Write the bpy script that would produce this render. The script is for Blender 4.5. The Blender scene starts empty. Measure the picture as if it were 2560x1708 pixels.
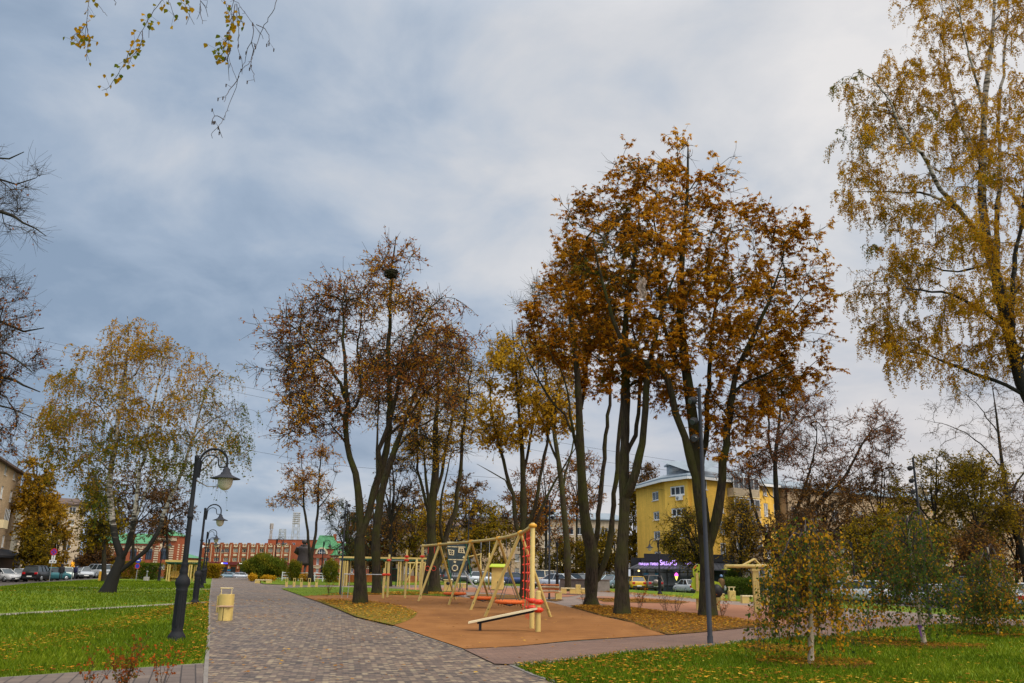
import bpy, bmesh, math, random
import numpy as np
from mathutils import Vector, Matrix
from mathutils.geometry import tessellate_polygon
S = bpy.context.scene
COL = S.collection
R = math.radians
# ------------------------------------------------------------------ camera
F, CX, CY, CAMH = 2087.0, 1280.0, 854.0, 1.65
PITCH, ROLL = R(15.35), 0.016
fw = Vector((0, math.cos(PITCH), math.sin(PITCH)))
r0_ = Vector((1, 0, 0)); u0_ = Vector((0, -math.sin(PITCH), math.cos(PITCH)))
rt = math.cos(ROLL)*r0_ + math.sin(ROLL)*u0_
up = -math.sin(ROLL)*r0_ + math.cos(ROLL)*u0_
cam = bpy.data.cameras.new('camera'); camo = bpy.data.objects.new('camera', cam); COL.objects.link(camo)
m = Matrix((rt, up, -fw)).transposed().to_4x4(); m.translation = (0, 0, CAMH)
camo.matrix_world = m
cam.sensor_width = 36; cam.lens = F/2560*36; cam.clip_start = .1; cam.clip_end = 3000
S.camera = camo
S.view_settings.view_transform = 'Standard'; S.view_settings.look = 'None'
S.view_settings.exposure = 0.0; S.view_settings.gamma = 1
S.cycles.use_denoising = True
S.cycles.max_bounces = 6; S.cycles.transparent_max_bounces = 8
# ------------------------------------------------------------------ sky and sun
SUN_EL, SUN_AZ = R(42), R(125)     # azimuth clockwise from +Y
wd = bpy.data.worlds.new('World'); S.world = wd; wd.use_nodes = True
wt = wd.node_tree; wt.nodes.clear()
def N(t, kind, **kw):
    n = t.nodes.new(kind)
    for k, v in kw.items(): setattr(n, k, v)
    return n
def math_(t, op, a, b=None, c=None, clamp=False):
    n = N(t, 'ShaderNodeMath', operation=op, use_clamp=clamp)
    for i, v in enumerate((a, b, c)):
        if v is None: continue
        if isinstance(v, (int, float)): n.inputs[i].default_value = v
        else: t.links.new(v, n.inputs[i])
    return n.outputs[0]
def ramp(t, fac, stops, interp='LINEAR'):
    n = N(t, 'ShaderNodeValToRGB'); n.color_ramp.interpolation = interp
    cr = n.color_ramp
    while len(cr.elements) < len(stops): cr.elements.new(.5)
    for e, (p, c) in zip(cr.elements, stops):
        e.position = p; e.color = (*c, 1) if len(c) == 3 else c
    t.links.new(fac, n.inputs[0]); return n.outputs[0]
def mixc(t, f, a, b, mode='MIX'):
    n = N(t, 'ShaderNodeMix', data_type='RGBA', blend_type=mode)
    for i, v in ((0, f), (6, a), (7, b)):
        if isinstance(v, (int, float)): n.inputs[i].default_value = v
        elif isinstance(v, tuple): n.inputs[i].default_value = (*v, 1)
        else: t.links.new(v, n.inputs[i])
    return n.outputs[2]
def noise(t, vec, scale, detail=4, rough=.55, dist=0):
    n = N(t, 'ShaderNodeTexNoise'); n.inputs['Scale'].default_value = scale
    n.inputs['Detail'].default_value = detail; n.inputs['Roughness'].default_value = rough
    n.inputs['Distortion'].default_value = dist
    if vec is not None: t.links.new(vec, n.inputs['Vector'])
    return n.outputs['Fac']
tc = N(wt, 'ShaderNodeTexCoord'); sep = N(wt, 'ShaderNodeSeparateXYZ'); wt.links.new(tc.outputs['Generated'], sep.inputs[0])
zc = math_(wt, 'MAXIMUM', sep.outputs[2], 0.0)
den = math_(wt, 'ADD', zc, .30)
cmb = N(wt, 'ShaderNodeCombineXYZ')
wt.links.new(math_(wt, 'DIVIDE', sep.outputs[0], den), cmb.inputs[0])
wt.links.new(math_(wt, 'MULTIPLY', math_(wt, 'DIVIDE', sep.outputs[1], den), 1.0), cmb.inputs[1])
n1 = noise(wt, cmb.outputs[0], 1.05, 5, .52, .3)
n2 = noise(wt, cmb.outputs[0], 3.2, 7, .55, .3)
cl = math_(wt, 'ADD', math_(wt, 'MULTIPLY', n1, .70), math_(wt, 'MULTIPLY', n2, .56))
cl = math_(wt, 'ADD', cl, math_(wt, 'MULTIPLY', sep.outputs[0], .30))      # brighter cloud towards the right
cl = math_(wt, 'ADD', cl, math_(wt, 'SUBTRACT', math_(wt, 'MULTIPLY', zc, .10), .105))
ccol = ramp(wt, cl, [(.34, (.27, .36, .49)), (.44, (.37, .46, .59)), (.53, (.51, .575, .67)), (.63, (.66, .68, .72)), (.78, (.85, .83, .825))])
lowf = math_(wt, 'MULTIPLY', math_(wt, 'SUBTRACT', 1.0, math_(wt, 'MULTIPLY', zc, 3.0), clamp=True), math_(wt, 'ADD', math_(wt, 'MULTIPLY', sep.outputs[0], 1.1), .42, clamp=True), clamp=True)
ccol = mixc(wt, math_(wt, 'MULTIPLY', lowf, .55), ccol, (.66, .57, .55))
zw = N(wt, 'ShaderNodeMapRange'); zw.interpolation_type = 'SMOOTHSTEP'       # warm tint added overhead, out of view, to offset the blue light
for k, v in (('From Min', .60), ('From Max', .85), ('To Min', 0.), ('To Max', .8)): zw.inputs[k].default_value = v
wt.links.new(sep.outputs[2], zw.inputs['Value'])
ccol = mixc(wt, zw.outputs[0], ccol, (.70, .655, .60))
bst = N(wt, 'ShaderNodeMapRange'); bst.interpolation_type = 'SMOOTHSTEP'  # extra sky brightness added above the view to lift light on the ground
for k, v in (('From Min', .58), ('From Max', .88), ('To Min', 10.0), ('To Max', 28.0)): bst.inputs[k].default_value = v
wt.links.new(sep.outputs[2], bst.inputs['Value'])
bk = N(wt, 'ShaderNodeMapRange'); bk.interpolation_type = 'SMOOTHSTEP'      # unseen sky behind the viewer, brightened to light faces turned to the camera
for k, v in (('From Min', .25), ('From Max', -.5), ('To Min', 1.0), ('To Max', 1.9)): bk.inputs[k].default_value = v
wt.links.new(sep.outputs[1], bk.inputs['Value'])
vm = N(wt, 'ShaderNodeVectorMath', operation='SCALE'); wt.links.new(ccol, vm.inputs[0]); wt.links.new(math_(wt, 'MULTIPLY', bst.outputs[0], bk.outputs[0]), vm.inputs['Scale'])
sky = N(wt, 'ShaderNodeTexSky', sky_type='NISHITA', sun_disc=False); sky.sun_elevation = SUN_EL; sky.sun_rotation = SUN_AZ
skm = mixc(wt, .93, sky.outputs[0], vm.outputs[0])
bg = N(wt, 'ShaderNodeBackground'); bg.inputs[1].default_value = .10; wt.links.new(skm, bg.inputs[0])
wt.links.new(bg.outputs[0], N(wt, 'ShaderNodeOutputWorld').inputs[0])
sl = bpy.data.lights.new('sun', 'SUN'); sl.energy = 1.7; sl.angle = R(16); sl.color = (1, .93, .84)
so = bpy.data.objects.new('sun', sl); COL.objects.link(so)
sd = Vector((math.sin(SUN_AZ)*math.cos(SUN_EL), math.cos(SUN_AZ)*math.cos(SUN_EL), math.sin(SUN_EL)))
so.rotation_euler = sd.to_track_quat('Z', 'Y').to_euler(); so.location = (0, 0, 40)
# ------------------------------------------------------------------ picking points of the place
DIRX, KU = .343, .946
def ramp01(v, a, b): return max(0., min(1., (v-a)/(b-a)))
def gz(x, y):
    u = (x + DIRX*y)*KU
    return -.45*ramp01(-u, 12, 20) - .6*ramp01(u, 40, 52) - 1.2*ramp01(y, 128, 160)
def ray(px, py):
    px, py = float(px), float(py)
    return fw + ((px-CX)/F)*rt + ((CY-py)/F)*up
def P(px, py, Y):
    d = ray(px, py); Y = float(Y); t = Y/d.y
    return Vector((d.x*t, Y, CAMH + d.z*t))
def HZ(px, py, z):
    d = ray(px, py); t = (z-CAMH)/d.z
    return Vector((d.x*t, d.y*t, z))
def G(px, py):
    z = 0.
    for _ in range(25):
        p = HZ(px, py, z); z = .5*z + .5*gz(p.x, p.y)
    p.z = gz(p.x, p.y); return p
def GY(px, Y):           # ground point under the pixel column px at distance Y
    p = P(px, 1440, Y)
    # follow the vertical that crosses the horizon at px
    return Vector((p.x, Y, gz(p.x, Y)))
# ------------------------------------------------------------------ scene bookkeeping
def tag(o, label=None, cat=None, group=None, kind=None):
    if label: o['label'] = label
    if cat: o['category'] = cat
    if group: o['group'] = group
    if kind: o['kind'] = kind
    return o
def thing(name, label, cat, loc=(0, 0, 0), rz=0., group=None):
    o = bpy.data.objects.new(name, None); o.empty_display_size = .2; COL.objects.link(o)
    o.location = loc; o.rotation_euler = (0, 0, rz)
    return tag(o, label, cat, group)
def copy_tree(o, loc=None, rz=None, label=None, parent=None):
    c = o.copy(); COL.objects.link(c)
    if parent: c.parent = parent
    if loc is not None: c.location = loc
    if rz is not None: c.rotation_euler = (0, 0, rz)
    if label: c['label'] = label
    for ch in list(o.children): copy_tree(ch, parent=c)
    return c
def fast_mesh(name, V, Fa, k, tone=None):
    me = bpy.data.meshes.new(name); nf = len(Fa)//k
    me.vertices.add(len(V)); me.vertices.foreach_set('co', np.ascontiguousarray(V, dtype=np.float32).ravel())
    me.loops.add(nf*k); me.loops.foreach_set('vertex_index', np.ascontiguousarray(Fa, dtype=np.int32))
    me.polygons.add(nf); me.polygons.foreach_set('loop_start', np.arange(0, nf*k, k, dtype=np.int32))
    if tone is not None:
        at = me.attributes.new('tone', 'FLOAT', 'FACE'); at.data.foreach_set('value', np.ascontiguousarray(tone, dtype=np.float32))
    me.update(calc_edges=True)
    return me
def link(name, me, mat, parent=None):
    o = bpy.data.objects.new(name, me); COL.objects.link(o)
    if mat is not None and not me.materials:
        for q in (mat if isinstance(mat, (list, tuple)) else [mat]): me.materials.append(q)
    if parent: o.parent = parent
    return o
class MB:
    """collects shapes of one part"""
    def __init__(s, org=(0, 0, 0)): s.v = []; s.f = []; s.sm = []; s.org = Vector(org)
    def add(s, vs, fs, smooth=False):
        b = len(s.v); s.v += [tuple(Vector(q)-s.org) for q in vs]
        s.f += [tuple(b+i for i in f) for f in fs]; s.sm += [smooth]*len(fs); return s
    def box(s, x0, x1, y0, y1, z0, z1, M=None):
        vs = [Vector(q) for q in ((x0, y0, z0), (x1, y0, z0), (x1, y1, z0), (x0, y1, z0), (x0, y0, z1), (x1, y0, z1), (x1, y1, z1), (x0, y1, z1))]
        if M: vs = [M @ q for q in vs]
        return s.add(vs, [(3, 2, 1, 0), (4, 5, 6, 7), (0, 1, 5, 4), (1, 2, 6, 5), (2, 3, 7, 6), (3, 0, 4, 7)])
    def bbox(s, x0, x1, y0, y1, z0, z1, b=.01):
        """box with chamfered vertical and top edges"""
        o = [(x0+b, y0), (x1-b, y0), (x1, y0+b), (x1, y1-b), (x1-b, y1), (x0+b, y1), (x0, y1-b), (x0, y0+b)]
        cx, cy = (x0+x1)/2, (y0+y1)/2
        i = [(cx+(x-cx)*(1-2*b/max(x1-x0, .001)), cy+(y-cy)*(1-2*b/max(y1-y0, .001))) for x, y in o]
        vs = [(x, y, z0) for x, y in o]+[(x, y, z1-b) for x, y in o]+[(x, y, z1) for x, y in i]
        fs = [tuple(range(7, -1, -1)), tuple(range(16, 24))]
        for k in range(8):
            j = (k+1) % 8; fs += [(k, j, 8+j, 8+k), (8+k, 8+j, 16+j, 16+k)]
        return s.add(vs, fs)
    def tube(s, pts, r, n=8, cap=True, smooth=True):
        pts = [Vector(q) for q in pts]; k = len(pts)
        rs = [float(q) for q in r] if isinstance(r, (list, tuple)) else [float(r)]*k
        t0 = (pts[1]-pts[0]).normalized()
        a = t0.orthogonal().normalized(); vs = []
        for i, p in enumerate(pts):
            t = (pts[min(i+1, k-1)]-pts[max(i-1, 0)]).normalized()
            a = (a - a.dot(t)*t)
            a = a.normalized() if a.length > 1e-6 else t.orthogonal().normalized()
            b = t.cross(a)
            for j in range(n):
                w = 2*math.pi*j/n; vs.append(p + rs[i]*(math.cos(w)*a + math.sin(w)*b))
        fs = [(i*n+j, i*n+(j+1) % n, (i+1)*n+(j+1) % n, (i+1)*n+j) for i in range(k-1) for j in range(n)]
        s.add(vs, fs, smooth)
        if cap: 
            s.add(vs[:n], [tuple(range(n-1, -1, -1))]); s.add(vs[-n:], [tuple(range(n))])
        return s
    def lathe(s, prof, n=16, c=(0, 0, 0), smooth=True, sx=1, sy=1):
        c = Vector(c); vs = []; k = len(prof)
        for r, z in prof:
            for j in range(n):
                w = 2*math.pi*j/n; vs.append(c+Vector((r*math.cos(w)*sx, r*math.sin(w)*sy, z)))
        fs = [(i*n+j, i*n+(j+1) % n, (i+1)*n+(j+1) % n, (i+1)*n+j) for i in range(k-1) for j in range(n)]
        s.add(vs, fs, smooth); s.add(vs[:n], [tuple(range(n-1, -1, -1))]); s.add(vs[-n:], [tuple(range(n))]); return s
    def prism(s, poly, d, M=None, hole=None):
        """poly in local (x,z), thick d along y; hole: another ring of equal count"""
        n = len(poly); M = M or Matrix()
        A = [M @ Vector((x, 0, z)) for x, z in poly]; B = [M @ Vector((x, d, z)) for x, z in poly]
        if hole is None:
            tri = tessellate_polygon([[Vector((x, z, 0)) for x, z in poly]])
            s.add(A+B, [tuple(t) for t in tri]+[tuple(n+i for i in reversed(t)) for t in tri]+[(i, (i+1) % n, n+(i+1) % n, n+i) for i in range(n)])
        else:
            C = [M @ Vector((x, 0, z)) for x, z in hole]; D = [M @ Vector((x, d, z)) for x, z in hole]
            fs = []
            for i in range(n):
                j = (i+1) % n
                fs += [(i, j, 2*n+j, 2*n+i), (n+j, n+i, 3*n+i, 3*n+j), (i, n+i, n+j, j), (2*n+i, 2*n+j, 3*n+j, 3*n+i)]
            s.add(A+B+C+D, fs)
        return s
    def build(s, name, mat, parent=None):
        me = bpy.data.meshes.new(name); me.from_pydata(s.v, [], s.f); 
        me.polygons.foreach_set('use_smooth', s.sm); me.update()
        bm = bmesh.new(); bm.from_mesh(me); bmesh.ops.recalc_face_normals(bm, faces=bm.faces); bm.to_mesh(me); bm.free()
        return link(name, me, mat, parent)
# ------------------------------------------------------------------ materials
def newmat(name):
    m_ = bpy.data.materials.new(name); m_.use_nodes = True; t = m_.node_tree
    return m_, t, t.nodes['Principled BSDF']
def mat(name, col, rough=.7, var=.12, scale=3., metal=0., bump=.0, bscale=None, spec=.4, col2=None, grime=None):
    m_, t, b = newmat(name)
    c = N(t, 'ShaderNodeTexCoord').outputs['Object']
    f = noise(t, c, scale, 5, .6)
    lo = tuple(q*(1-var) for q in col); hi = tuple(min(1, q*(1+var)) for q in col)
    if col2: hi = col2
    t.links.new(ramp(t, f, [(.3, lo), (.7, hi)]), b.inputs['Base Color'])
    b.inputs['Roughness'].default_value = rough; b.inputs['Metallic'].default_value = metal
    b.inputs['Specular IOR Level'].default_value = spec
    if bump:
        bp = N(t, 'ShaderNodeBump'); bp.inputs['Strength'].default_value = bump; bp.inputs['Distance'].default_value = .02
        t.links.new(noise(t, c, bscale or scale*8, 4, .6), bp.inputs['Height']); t.links.new(bp.outputs[0], b.inputs['Normal'])
    return m_
def leafmat(name, stops, trans=.5):
    stops = [(p, tuple(min(.9, q*1.18) for q in c)) for p, c in stops]
    m_, t, b = newmat(name); t.nodes.remove(b)
    a = N(t, 'ShaderNodeAttribute', attribute_name='tone')
    c = ramp(t, a.outputs['Fac'], stops)
    d = N(t, 'ShaderNodeBsdfDiffuse'); tr = N(t, 'ShaderNodeBsdfTranslucent'); mx = N(t, 'ShaderNodeMixShader')
    t.links.new(c, d.inputs[0]); t.links.new(c, tr.inputs[0]); mx.inputs[0].default_value = trans
    t.links.new(d.outputs[0], mx.inputs[1]); t.links.new(tr.outputs[0], mx.inputs[2])
    t.links.new(mx.outputs[0], t.nodes['Material Output'].inputs[0]); return m_
def emis(name, col, s):
    m_, t, b = newmat(name); b.inputs['Base Color'].default_value = (*col, 1)
    b.inputs['Emission Color'].default_value = (*col, 1); b.inputs['Emission Strength'].default_value = s; return m_
def glassmat(name, col, rough=.08):
    m_, t, b = newmat(name)
    c = N(t, 'ShaderNodeTexCoord').outputs['Object']
    t.links.new(ramp(t, noise(t, c, .9, 3), [(.35, tuple(q*.6 for q in col)), (.65, col)]), b.inputs['Base Color'])
    b.inputs['Roughness'].default_value = rough; b.inputs['Specular IOR Level'].default_value = .7; return m_
M = {}
M['beige'] = mat('beige_paint', (.55, .40, .125), .5, .12, 2.5, spec=.3)
M['beige_pale'] = mat('pale_beige_paint', (.60, .48, .25), .5, .08, 2)
M['anthracite'] = mat('dark_grey_metal', (.014, .0145, .017), .65, .2, 4, spec=.16)
M['pole_grey'] = mat('slate_pole_paint', (.028, .030, .037), .65, .15, 4, spec=.16)
M['black'] = mat('black_paint', (.012, .012, .014), .45, .2, 5)
M['red'] = mat('red_plastic', (.62, .035, .008), .4, .1, 6)
M['orange'] = mat('orange_rope', (.60, .11, .012), .7, .25, 30, bump=.4)
M['orange_wood'] = mat('orange_planks', (.42, .12, .02), .6, .15, 5)
M['clamp'] = mat('ochre_clamp', (.62, .30, .02), .5, .1, 5)
M['chain'] = mat('chain_steel', (.10, .10, .10), .45, .2, 9, metal=.6)
M['steel'] = mat('bare_steel', (.48, .50, .52), .32, .1, 4, metal=.8)
M['lime'] = mat('lime_panel', (.36, .44, .012), .5, .06, 3)
M['lime_dark'] = mat('dark_lime_panel', (.20, .27, .015), .5, .06, 3)
M['green_dark'] = mat('dark_green_metal', (.012, .085, .045), .45, .1, 3)
M['teal'] = mat('petrol_panel', (.035, .055, .062), .55, .08, 3)
M['cream'] = mat('cream_trim', (.66, .55, .33), .5, .06, 3)
M['lampglass'] = mat('frosted_lamp_globe', (.50, .45, .33), .35, .06, 2)
M['white'] = mat('white_paint', (.74, .74, .72), .5, .05, 3)
M['grey'] = mat('grey_paint', (.25, .26, .27), .6, .1, 3)
M['glass'] = glassmat('dark_glass', (.035, .045, .055))
M['glass_pale'] = glassmat('curtained_glass', (.30, .30, .27), .2)
M['tyre'] = mat('tyre_rubber', (.015, .015, .015), .85, .2, 20)
M['bronze'] = mat('dark_bronze', (.042, .032, .030), .5, .3, 3, metal=.3, bump=.2)
M['stone'] = mat('rough_stone', (.15, .13, .11), .9, .25, 3, bump=.4)
M['concrete'] = mat('pale_concrete', (.34, .32, .28), .9, .12, 3, bump=.2)
def barkmat(name, dark, light, moss, mossamt):
    m_, t, b = newmat(name)
    tcx = N(t, 'ShaderNodeTexCoord').outputs['Object']
    mp = N(t, 'ShaderNodeMapping'); mp.inputs['Scale'].default_value = (11, 11, 1.6); t.links.new(tcx, mp.inputs[0])
    f = noise(t, mp.outputs[0], 1.6, 6, .65, .5)
    c = ramp(t, f, [(.32, dark), (.68, light)])
    f2 = noise(t, tcx, .9, 4, .6)
    c = mixc(t, ramp(t, f2, [(.5-mossamt*.2, (0, 0, 0)), (.75-mossamt*.2, (1, 1, 1))]), c, moss)
    t.links.new(c, b.inputs['Base Color']); b.inputs['Roughness'].default_value = .95; b.inputs['Specular IOR Level'].default_value = .15
    bp = N(t, 'ShaderNodeBump'); bp.inputs['Strength'].default_value = 1.0; bp.inputs['Distance'].default_value = .06
    t.links.new(f, bp.inputs['Height']); t.links.new(bp.outputs[0], b.inputs['Normal']); return m_
M['bark'] = barkmat('mossy_bark', (.010, .008, .006), (.062, .045, .028), (.048, .048, .011), .40)
M['bark_dark'] = barkmat('dark_bark', (.010, .0085, .007), (.044, .035, .026), (.033, .033, .012), .2)
M['bark_brown'] = barkmat('brown_twig_bark', (.03, .02, .014), (.075, .05, .032), (.05, .042, .02), .2)
def birchmat(name, low_z, low_k):
    m_, t, b = newmat(name)
    tcx = N(t, 'ShaderNodeTexCoord').outputs['Object']
    mp = N(t, 'ShaderNodeMapping'); mp.inputs['Scale'].default_value = (2.2, 2.2, 9.0); t.links.new(tcx, mp.inputs[0])
    f = noise(t, mp.outputs[0], 1.0, 4, .6, .6)
    f2 = noise(t, tcx, 1.1, 4, .65)
    sp = N(t, 'ShaderNodeSeparateXYZ'); t.links.new(tcx, sp.inputs[0])
    low = math_(t, 'MULTIPLY', math_(t, 'SUBTRACT', 1.0, math_(t, 'DIVIDE', sp.outputs[2], low_z), clamp=True), low_k)
    k = math_(t, 'SUBTRACT', math_(t, 'ADD', math_(t, 'MULTIPLY', f, .65), math_(t, 'MULTIPLY', f2, .35)), low)
    c = ramp(t, k, [(.40, (.018, .016, .013)), (.47, (.09, .075, .055)), (.53, (.36, .32, .27)), (.72, (.52, .47, .41))])
    t.links.new(c, b.inputs['Base Color']); b.inputs['Roughness'].default_value = .8; b.inputs['Specular IOR Level'].default_value = .2; return m_
M['birch'] = birchmat('birch_bark', 4.6, .6)
M['birch_old'] = birchmat('old_birch_bark', 17., .50)
M['birch_young'] = mat('young_birch_bark', (.44, .36, .25), .8, .3, 6)
M['kerb'] = mat('kerb_stone', (.17, .15, .13), .9, .2, 2, bump=.2)
M['birch_twig'] = mat('birch_twigs', (.040, .026, .024), .8, .3, 2)
# leaf palettes
L = {}
L['rust'] = leafmat('rust_leaves', [(0, (.085, .085, .012)), (.22, (.16, .092, .010)), (.45, (.30, .115, .007)), (.7, (.41, .165, .008)), (1, (.53, .28, .02))])
L['brownred'] = leafmat('brown_red_leaves', [(0, (.13, .05, .022)), (.35, (.24, .085, .025)), (.65, (.33, .13, .018)), (.85, (.46, .22, .015)), (1, (.52, .30, .02))])
L['amber'] = leafmat('amber_leaves', [(0, (.14, .12, .014)), (.35, (.30, .17, .012)), (.7, (.46, .25, .014)), (1, (.56, .36, .03))])
L['birchgold'] = leafmat('golden_birch_leaves', [(0, (.065, .095, .012)), (.3, (.125, .135, .010)), (.55, (.27, .155, .008)), (.8, (.42, .20, .008)), (1, (.52, .31, .02))])
L['olive'] = leafmat('olive_leaves', [(0, (.045, .07, .012)), (.4, (.09, .12, .014)), (.7, (.16, .15, .014)), (1, (.34, .24, .02))])
L['yellowgreen'] = leafmat('ochre_leaves', [(0, (.085, .075, .009)), (.35, (.17, .12, .009)), (.7, (.30, .185, .009)), (1, (.46, .29, .015))])
L['weep'] = leafmat('weeping_birch_leaves', [(0, (.03, .06, .014)), (.35, (.06, .095, .016)), (.58, (.11, .115, .014)), (.74, (.30, .15, .010)), (1, (.56, .28, .015))])
L['brown'] = leafmat('dry_brown_leaves', [(0, (.06, .035, .018)), (.4, (.13, .065, .022)), (.75, (.24, .11, .02)), (1, (.36, .18, .02))])
L['fall'] = leafmat('fallen_leaf_colours', [(0, (.09, .035, .012)), (.3, (.20, .075, .012)), (.55, (.34, .145, .014)), (.8, (.46, .26, .022)), (1, (.52, .36, .07))], .1)
L['grass'] = leafmat('grass_blades', [(0, (.045, .078, .006)), (.4, (.085, .130, .007)), (.75, (.145, .188, .010)), (1, (.26, .27, .03))], .35)
L['dryleaf'] = leafmat('brown_litter', [(0, (.07, .032, .012)), (.4, (.17, .07, .014)), (.75, (.30, .13, .015)), (1, (.42, .22, .02))], .1)
L['redshrub'] = leafmat('red_shrub_leaves', [(0, (.09, .09, .012)), (.35, (.20, .07, .012)), (.7, (.36, .07, .012)), (1, (.50, .16, .02))])
# ------------------------------------------------------------------ ground surfaces
def vmath(t, op, a, b=None, s=None):
    n = N(t, 'ShaderNodeVectorMath', operation=op)
    for i, v in enumerate((a, b)):
        if v is None: continue
        if isinstance(v, tuple): n.inputs[i].default_value = v
        else: t.links.new(v, n.inputs[i])
    if s is not None: n.inputs['Scale'].default_value = s
    return n.outputs[1] if op in ('DOT_PRODUCT', 'LENGTH') else n.outputs[0]
def hexmat():
    m_, t, b = newmat('hexagonal_pavers')
    c = N(t, 'ShaderNodeTexCoord').outputs['Object']
    mp = N(t, 'ShaderNodeMapping'); mp.inputs['Rotation'].default_value = (0, 0, R(19)); mp.inputs['Scale'].default_value = (8.6, 8.6, 1)
    t.links.new(c, mp.inputs[0])
    s = (1, 1.7320508, 1); h = (.5, .8660254, .5)
    p = vmath(t, 'MULTIPLY', mp.outputs[0], (1, 1, 0))
    def cell(off):
        q = vmath(t, 'ADD', p, off); q = vmath(t, 'DIVIDE', q, s); q = vmath(t, 'FRACTION', q)
        q = vmath(t, 'MULTIPLY', q, s); q = vmath(t, 'SUBTRACT', q, h); return vmath(t, 'MULTIPLY', q, (1, 1, 0))
    A = cell((500, 866.0254, 0)); B = cell((500.5, 866.0254+.8660254, 0))
    la = vmath(t, 'LENGTH', A); lb = vmath(t, 'LENGTH', B)
    sel = math_(t, 'LESS_THAN', la, lb)
    mx = N(t, 'ShaderNodeMix', data_type='VECTOR'); t.links.new(sel, mx.inputs[0]); t.links.new(B, mx.inputs[4]); t.links.new(A, mx.inputs[5])
    gv = mx.outputs[1]
    idv = vmath(t, 'SUBTRACT', p, gv)
    idv = vmath(t, 'SCALE', vmath(t, 'FLOOR', vmath(t, 'ADD', vmath(t, 'SCALE', idv, None, 10.), (.5, .5, .5))), None, .37)
    wn = N(t, 'ShaderNodeTexWhiteNoise', noise_dimensions='2D'); t.links.new(idv, wn.inputs['Vector'])
    ab = vmath(t, 'ABSOLUTE', gv)
    sx = N(t, 'ShaderNodeSeparateXYZ'); t.links.new(ab, sx.inputs[0])
    e = math_(t, 'MAXIMUM', vmath(t, 'DOT_PRODUCT', ab, (.5, .8660254, 0)), sx.outputs[0])
    col = ramp(t, wn.outputs['Value'], [(0, (.052, .040, .033)), (.3, (.100, .072, .056)), (.6, (.145, .099, .071)), (.85, (.205, .15, .10)), (1, (.28, .22, .135))])
    big = noise(t, c, .22, 5, .6)
    col = mixc(t, .55, col, ramp(t, big, [(.3, (.62, .60, .64)), (.5, (1, 1, 1)), (.72, (1.35, 1.22, 1.12))]), 'MULTIPLY')
    fine = noise(t, c, 60, 3, .6)
    col = mixc(t, .35, col, ramp(t, fine, [(.3, (.7, .7, .7)), (.7, (1.25, 1.25, 1.25))]), 'MULTIPLY')
    j = ramp(t, e, [(.44, (0, 0, 0)), (.49, (1, 1, 1))])
    col = mixc(t, math_(t, 'MULTIPLY', j, .75), col, (.035, .030, .026))
    t.links.new(col, b.inputs['Base Color']); b.inputs['Specular IOR Level'].default_value = .35
    t.links.new(ramp(t, big, [(.35, (.5, .5, .5)), (.65, (.75, .75, .75))]), b.inputs['Roughness'])
    bp = N(t, 'ShaderNodeBump'); bp.inputs['Strength'].default_value = .5; bp.inputs['Distance'].default_value = .01; bp.invert = True
    t.links.new(j, bp.inputs['Height']); t.links.new(bp.outputs[0], b.inputs['Normal']); return m_
def brickmat(name, c1, c2, mortar, w, h, rot, ms=.006):
    m_, t, b = newmat(name)
    c = N(t, 'ShaderNodeTexCoord').outputs['Object']
    mp = N(t, 'ShaderNodeMapping'); mp.inputs['Rotation'].default_value = (0, 0, rot); t.links.new(c, mp.inputs[0])
    br = N(t, 'ShaderNodeTexBrick'); br.inputs['Scale'].default_value = 1; br.inputs['Brick Width'].default_value = w; br.inputs['Row Height'].default_value = h
    br.inputs['Mortar Size'].default_value = ms; br.inputs['Color1'].default_value = (*c1, 1); br.inputs['Color2'].default_value = (*c2, 1); br.inputs['Mortar'].default_value = (*mortar, 1)
    t.links.new(mp.outputs[0], br.inputs['Vector'])
    col = mixc(t, .6, br.outputs[0], ramp(t, noise(t, c, .35, 5, .65), [(.3, (.65, .62, .66)), (.7, (1.3, 1.22, 1.15))]), 'MULTIPLY')
    col = mixc(t, .4, col, ramp(t, noise(t, c, 14, 3, .7), [(.3, (.7, .7, .7)), (.7, (1.25, 1.25, 1.25))]), 'MULTIPLY')
    t.links.new(col, b.inputs['Base Color']); b.inputs['Roughness'].default_value = .7; b.inputs['Specular IOR Level'].default_value = .3; return m_
def soilmat(name, stops, scales=(.25, 4., 40.), wts=(.4, .3, .3), rough=.95, bump=.3):
    m_, t, b = newmat(name)
    c = N(t, 'ShaderNodeTexCoord').outputs['Object']
    f = None
    for s, w in zip(scales, wts):
        q = math_(t, 'MULTIPLY', noise(t, c, s, 5, .65), w); f = q if f is None else math_(t, 'ADD', f, q)
    t.links.new(ramp(t, f, stops), b.inputs['Base Color']); b.inputs['Roughness'].default_value = rough; b.inputs['Specular IOR Level'].default_value = .12
    bp = N(t, 'ShaderNodeBump'); bp.inputs['Strength'].default_value = bump; bp.inputs['Distance'].default_value = .02
    t.links.new(noise(t, c, scales[-1], 3, .7), bp.inputs['Height']); t.links.new(bp.outputs[0], b.inputs['Normal']); return m_
M['lawn'] = soilmat('lawn_grass', [(.36, (.05, .07, .008)), (.45, (.083, .132, .007)), (.55, (.12, .17, .009)), (.64, (.19, .185, .018))], (.22, 2.2, 30.))
M['leafy'] = soilmat('leaf_strewn_grass', [(.36, (.07, .065, .014)), (.46, (.14, .115, .016)), (.55, (.22, .13, .018)), (.66, (.36, .22, .03))], (.35, 3., 22.))
M['litter'] = soilmat('leaf_litter', [(.36, (.05, .035, .014)), (.46, (.12, .062, .018)), (.55, (.19, .095, .020)), (.66, (.30, .15, .03))], (.35, 3., 22.))
M['rubber'] = soilmat('terracotta_rubber_crumb', [(.38, (.145, .060, .019)), (.5, (.225, .096, .028)), (.62, (.30, .138, .045))], (.18, 1.4, 70.), (.42, .28, .30), .9, .25)
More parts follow.
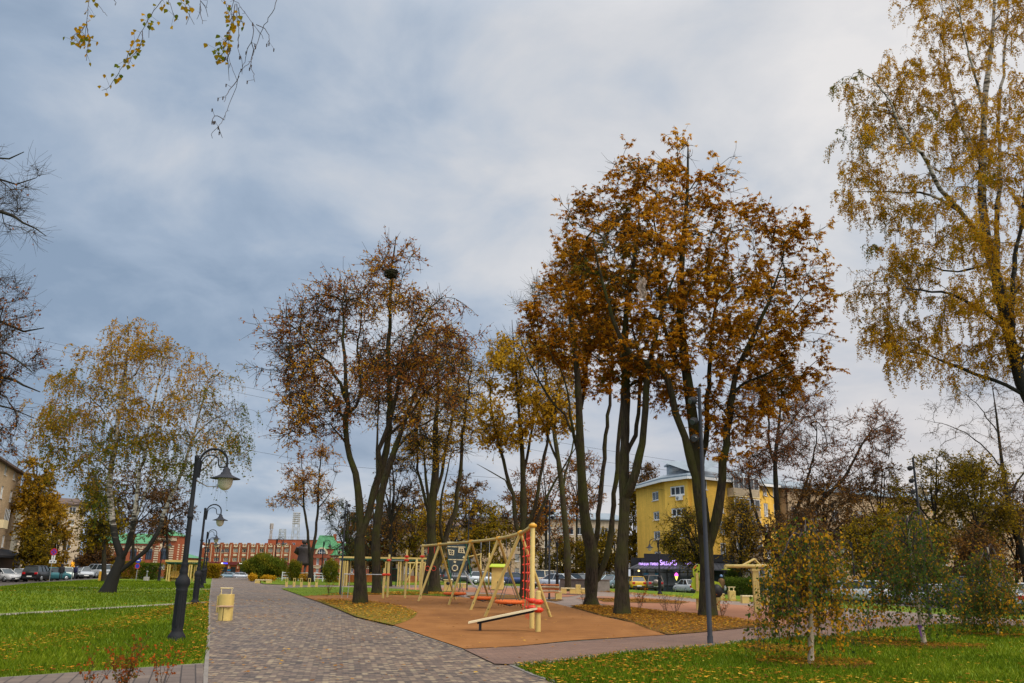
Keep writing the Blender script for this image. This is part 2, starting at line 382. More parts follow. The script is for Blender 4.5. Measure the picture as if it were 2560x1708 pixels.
M['rubber_red'] = soilmat('faded_rubber_crumb', [(.34, (.23, .10, .055)), (.5, (.30, .14, .08)), (.66, (.37, .19, .11))], (.18, 1.4, 50.), (.42, .28, .30), .9, .25)
M['asphalt'] = soilmat('worn_asphalt', [(.35, (.055, .048, .044)), (.5, (.085, .075, .068)), (.65, (.13, .115, .10))], (.2, 2., 30.), (.4, .3, .3), .8, .2)
M['gravel'] = soilmat('grey_gravel', [(.35, (.15, .13, .10)), (.5, (.24, .21, .17)), (.65, (.33, .30, .25))], (.4, 5., 40.))
M['hex'] = hexmat()
M['brick_path'] = brickmat('purple_brown_bricks', (.135, .080, .058), (.185, .112, .078), (.065, .047, .04), .22, .11, R(-8))
M['plaza'] = brickmat('grey_brown_bricks', (.19, .145, .12), (.25, .19, .15), (.11, .09, .075), .3, .15, R(20))
M['slab_path'] = brickmat('grey_paving_slabs', (.115, .09, .075), (.16, .125, .098), (.045, .035, .03), .42, .21, R(70), .012)
UB = [('u', -20), ('u', -12), ('u', 40), ('u', 52), ('y', 128), ('y', 160)]
def drape(name, poly, zoff, mt, kind='structure'):
    bm = bmesh.new()
    vs = [bm.verts.new((p[0], p[1], 0)) for p in poly]
    for t in tessellate_polygon([[Vector((p[0], p[1], 0)) for p in poly]]):
        try: bm.faces.new([vs[i] for i in t])
        except ValueError: pass
    for k, c in UB:
        no = Vector((1, DIRX, 0))*KU if k == 'u' else Vector((0, 1, 0))
        nl = no.length; co = no/nl*(c/nl)
        bmesh.ops.bisect_plane(bm, geom=bm.verts[:]+bm.edges[:]+bm.faces[:], plane_co=co, plane_no=no/nl, dist=1e-5)
    for v in bm.verts: v.co.z = gz(v.co.x, v.co.y)+zoff
    bmesh.ops.recalc_face_normals(bm, faces=bm.faces)
    for f in bm.faces:
        if f.normal.z < 0: f.normal_flip()
    me = bpy.data.meshes.new(name); bm.to_mesh(me); bm.free()
    return tag(link(name, me, mt), kind=kind)
def gp(*pts): return [(G(*p).x, G(*p).y) for p in pts]
drape('ground', [(-420, -60), (420, -60), (420, 560), (-420, 560)], 0, M['lawn'])
# parking strips and streets
A1 = gp((-420, 1482), (0, 1466), (83, 1457.5), (155, 1453), (252, 1448))
drape('parking_road', A1 + [(A1[-1][0]+6, 150), (-150, 150), (-150, 75)], .012, M['asphalt'])
drape('far_street', [(-140, 151), (140, 151), (140, 230), (-140, 230)], .012, M['asphalt'])
A2 = gp((1340, 1465), (1500, 1468.5), (1572, 1474), (1696, 1479), (1730, 1482.5), (1900, 1490), (2060, 1501), (2200, 1512), (2390, 1524), (2560, 1536), (2760, 1550))
drape('car_park', A2 + [(120, 60), (120, 127), (A2[0][0]-2, 127)], .012, M['asphalt'])
PAVE = [(-260, 1722), (0, 1699), (506, 1663), (517, 1655), (520, 1632), (524, 1504), (528, 1462), (531, 1446), (532, 1442.5), (600, 1443), (660, 1452), (700, 1461), (850, 1465), (1000, 1464), (1180, 1463), (1300, 1466), (1400, 1471), (1500, 1479), (1576, 1481.5), (1723, 1496), (1796, 1502), (1928, 1509), (2129, 1523), (2365, 1538), (2560, 1551), (2800, 1568), (2800, 1596), (2560, 1567), (2365, 1560), (2200, 1571), (2074, 1592), (2000, 1592), (1854, 1604), (1774, 1616), (1563, 1632), (1402, 1656), (1277, 1667), (1337, 1693), (1382, 1708), (1700, 1830), (1100, 2100), (300, 2100)]
PAVEW = gp(*PAVE)
drape('path', PAVEW, .02, M['hex'])
drape('plaza', gp((700, 1461.5), (850, 1465.3), (1000, 1464.3), (1180, 1463.4), (1300, 1466.4), (1400, 1471.4), (1500, 1479.4), (1576, 1482), (1723, 1496.5), (1796, 1502.5), (1928, 1509.5), (2129, 1523.5), (2365, 1538.5), (2560, 1551.5), (2800, 1568.5), (2800, 1595), (2560, 1566), (2365, 1559), (2200, 1570), (2074, 1591), (1945, 1566), (1664, 1592), (1440, 1530), (1300, 1505), (1181, 1500), (1100, 1478), (1000, 1470), (850, 1468.5)), .03, M['plaza'])
drape('cross_path', gp((1160, 1628), (1300, 1620), (1664, 1591), (1757, 1584.5), (1854, 1574.5), (1945, 1565.5), (2000, 1562), (2130, 1550), (2365, 1549), (2560, 1556), (2800, 1575), (2800, 1595.5), (2560, 1566.5), (2365, 1559.5), (2200, 1570.5), (2074, 1591.5), (2000, 1591.5), (1854, 1603.5), (1774, 1615.5), (1563, 1631.5), (1402, 1655.5), (1277, 1666.5), (1236, 1665)), .04, M['brick_path'])
drape('side_path', gp((-260, 1723), (0, 1700), (506, 1664), (508, 1690), (500, 2100), (-300, 2100)), .03, M['slab_path'])
# play surfaces
RUB = [(757, 1493), (790, 1491), (934, 1489), (1052, 1490.5), (1150, 1495), (1181, 1498), (1318, 1501), (1371, 1507), (1440, 1525), (1512, 1546), (1583, 1561), (1664, 1592), (1427, 1607), (1296, 1621), (1160, 1628), (985, 1568), (880, 1540), (800, 1508)]
RUBW = gp(*RUB)
drape('rubber_surface', RUBW, .05, M['rubber'])
drape('play_surface', gp((1015, 1471), (1250, 1470), (1340, 1474), (1440, 1478), (1470, 1486), (1420, 1494), (1340, 1497), (1250, 1485), (1130, 1480), (1030, 1479)), .05, M['rubber_red'])
drape('play_surface', gp((1440, 1497), (1500, 1493), (1600, 1495), (1723, 1506), (1800, 1512), (1930, 1520), (2040, 1529), (2110, 1540), (2060, 1556), (1945, 1568), (1854, 1556), (1660, 1536), (1500, 1512)), .05, M['rubber_red'])
# grass islands
drape('lawn', gp((639, 1455), (652, 1450), (704, 1448.5), (850, 1453), (1000, 1457), (1130, 1459), (1130, 1463), (1000, 1464), (845, 1465), (717, 1463.5), (660, 1461.5)), .06, M['lawn'])
drape('lawn', gp((703, 1473), (760, 1470), (850, 1469), (980, 1473), (1040, 1477), (1150, 1482), (1168, 1488), (1120, 1492.5), (1052, 1490), (934, 1488.5), (800, 1491), (757, 1492.5)), .06, M['lawn'])
ISC = [(788, 1503), (850, 1503), (920, 1507), (990, 1517), (1030, 1528), (1043, 1537), (1035, 1548), (1010, 1560), (982, 1568), (935, 1557), (890, 1546), (840, 1524)]
drape('lawn', gp(*ISC), .06, M['leafy'])
L1 = [(1426, 1520), (1460, 1516), (1570, 1522), (1660, 1533), (1790, 1543), (1854, 1553), (1945, 1566), (1900, 1571), (1854, 1575), (1757, 1585), (1670, 1592), (1620, 1577), (1583, 1561), (1537, 1549), (1512, 1546)]
drape('leaf_bed', gp(*L1), .06, M['litter'])
L2 = [(1490, 1500), (1600, 1500), (1660, 1503), (1725, 1509), (1700, 1512), (1600, 1510), (1510, 1508)]
drape('leaf_bed', gp(*L2), .06, M['litter'])
drape('leaf_bed', gp((1165, 1492), (1200, 1487), (1290, 1490), (1330, 1499), (1181, 1498)), .06, M['litter'])
drape('leaf_bed', gp((1360, 1502), (1390, 1499), (1410, 1502), (1390, 1506)), .06, M['litter'])
# trampolines sunk in the rubber
def disc(px, py, r):
    c = G(px, py); return [(c.x+r*math.cos(k*.2618), c.y+r*math.sin(k*.2618)) for k in range(24)]
for (px, py), lb in (((1424, 1488), 'black round trampoline mat sunk in the rubber beside the bench'), ((1505, 1498.3), 'black round trampoline mat sunk in the rubber behind the forked trunk')):
    c = G(px, py); t_ = thing('ground_trampoline', lb, 'trampoline', c+Vector((0, 0, .055)), 0, 'trampolines sunk in the ground')
    b = MB(); b.lathe([(.75, 0), (.75, .02), (.70, .02)], 24); b.build('rim', M['anthracite'], t_)
    b = MB(); b.lathe([(.69, 0), (.69, .012), (.3, .010), (.02, .010)], 24); b.build('mat', M['black'], t_)
# gravel strips across the left lawn
def strip(name, a, b, w, z, mt, a2=None):
    A, B = G(*a), G(*b); d = (B-A); d.z = 0; n = Vector((-d.y, d.x, 0)).normalized()*w/2
    return drape(name, [(A-n)[:2], (B-n)[:2], (B+n)[:2], (A+n)[:2]], z, mt)
strip('gravel_path', (-300, 1556), (523, 1505.5), .8, .01, M['gravel'])
strip('gravel_path', (-300, 1478.5), (527, 1473.5), .9, .01, M['gravel'])
# kerbs
def kerb(pts, w=.10, h=.035, z=.0, name='kerb'):
    b = MB(); ps = [G(*p) for p in pts]
    for i in range(len(ps)-1):
        A, B = ps[i], ps[i+1]; d = Vector((B.x-A.x, B.y-A.y, 0)); n = Vector((-d.y, d.x, 0)).normalized()*w/2
        k = max(1, int(d.length/6))
        for q in range(k):
            a = A.lerp(B, q/k); c = A.lerp(B, (q+1)/k); za = gz(a.x, a.y); zc_ = gz(c.x, c.y)
            vs = [a-n, c-n, c+n, a+n]; lo = [Vector((v.x, v.y, (za if j in (0, 3) else zc_)-.05)) for j, v in enumerate(vs)]
            hi = [Vector((v.x, v.y, (za if j in (0, 3) else zc_)+.02+h)) for j, v in enumerate(vs)]
            b.add(lo+hi, [(3, 2, 1, 0), (4, 5, 6, 7), (0, 1, 5, 4), (1, 2, 6, 5), (2, 3, 7, 6), (3, 0, 4, 7)])
    return tag(b.build(name, M['kerb'], None), kind='structure')
kerb([(512, 1720), (516.5, 1656), (521, 1600), (524, 1504), (528, 1462), (531, 1446)], .07, .01)
kerb([(0, 1699.5), (250, 1682), (505, 1663.5)], .06, .01)
kerb([(1160, 1628), (1300, 1620.5), (1427, 1607), (1664, 1592)], .07, .012, .03)
kerb([(982, 1568.5), (1160, 1628)], .07, .012, .03)
kerb([(1402, 1656), (1563, 1632), (1774, 1616), (1854, 1604), (2000, 1592), (2074, 1592), (2200, 1571), (2365, 1560), (2560, 1567)], .07, .022)
kerb([(1392, 1710), (1337, 1693), (1277, 1667), (1402, 1656)], .07, .012)
# ------------------------------------------------------------------ grass, fallen leaves
rng = np.random.default_rng(7)
def in_poly(x, y, poly):
    poly = np.asarray(poly); ins = np.zeros(len(x), bool); j = len(poly)-1
    for i in range(len(poly)):
        xi, yi = poly[i]; xj, yj = poly[j]
        if yi != yj:
            c = ((yi > y) != (yj > y)) & (x < (xj-xi)*(y-yi)/(yj-yi)+xi); ins ^= c
        j = i
    return ins
def edge_dist(x, y, poly):
    poly = np.asarray(poly, float); d = np.full(len(x), 1e9)
    for i in range(len(poly)):
        a, b = poly[i-1], poly[i]; ab = b-a; L2_ = max((ab**2).sum(), 1e-9)
        t = np.clip(((x-a[0])*ab[0]+(y-a[1])*ab[1])/L2_, 0, 1)
        d = np.minimum(d, np.hypot(x-a[0]-t*ab[0], y-a[1]-t*ab[1]))
    return d
def sample(poly, dens, keep=None):
    p = np.asarray(poly); lo, hi = p.min(0), p.max(0)
    n = int((hi-lo).prod()*dens); x = rng.uniform(lo[0], hi[0], n); y = rng.uniform(lo[1], hi[1], n)
    k = in_poly(x, y, poly)
    if keep is not None: k &= rng.random(n) < keep(x, y)
    return x[k], y[k]
gzv = np.vectorize(gz)
def blades(name, areas, mt, h0, h1, w):
    X = np.concatenate([a[0] for a in areas]); Y = np.concatenate([a[1] for a in areas]); n = len(X)
    Z = gzv(X, Y); a = rng.uniform(0, 6.283, n); d = np.hypot(X, Y)
    ww = w*np.maximum(1, d/15)*rng.uniform(.7, 1.3, n); h = rng.uniform(h0, h1, n); l = rng.uniform(.1, .8, n)*h
    la = rng.uniform(0, 6.283, n)
    cx, cy = np.cos(a)*ww/2, np.sin(a)*ww/2
    V = np.zeros((n, 4, 3))
    V[:, 0] = np.stack([X-cx, Y-cy, Z], 1); V[:, 1] = np.stack([X+cx, Y+cy, Z], 1)
    mx, my = X+np.cos(la)*l*.35, Y+np.sin(la)*l*.35
    V[:, 2] = np.stack([mx+cx*.8, my+cy*.8, Z+h*.6], 1); V[:, 3] = np.stack([X+np.cos(la)*l, Y+np.sin(la)*l, Z+h], 1)
    patch = np.sin(X*.55+np.sin(Y*.4)*1.7)*np.cos(Y*.47+X*.2)*.17+np.sin(X*1.9+Y*1.1)*np.sin(Y*1.7-X*.8)*.09
    tone = np.clip(rng.normal(.42, .2, n)+patch, 0, 1)
    me = fast_mesh(name, V.reshape(-1, 3), np.arange(4*n), 4, tone); return tag(link(name, me, mt), kind='stuff')
LAWNL = gp((-350, 1722), (0, 1697), (500, 1661), (519, 1630), (522, 1507.5), (0, 1540.5), (-350, 1563))
LAWNL2 = gp((-350, 1555), (0, 1534), (523, 1503), (526, 1476), (0, 1480), (-350, 1483))
LAWNR = gp((1282, 1667.5), (1402, 1657), (1563, 1634), (1774, 1618), (1854, 1606), (2000, 1594), (2074, 1593), (2200, 1573), (2365, 1562), (2560, 1568), (3050, 1601), (3050, 1770), (1440, 1740), (1340, 1694))
kp = lambda x, y: np.clip((14.5/np.hypot(x, y))**2, 0, 1)
far = [gp((700, 1473.5), (760, 1470.5), (850, 1469.5), (980, 1473.5), (1150, 1482.5), (1120, 1491.5), (934, 1488), (757, 1492)), gp((640, 1455), (704, 1449), (1000, 1457.5), (1000, 1463.5), (717, 1463)), gp(*ISC)]
blades('grass', [sample(LAWNL, 620, kp), sample(LAWNR, 620, kp), sample(LAWNL2, 380, kp)] + [sample(f, 300, kp) for f in far] + [sample(gp((0, 1479.5), (526, 1473), (528, 1463), (400, 1453), (260, 1452), (83, 1459), (0, 1467)), 26)] + [sample(gp(*L1), 60)], L['grass'], .05, .12, .011)
def litter(name, areas, mt, s0, s1, lift=.012, tmean=.5, group=None):
    X = np.concatenate([a[0] for a in areas]); Y = np.concatenate([a[1] for a in areas]); Zo = np.concatenate([np.full(len(a[0]), a[2]) for a in areas]); n = len(X)
    Z = gzv(X, Y)+Zo+rng.uniform(.004, .02, n)+lift; a = rng.uniform(0, 6.283, n); s = rng.uniform(s0, s1, n)*np.maximum(1, np.hypot(X, Y)/26)
    dx, dy = np.cos(a), np.sin(a); V = np.zeros((n, 4, 3)); tz = rng.uniform(-.3, .3, (n, 4))*s[:, None]*.5; w = rng.uniform(.55, .8, n)
    for i, (u, v) in enumerate(((-.5, 0), (.05, -.5), (.5, 0), (.05, .5))):
        V[:, i, 0] = X+(u*dx-v*w*dy)*s; V[:, i, 1] = Y+(u*dy+v*w*dx)*s; V[:, i, 2] = Z+np.abs(tz[:, i])
    me = fast_mesh(name, V.reshape(-1, 3), np.arange(4*n), 4, np.clip(rng.normal(tmean, .26, n), 0, 1)); return tag(link(name, me, mt), kind='stuff')
def A(poly, dens, z, keep=None): x, y = sample(poly, dens, keep); return (x, y, z)
edgeL = np.array(LAWNL)
nearL = lambda x, y: np.clip(1.1-edge_dist(x, y, np.array(LAWNL)[:5])/.9, .012+.04*np.clip(np.sin(x*.7+2)*np.sin(y*.8), 0, 1), 1)
nearR = lambda x, y: np.clip(1.0-edge_dist(x, y, np.array(LAWNR)[[0, 1, 2, 3, 13, 12, 11]])/1.6, .03+.08*np.clip(np.sin(x*.9)*np.sin(y*.7+1), 0, 1), 1)
litter('fallen_leaves', [A(LAWNL, 55, .05, nearL), A(LAWNR, 95, .05, nearR), A(PAVEW[:20], 0, 0),
    A(gp((520, 1630), (524, 1504), (700, 1500), (985, 1568), (1160, 1628), (1390, 1712), (500, 1730)), 9, .024, lambda x, y: .25+.75*np.clip(np.sin(x*.9+y*.5)*np.sin(y*.6-x*.3), 0, 1)),
    A(gp(*ISC), 70, .09), A(gp(*L1), 100, .075), A(gp((800, 1491), (1050, 1490), (1150, 1490), (1160, 1484), (1000, 1482), (850, 1486)), 40, .07),
    A(RUBW, 3.2, .055, lambda x, y: np.clip(.35+np.sin(x*.8+1)*np.sin(y*.45), .1, 1)), A(gp((1277, 1667), (1402, 1656), (1774, 1616), (1664, 1592), (1160, 1628)), 2.5, .045), A(LAWNL2, 10, .05, lambda x, y: np.clip(1-edge_dist(x, y, LAWNL2)/.7, .02, 1)),
    A(gp((1500, 1478), (1723, 1494), (1928, 1507), (1928, 1513), (1723, 1501), (1500, 1483)), 14, .06)], L['fall'], .045, .10, tmean=.42)
# brown mulch rings under the young birches
def ring(px, py, rx, ry):
    c = G(px, py); return [(c.x+rx*math.cos(k*.35)*(1+.12*math.sin(k*2.1)), c.y+ry*math.sin(k*.35)) for k in range(18)]
RG = [ring(2035, 1660, 1.15, .95), ring(1945, 1626, .8, 1.1), ring(2300, 1617, 1.7, .75), ring(2180, 1603, 1.2, .6), ring(2490, 1591, 1.2, .6)]
for r_ in RG: drape('leaf_bed', r_, .02, M['litter'])
litter('leaf_litter', [A(r_, 330, .04) for r_ in RG]+[A(gp(*L1), 130, .07), A(gp(*L2), 60, .07)], L['dryleaf'], .04, .09, .02, .5)
# ------------------------------------------------------------------ trees
def seg_mesh(p0, p1, a, b, sides):
    n = len(p0); d = p1-p0; ln = np.linalg.norm(d, axis=1, keepdims=True); d = d/np.maximum(ln, 1e-6)
    ref = np.where(np.abs(d[:, 2:3]) > .9, np.array([[1., 0, 0]]), np.array([[0, 0, 1.]]))
    u = np.cross(d, ref); u /= np.linalg.norm(u, axis=1, keepdims=True)+1e-9; v = np.cross(d, u)
    w = np.arange(sides)*2*np.pi/sides; c, s_ = np.cos(w), np.sin(w)
    off = u[:, None]*c[None, :, None]+v[:, None]*s_[None, :, None]
    V = np.concatenate([p0[:, None]+off*a[:, None, None], p1[:, None]+off*b[:, None, None]], 1)
    j = np.arange(sides); k = (j+1) % sides
    f = np.stack([j, k, sides+k, sides+j], 1)
    Fa = (np.arange(n)*2*sides)[:, None, None]+f[None]
    return V.reshape(-1, 3), Fa.reshape(-1)
def rnd_dir(n):
    v = rng.normal(size=(n, 3)); return v/np.linalg.norm(v, axis=1, keepdims=True)
def unit(v): return v/np.maximum(np.linalg.norm(v, axis=1, keepdims=True), 1e-9)
def catmull(pts, step):
    pts = [np.asarray(p, float) for p in pts]; ps = [2*pts[0]-pts[1]]+pts+[2*pts[-1]-pts[-2]]; out = []
    for i in range(1, len(ps)-2):
        n = max(1, int(np.linalg.norm(ps[i+1]-ps[i])/step))
        for q in range(n):
            t = q/n; a, b, c, d = ps[i-1:i+3]
            out.append(.5*((2*b)+(c-a)*t+(2*a-5*b+4*c-d)*t*t+(3*b-a-3*c+d)*t**3))
    out.append(pts[-1]); return np.array(out)
def leaf_quads(C, D, Nn, Ls, Ws):
    s_ = unit(np.cross(D, Nn)); V = np.zeros((len(C), 4, 3))
    V[:, 0] = C; V[:, 2] = C+D*Ls[:, None]
    md = C+D*Ls[:, None]*.45+np.cross(s_, D)*(Ls*.12)[:, None]
    V[:, 1] = md+s_*Ws[:, None]*.5; V[:, 3] = md-s_*Ws[:, None]*.5
    return V.reshape(-1, 3)
def tree(name, label, base, limbs, outline, seed, Y=None, cat='tree', depth=.7, nclu=40, per=10, spread=.07, step=.5, bark='bark', twigbark=None,
         tip=.010, ntw=3, twl=(.5, 1.), droop=.1, weep=False, leaf=None, gap=.0, group=None, pw=2.4, loose=0.):
    """limbs: [(pixel points, start radius, end radius, depth offset at the tip)]; the first starts at the base. outline: crown outline in pixels."""
    global rng
    rng = np.random.default_rng(seed)
    g0 = G(*base) if Y is None else GY(base[0], Y)
    Y0 = g0.y; org = np.array(g0); T = thing(name, label, cat, g0, 0, group)
    pos = []; par = []; lr = []; dr = []
    tb = MB(g0); lb2 = MB(g0)
    for li, (pts, ra, rb, off) in enumerate(limbs):
        n = len(pts); w = []
        for i, q in enumerate(pts):
            if li == 0 and i == 0 : w.append(org-np.array([0, 0, .15])); continue
            w.append(np.array(P(q[0], q[1], Y0+off*i/max(1, n-1))))
        w = catmull(w, step)
        if li: w[1:-1] += rng.normal(size=w[1:-1].shape)*step*.07
        k = len(w); p_ = -1
        if li:
            A_ = np.array(pos); p_ = int(np.argmin(((A_-w[0])**2).sum(1))); w[0] = A_[p_]
        rr = np.linspace(0, 1, k); rr = ra*(1-rr)**.8+rb*(1-(1-rr)**.8)
        for i in range(k):
            if li and i == 0: last = p_; continue
            pos.append(w[i]); par.append(-1 if (li == 0 and i == 0) else last); lr.append(rr[i]); last = len(pos)-1
            d = w[min(i+1, k-1)]-w[max(i-1, 0)]; dr.append(d/np.linalg.norm(d))
        r2 = rr.copy()
        if li == 0:
            h = w[:, 2]-org[2]; r2 = rr*(1+.45*np.exp(-np.maximum(h, 0)/.28))
        r2 = r2*(1+rng.normal(size=k)*.06)
        (lb2 if li and bark == 'birch_young' else tb).tube([Vector(q) for q in w], list(r2), 10 if ra > .06 else 6)
    trunk = tb.build('trunk', M[bark], T)
    if lb2.v: lb2.build('limbs', M[twigbark], T)
    nl = len(pos)
    # crown clusters
    poly = np.array(outline, float); lo, hi = poly.min(0), poly.max(0)
    cs = []
    while len(cs) < nclu:
        x = rng.uniform(lo[0], hi[0], 64); y = rng.uniform(lo[1], hi[1], 64); k = in_poly(x, y, poly)
        cs += list(zip(x[k], y[k]))
    cs = np.array(cs[:nclu]); ed = edge_dist(cs[:, 0], cs[:, 1], poly); wid = min(hi-lo)/2
    dep = np.sqrt(np.clip(ed/wid, .02, 1))*wid*depth; cd = rng.uniform(-1, 1, nclu)*dep/F*Y0
    crown_r = wid/F*Y0
    CW = np.array([np.array(P(c[0], c[1], Y0+d)) for c, d in zip(cs, cd)])
    sg = spread*crown_r*2
    at = np.repeat(CW, per, 0)+rng.normal(size=(nclu*per, 3))*sg*np.array([1, 1, .8]); cid = np.repeat(np.arange(nclu), per)
    at[:, 2] = np.maximum(at[:, 2], org[2]+.6)
    order = np.argsort(((at[:, None, ::1][:, 0]-np.array(pos).mean(0))**2).sum(1))
    LP = np.array(pos)
    dl = np.array([((LP-a)**2).sum(1).min() for a in at]); order = np.argsort(dl)
    cap = nl+len(at)*14; PA = np.zeros((cap, 3)); DA = np.zeros((cap, 3)); PA[:nl] = pos; DA[:nl] = dr; cnt = nl
    par = list(par)+[0]*(cap-nl); tips = []; tipc = []
    okl = np.zeros(cap, bool); okl[:nl] = np.array(lr) < max(lr)*.85; okl[0] = True
    if okl[:nl].sum() < 4: okl[:nl] = True
    for a_i in order:
        a = at[a_i]; v = a-PA[:cnt]; d = np.sqrt((v*v).sum(1)); cosn = (v*DA[:cnt]).sum(1)/np.maximum(d, 1e-6)
        cost = d*(1+.55*(1-cosn)); cost[~okl[:cnt]] += 5
        n_ = int(np.argmin(cost)); D = d[n_]
        if D > crown_r*1.2: continue
        k = min(12, max(1, int(D/step)+1)); p0 = PA[n_]; t0 = DA[n_]; dv = v[n_]/max(D, 1e-6)
        c1 = p0+(t0*.5+dv*.5)*D*.5+np.array([0, 0, (.10 if not weep else .22)*D]); last = n_
        for q in range(1, k+1):
            t = q/k; x = (1-t)**2*p0+2*t*(1-t)*c1+t*t*a
            if q < k: x = x+rng.normal(size=3)*step*.06
            PA[cnt] = x; dd = x-PA[last]; DA[cnt] = dd/max(np.linalg.norm(dd), 1e-6); par[cnt] = last; okl[cnt] = True; last = cnt; cnt += 1
            if cnt >= cap: break
        tips.append(last); tipc.append(cid[a_i])
        if cnt >= cap-14: break
    rad = np.zeros(cnt); acc = np.zeros(cnt)
    for i in range(cnt-1, nl-1, -1):
        acc[i] = acc[i] if acc[i] > 0 else tip**pw
        rad[i] = acc[i]**(1/pw); acc[par[i]] += acc[i]
    lim = np.array(lr); rad[:nl] = lim
    ids = np.arange(nl, cnt); pa = np.array(par[:cnt])[ids]
    r1 = rad[ids]; r0a = np.minimum(rad[pa], r1*1.35)
    p0 = PA[pa]-org; p1 = PA[ids]-org
    tips = np.array(tips); tipc = np.array(tipc); nt = len(tips)
    # twiglets
    TD = np.repeat(DA[tips], ntw, 0); TP = np.repeat(PA[tips], ntw, 0); TC = np.repeat(tipc, ntw); n = len(TP)
    back = rng.random(n)*step*.8; TP = TP-TD*back[:, None]
    ln = rng.uniform(twl[0], twl[1], n); rd = rnd_dir(n)
    if weep:
        d1 = unit(TD*.5+rd*.6+np.array([0, 0, .15])); d2 = unit(rd*.22+np.array([0, 0, -1.]))
        A1_ = TP+d1*(ln*.22)[:, None]; A2_ = A1_+unit(d1+d2)*(ln*.25)[:, None]; A3_ = A2_+d2*(ln*.55)[:, None]
        low = A3_[:, 2] < org[2]+.15; A3_[low, 2] = org[2]+.15
        segs = [(TP, A1_), (A1_, A2_), (A2_, A3_)]
    else:
        d1 = unit(TD*.7+rd*.75); d2 = unit(d1+rnd_dir(n)*.4+np.array([0, 0, -droop]))
        A1_ = TP+d1*(ln*.5)[:, None]; A2_ = A1_+d2*(ln*.5)[:, None]; segs = [(TP, A1_), (A1_, A2_)]
    S0 = np.concatenate([q[0] for q in segs])-org; S1 = np.concatenate([q[1] for q in segs])-org
    rt_ = np.concatenate([np.full(n, tip*(.9-.22*i)) for i in range(len(segs))]); re_ = np.concatenate([np.full(n, tip*(.68-.2*i)) for i in range(len(segs))])
    big = r1 > .02
    Vb, Fb = seg_mesh(p0[big], p1[big], r0a[big], r1[big], 6)
    Vs, Fs = seg_mesh(np.concatenate([p0[~big], S0]), np.concatenate([p1[~big], S1]), np.concatenate([r0a[~big], rt_]), np.concatenate([r1[~big], re_]), 4)
    me = fast_mesh('branches', np.concatenate([Vb, Vs]), np.concatenate([Fb, Fs+len(Vb)]), 4)
    me.polygons.foreach_set('use_smooth', np.ones(len(me.polygons), bool))
    link('branches', me, M[twigbark or bark], T)
    if leaf:
        k = leaf['n']; fac = rng.random(nclu); dens = np.where(fac < gap, .12, 1.)
        if 'bias' in leaf:  # leafier parts of the crown, judged in the crown's own height and side
            dens = dens*leaf['bias'](CW-org, crown_r)
        tonec = rng.normal(leaf.get('tone', .5), leaf.get('tvar', .14), nclu)
        if 'tonef' in leaf: tonec = tonec+leaf['tonef'](CW-org, crown_r)
        seg_i = rng.integers(0, len(segs), (n, k)) if not weep else rng.choice([0, 1, 1, 2, 2, 2], (n, k))
        keep = rng.random((n, k)) < dens[TC][:, None]
        tt = rng.random((n, k)); A0 = np.stack([q[0] for q in segs], 1); B0 = np.stack([q[1] for q in segs], 1); I = np.arange(n)[:, None]
        C = A0[I, seg_i]*(1-tt)[..., None]+B0[I, seg_i]*tt[..., None]; C = C[keep]; cc = np.broadcast_to(TC[:, None], (n, k))[keep]; q = len(C)
        C = C+rng.normal(size=(q, 3))*(.03+loose)-org
        Ls = rng.uniform(.7, 1.25, q)*leaf['size']; dn = leaf.get('down', .5)
        if leaf.get('kind') == 'palm':
            m5 = 5; az = rng.uniform(0, 6.283, q)[:, None]+(np.arange(m5)-2)[None]*.62+rng.normal(size=(q, m5))*.12
            el = rng.uniform(-1.15, -.15, q)[:, None]+rng.normal(size=(q, m5))*.18
            D = np.stack([np.cos(az)*np.cos(el), np.sin(az)*np.cos(el), np.sin(el)], -1).reshape(-1, 3)
            C = np.repeat(C, m5, 0); cc = np.repeat(cc, m5); Ls = np.repeat(Ls, m5)*np.tile([.7, .92, 1, .92, .7], q); Ws = Ls*.31
            Nn = unit(rnd_dir(len(D))*.5+np.array([0, 0, 1.])); lt = np.repeat(rng.normal(0, .16, q), m5)
        else:
            D = unit(rnd_dir(q)+np.array([0, 0, -dn])); Nn = rnd_dir(q); Ws = Ls*leaf.get('w', .75); lt = rng.normal(0, .17, q)
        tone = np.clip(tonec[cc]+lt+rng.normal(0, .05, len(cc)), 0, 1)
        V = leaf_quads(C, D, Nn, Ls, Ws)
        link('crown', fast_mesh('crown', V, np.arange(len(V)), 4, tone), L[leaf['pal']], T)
    return T
def ell(cx, cy, rx, ry, n=16, wob=.12, seed=1):
    r_ = random.Random(seed); return [(cx+rx*math.cos(k*6.283/n)*(1+r_.uniform(-wob, wob)), cy+ry*math.sin(k*6.283/n)*(1+r_.uniform(-wob, wob))) for k in range(n)]
def auto_limbs(bx, by, cx, cy, rx, ry, r0, seed, fork=.45, n=5, Yd=3.):
    r_ = random.Random(seed); fx, fy = bx+(cx-bx)*.3, by+(cy+ry*.6-by)*1.0
    out = [([(bx, by), (bx+(fx-bx)*.5, (by+fy)/2), (fx, fy), (cx, cy), (cx+r_.uniform(-.1, .1)*rx, cy-ry*.8)], r0, r0*.18, r_.uniform(-1, 1))]
    for k in range(n):
        a = (k+.5)/n*2-1; ex, ey = cx+a*rx*.85, cy-ry*(.75-abs(a)*.75)+r_.uniform(-.1, .1)*ry
        out.append(([(fx, fy-r_.uniform(0, .3)*ry), (fx+(ex-fx)*.45, fy+(ey-fy)*.55), (ex, ey)], r0*.5, r0*.12, r_.uniform(-1, 1)*Yd))
    return out
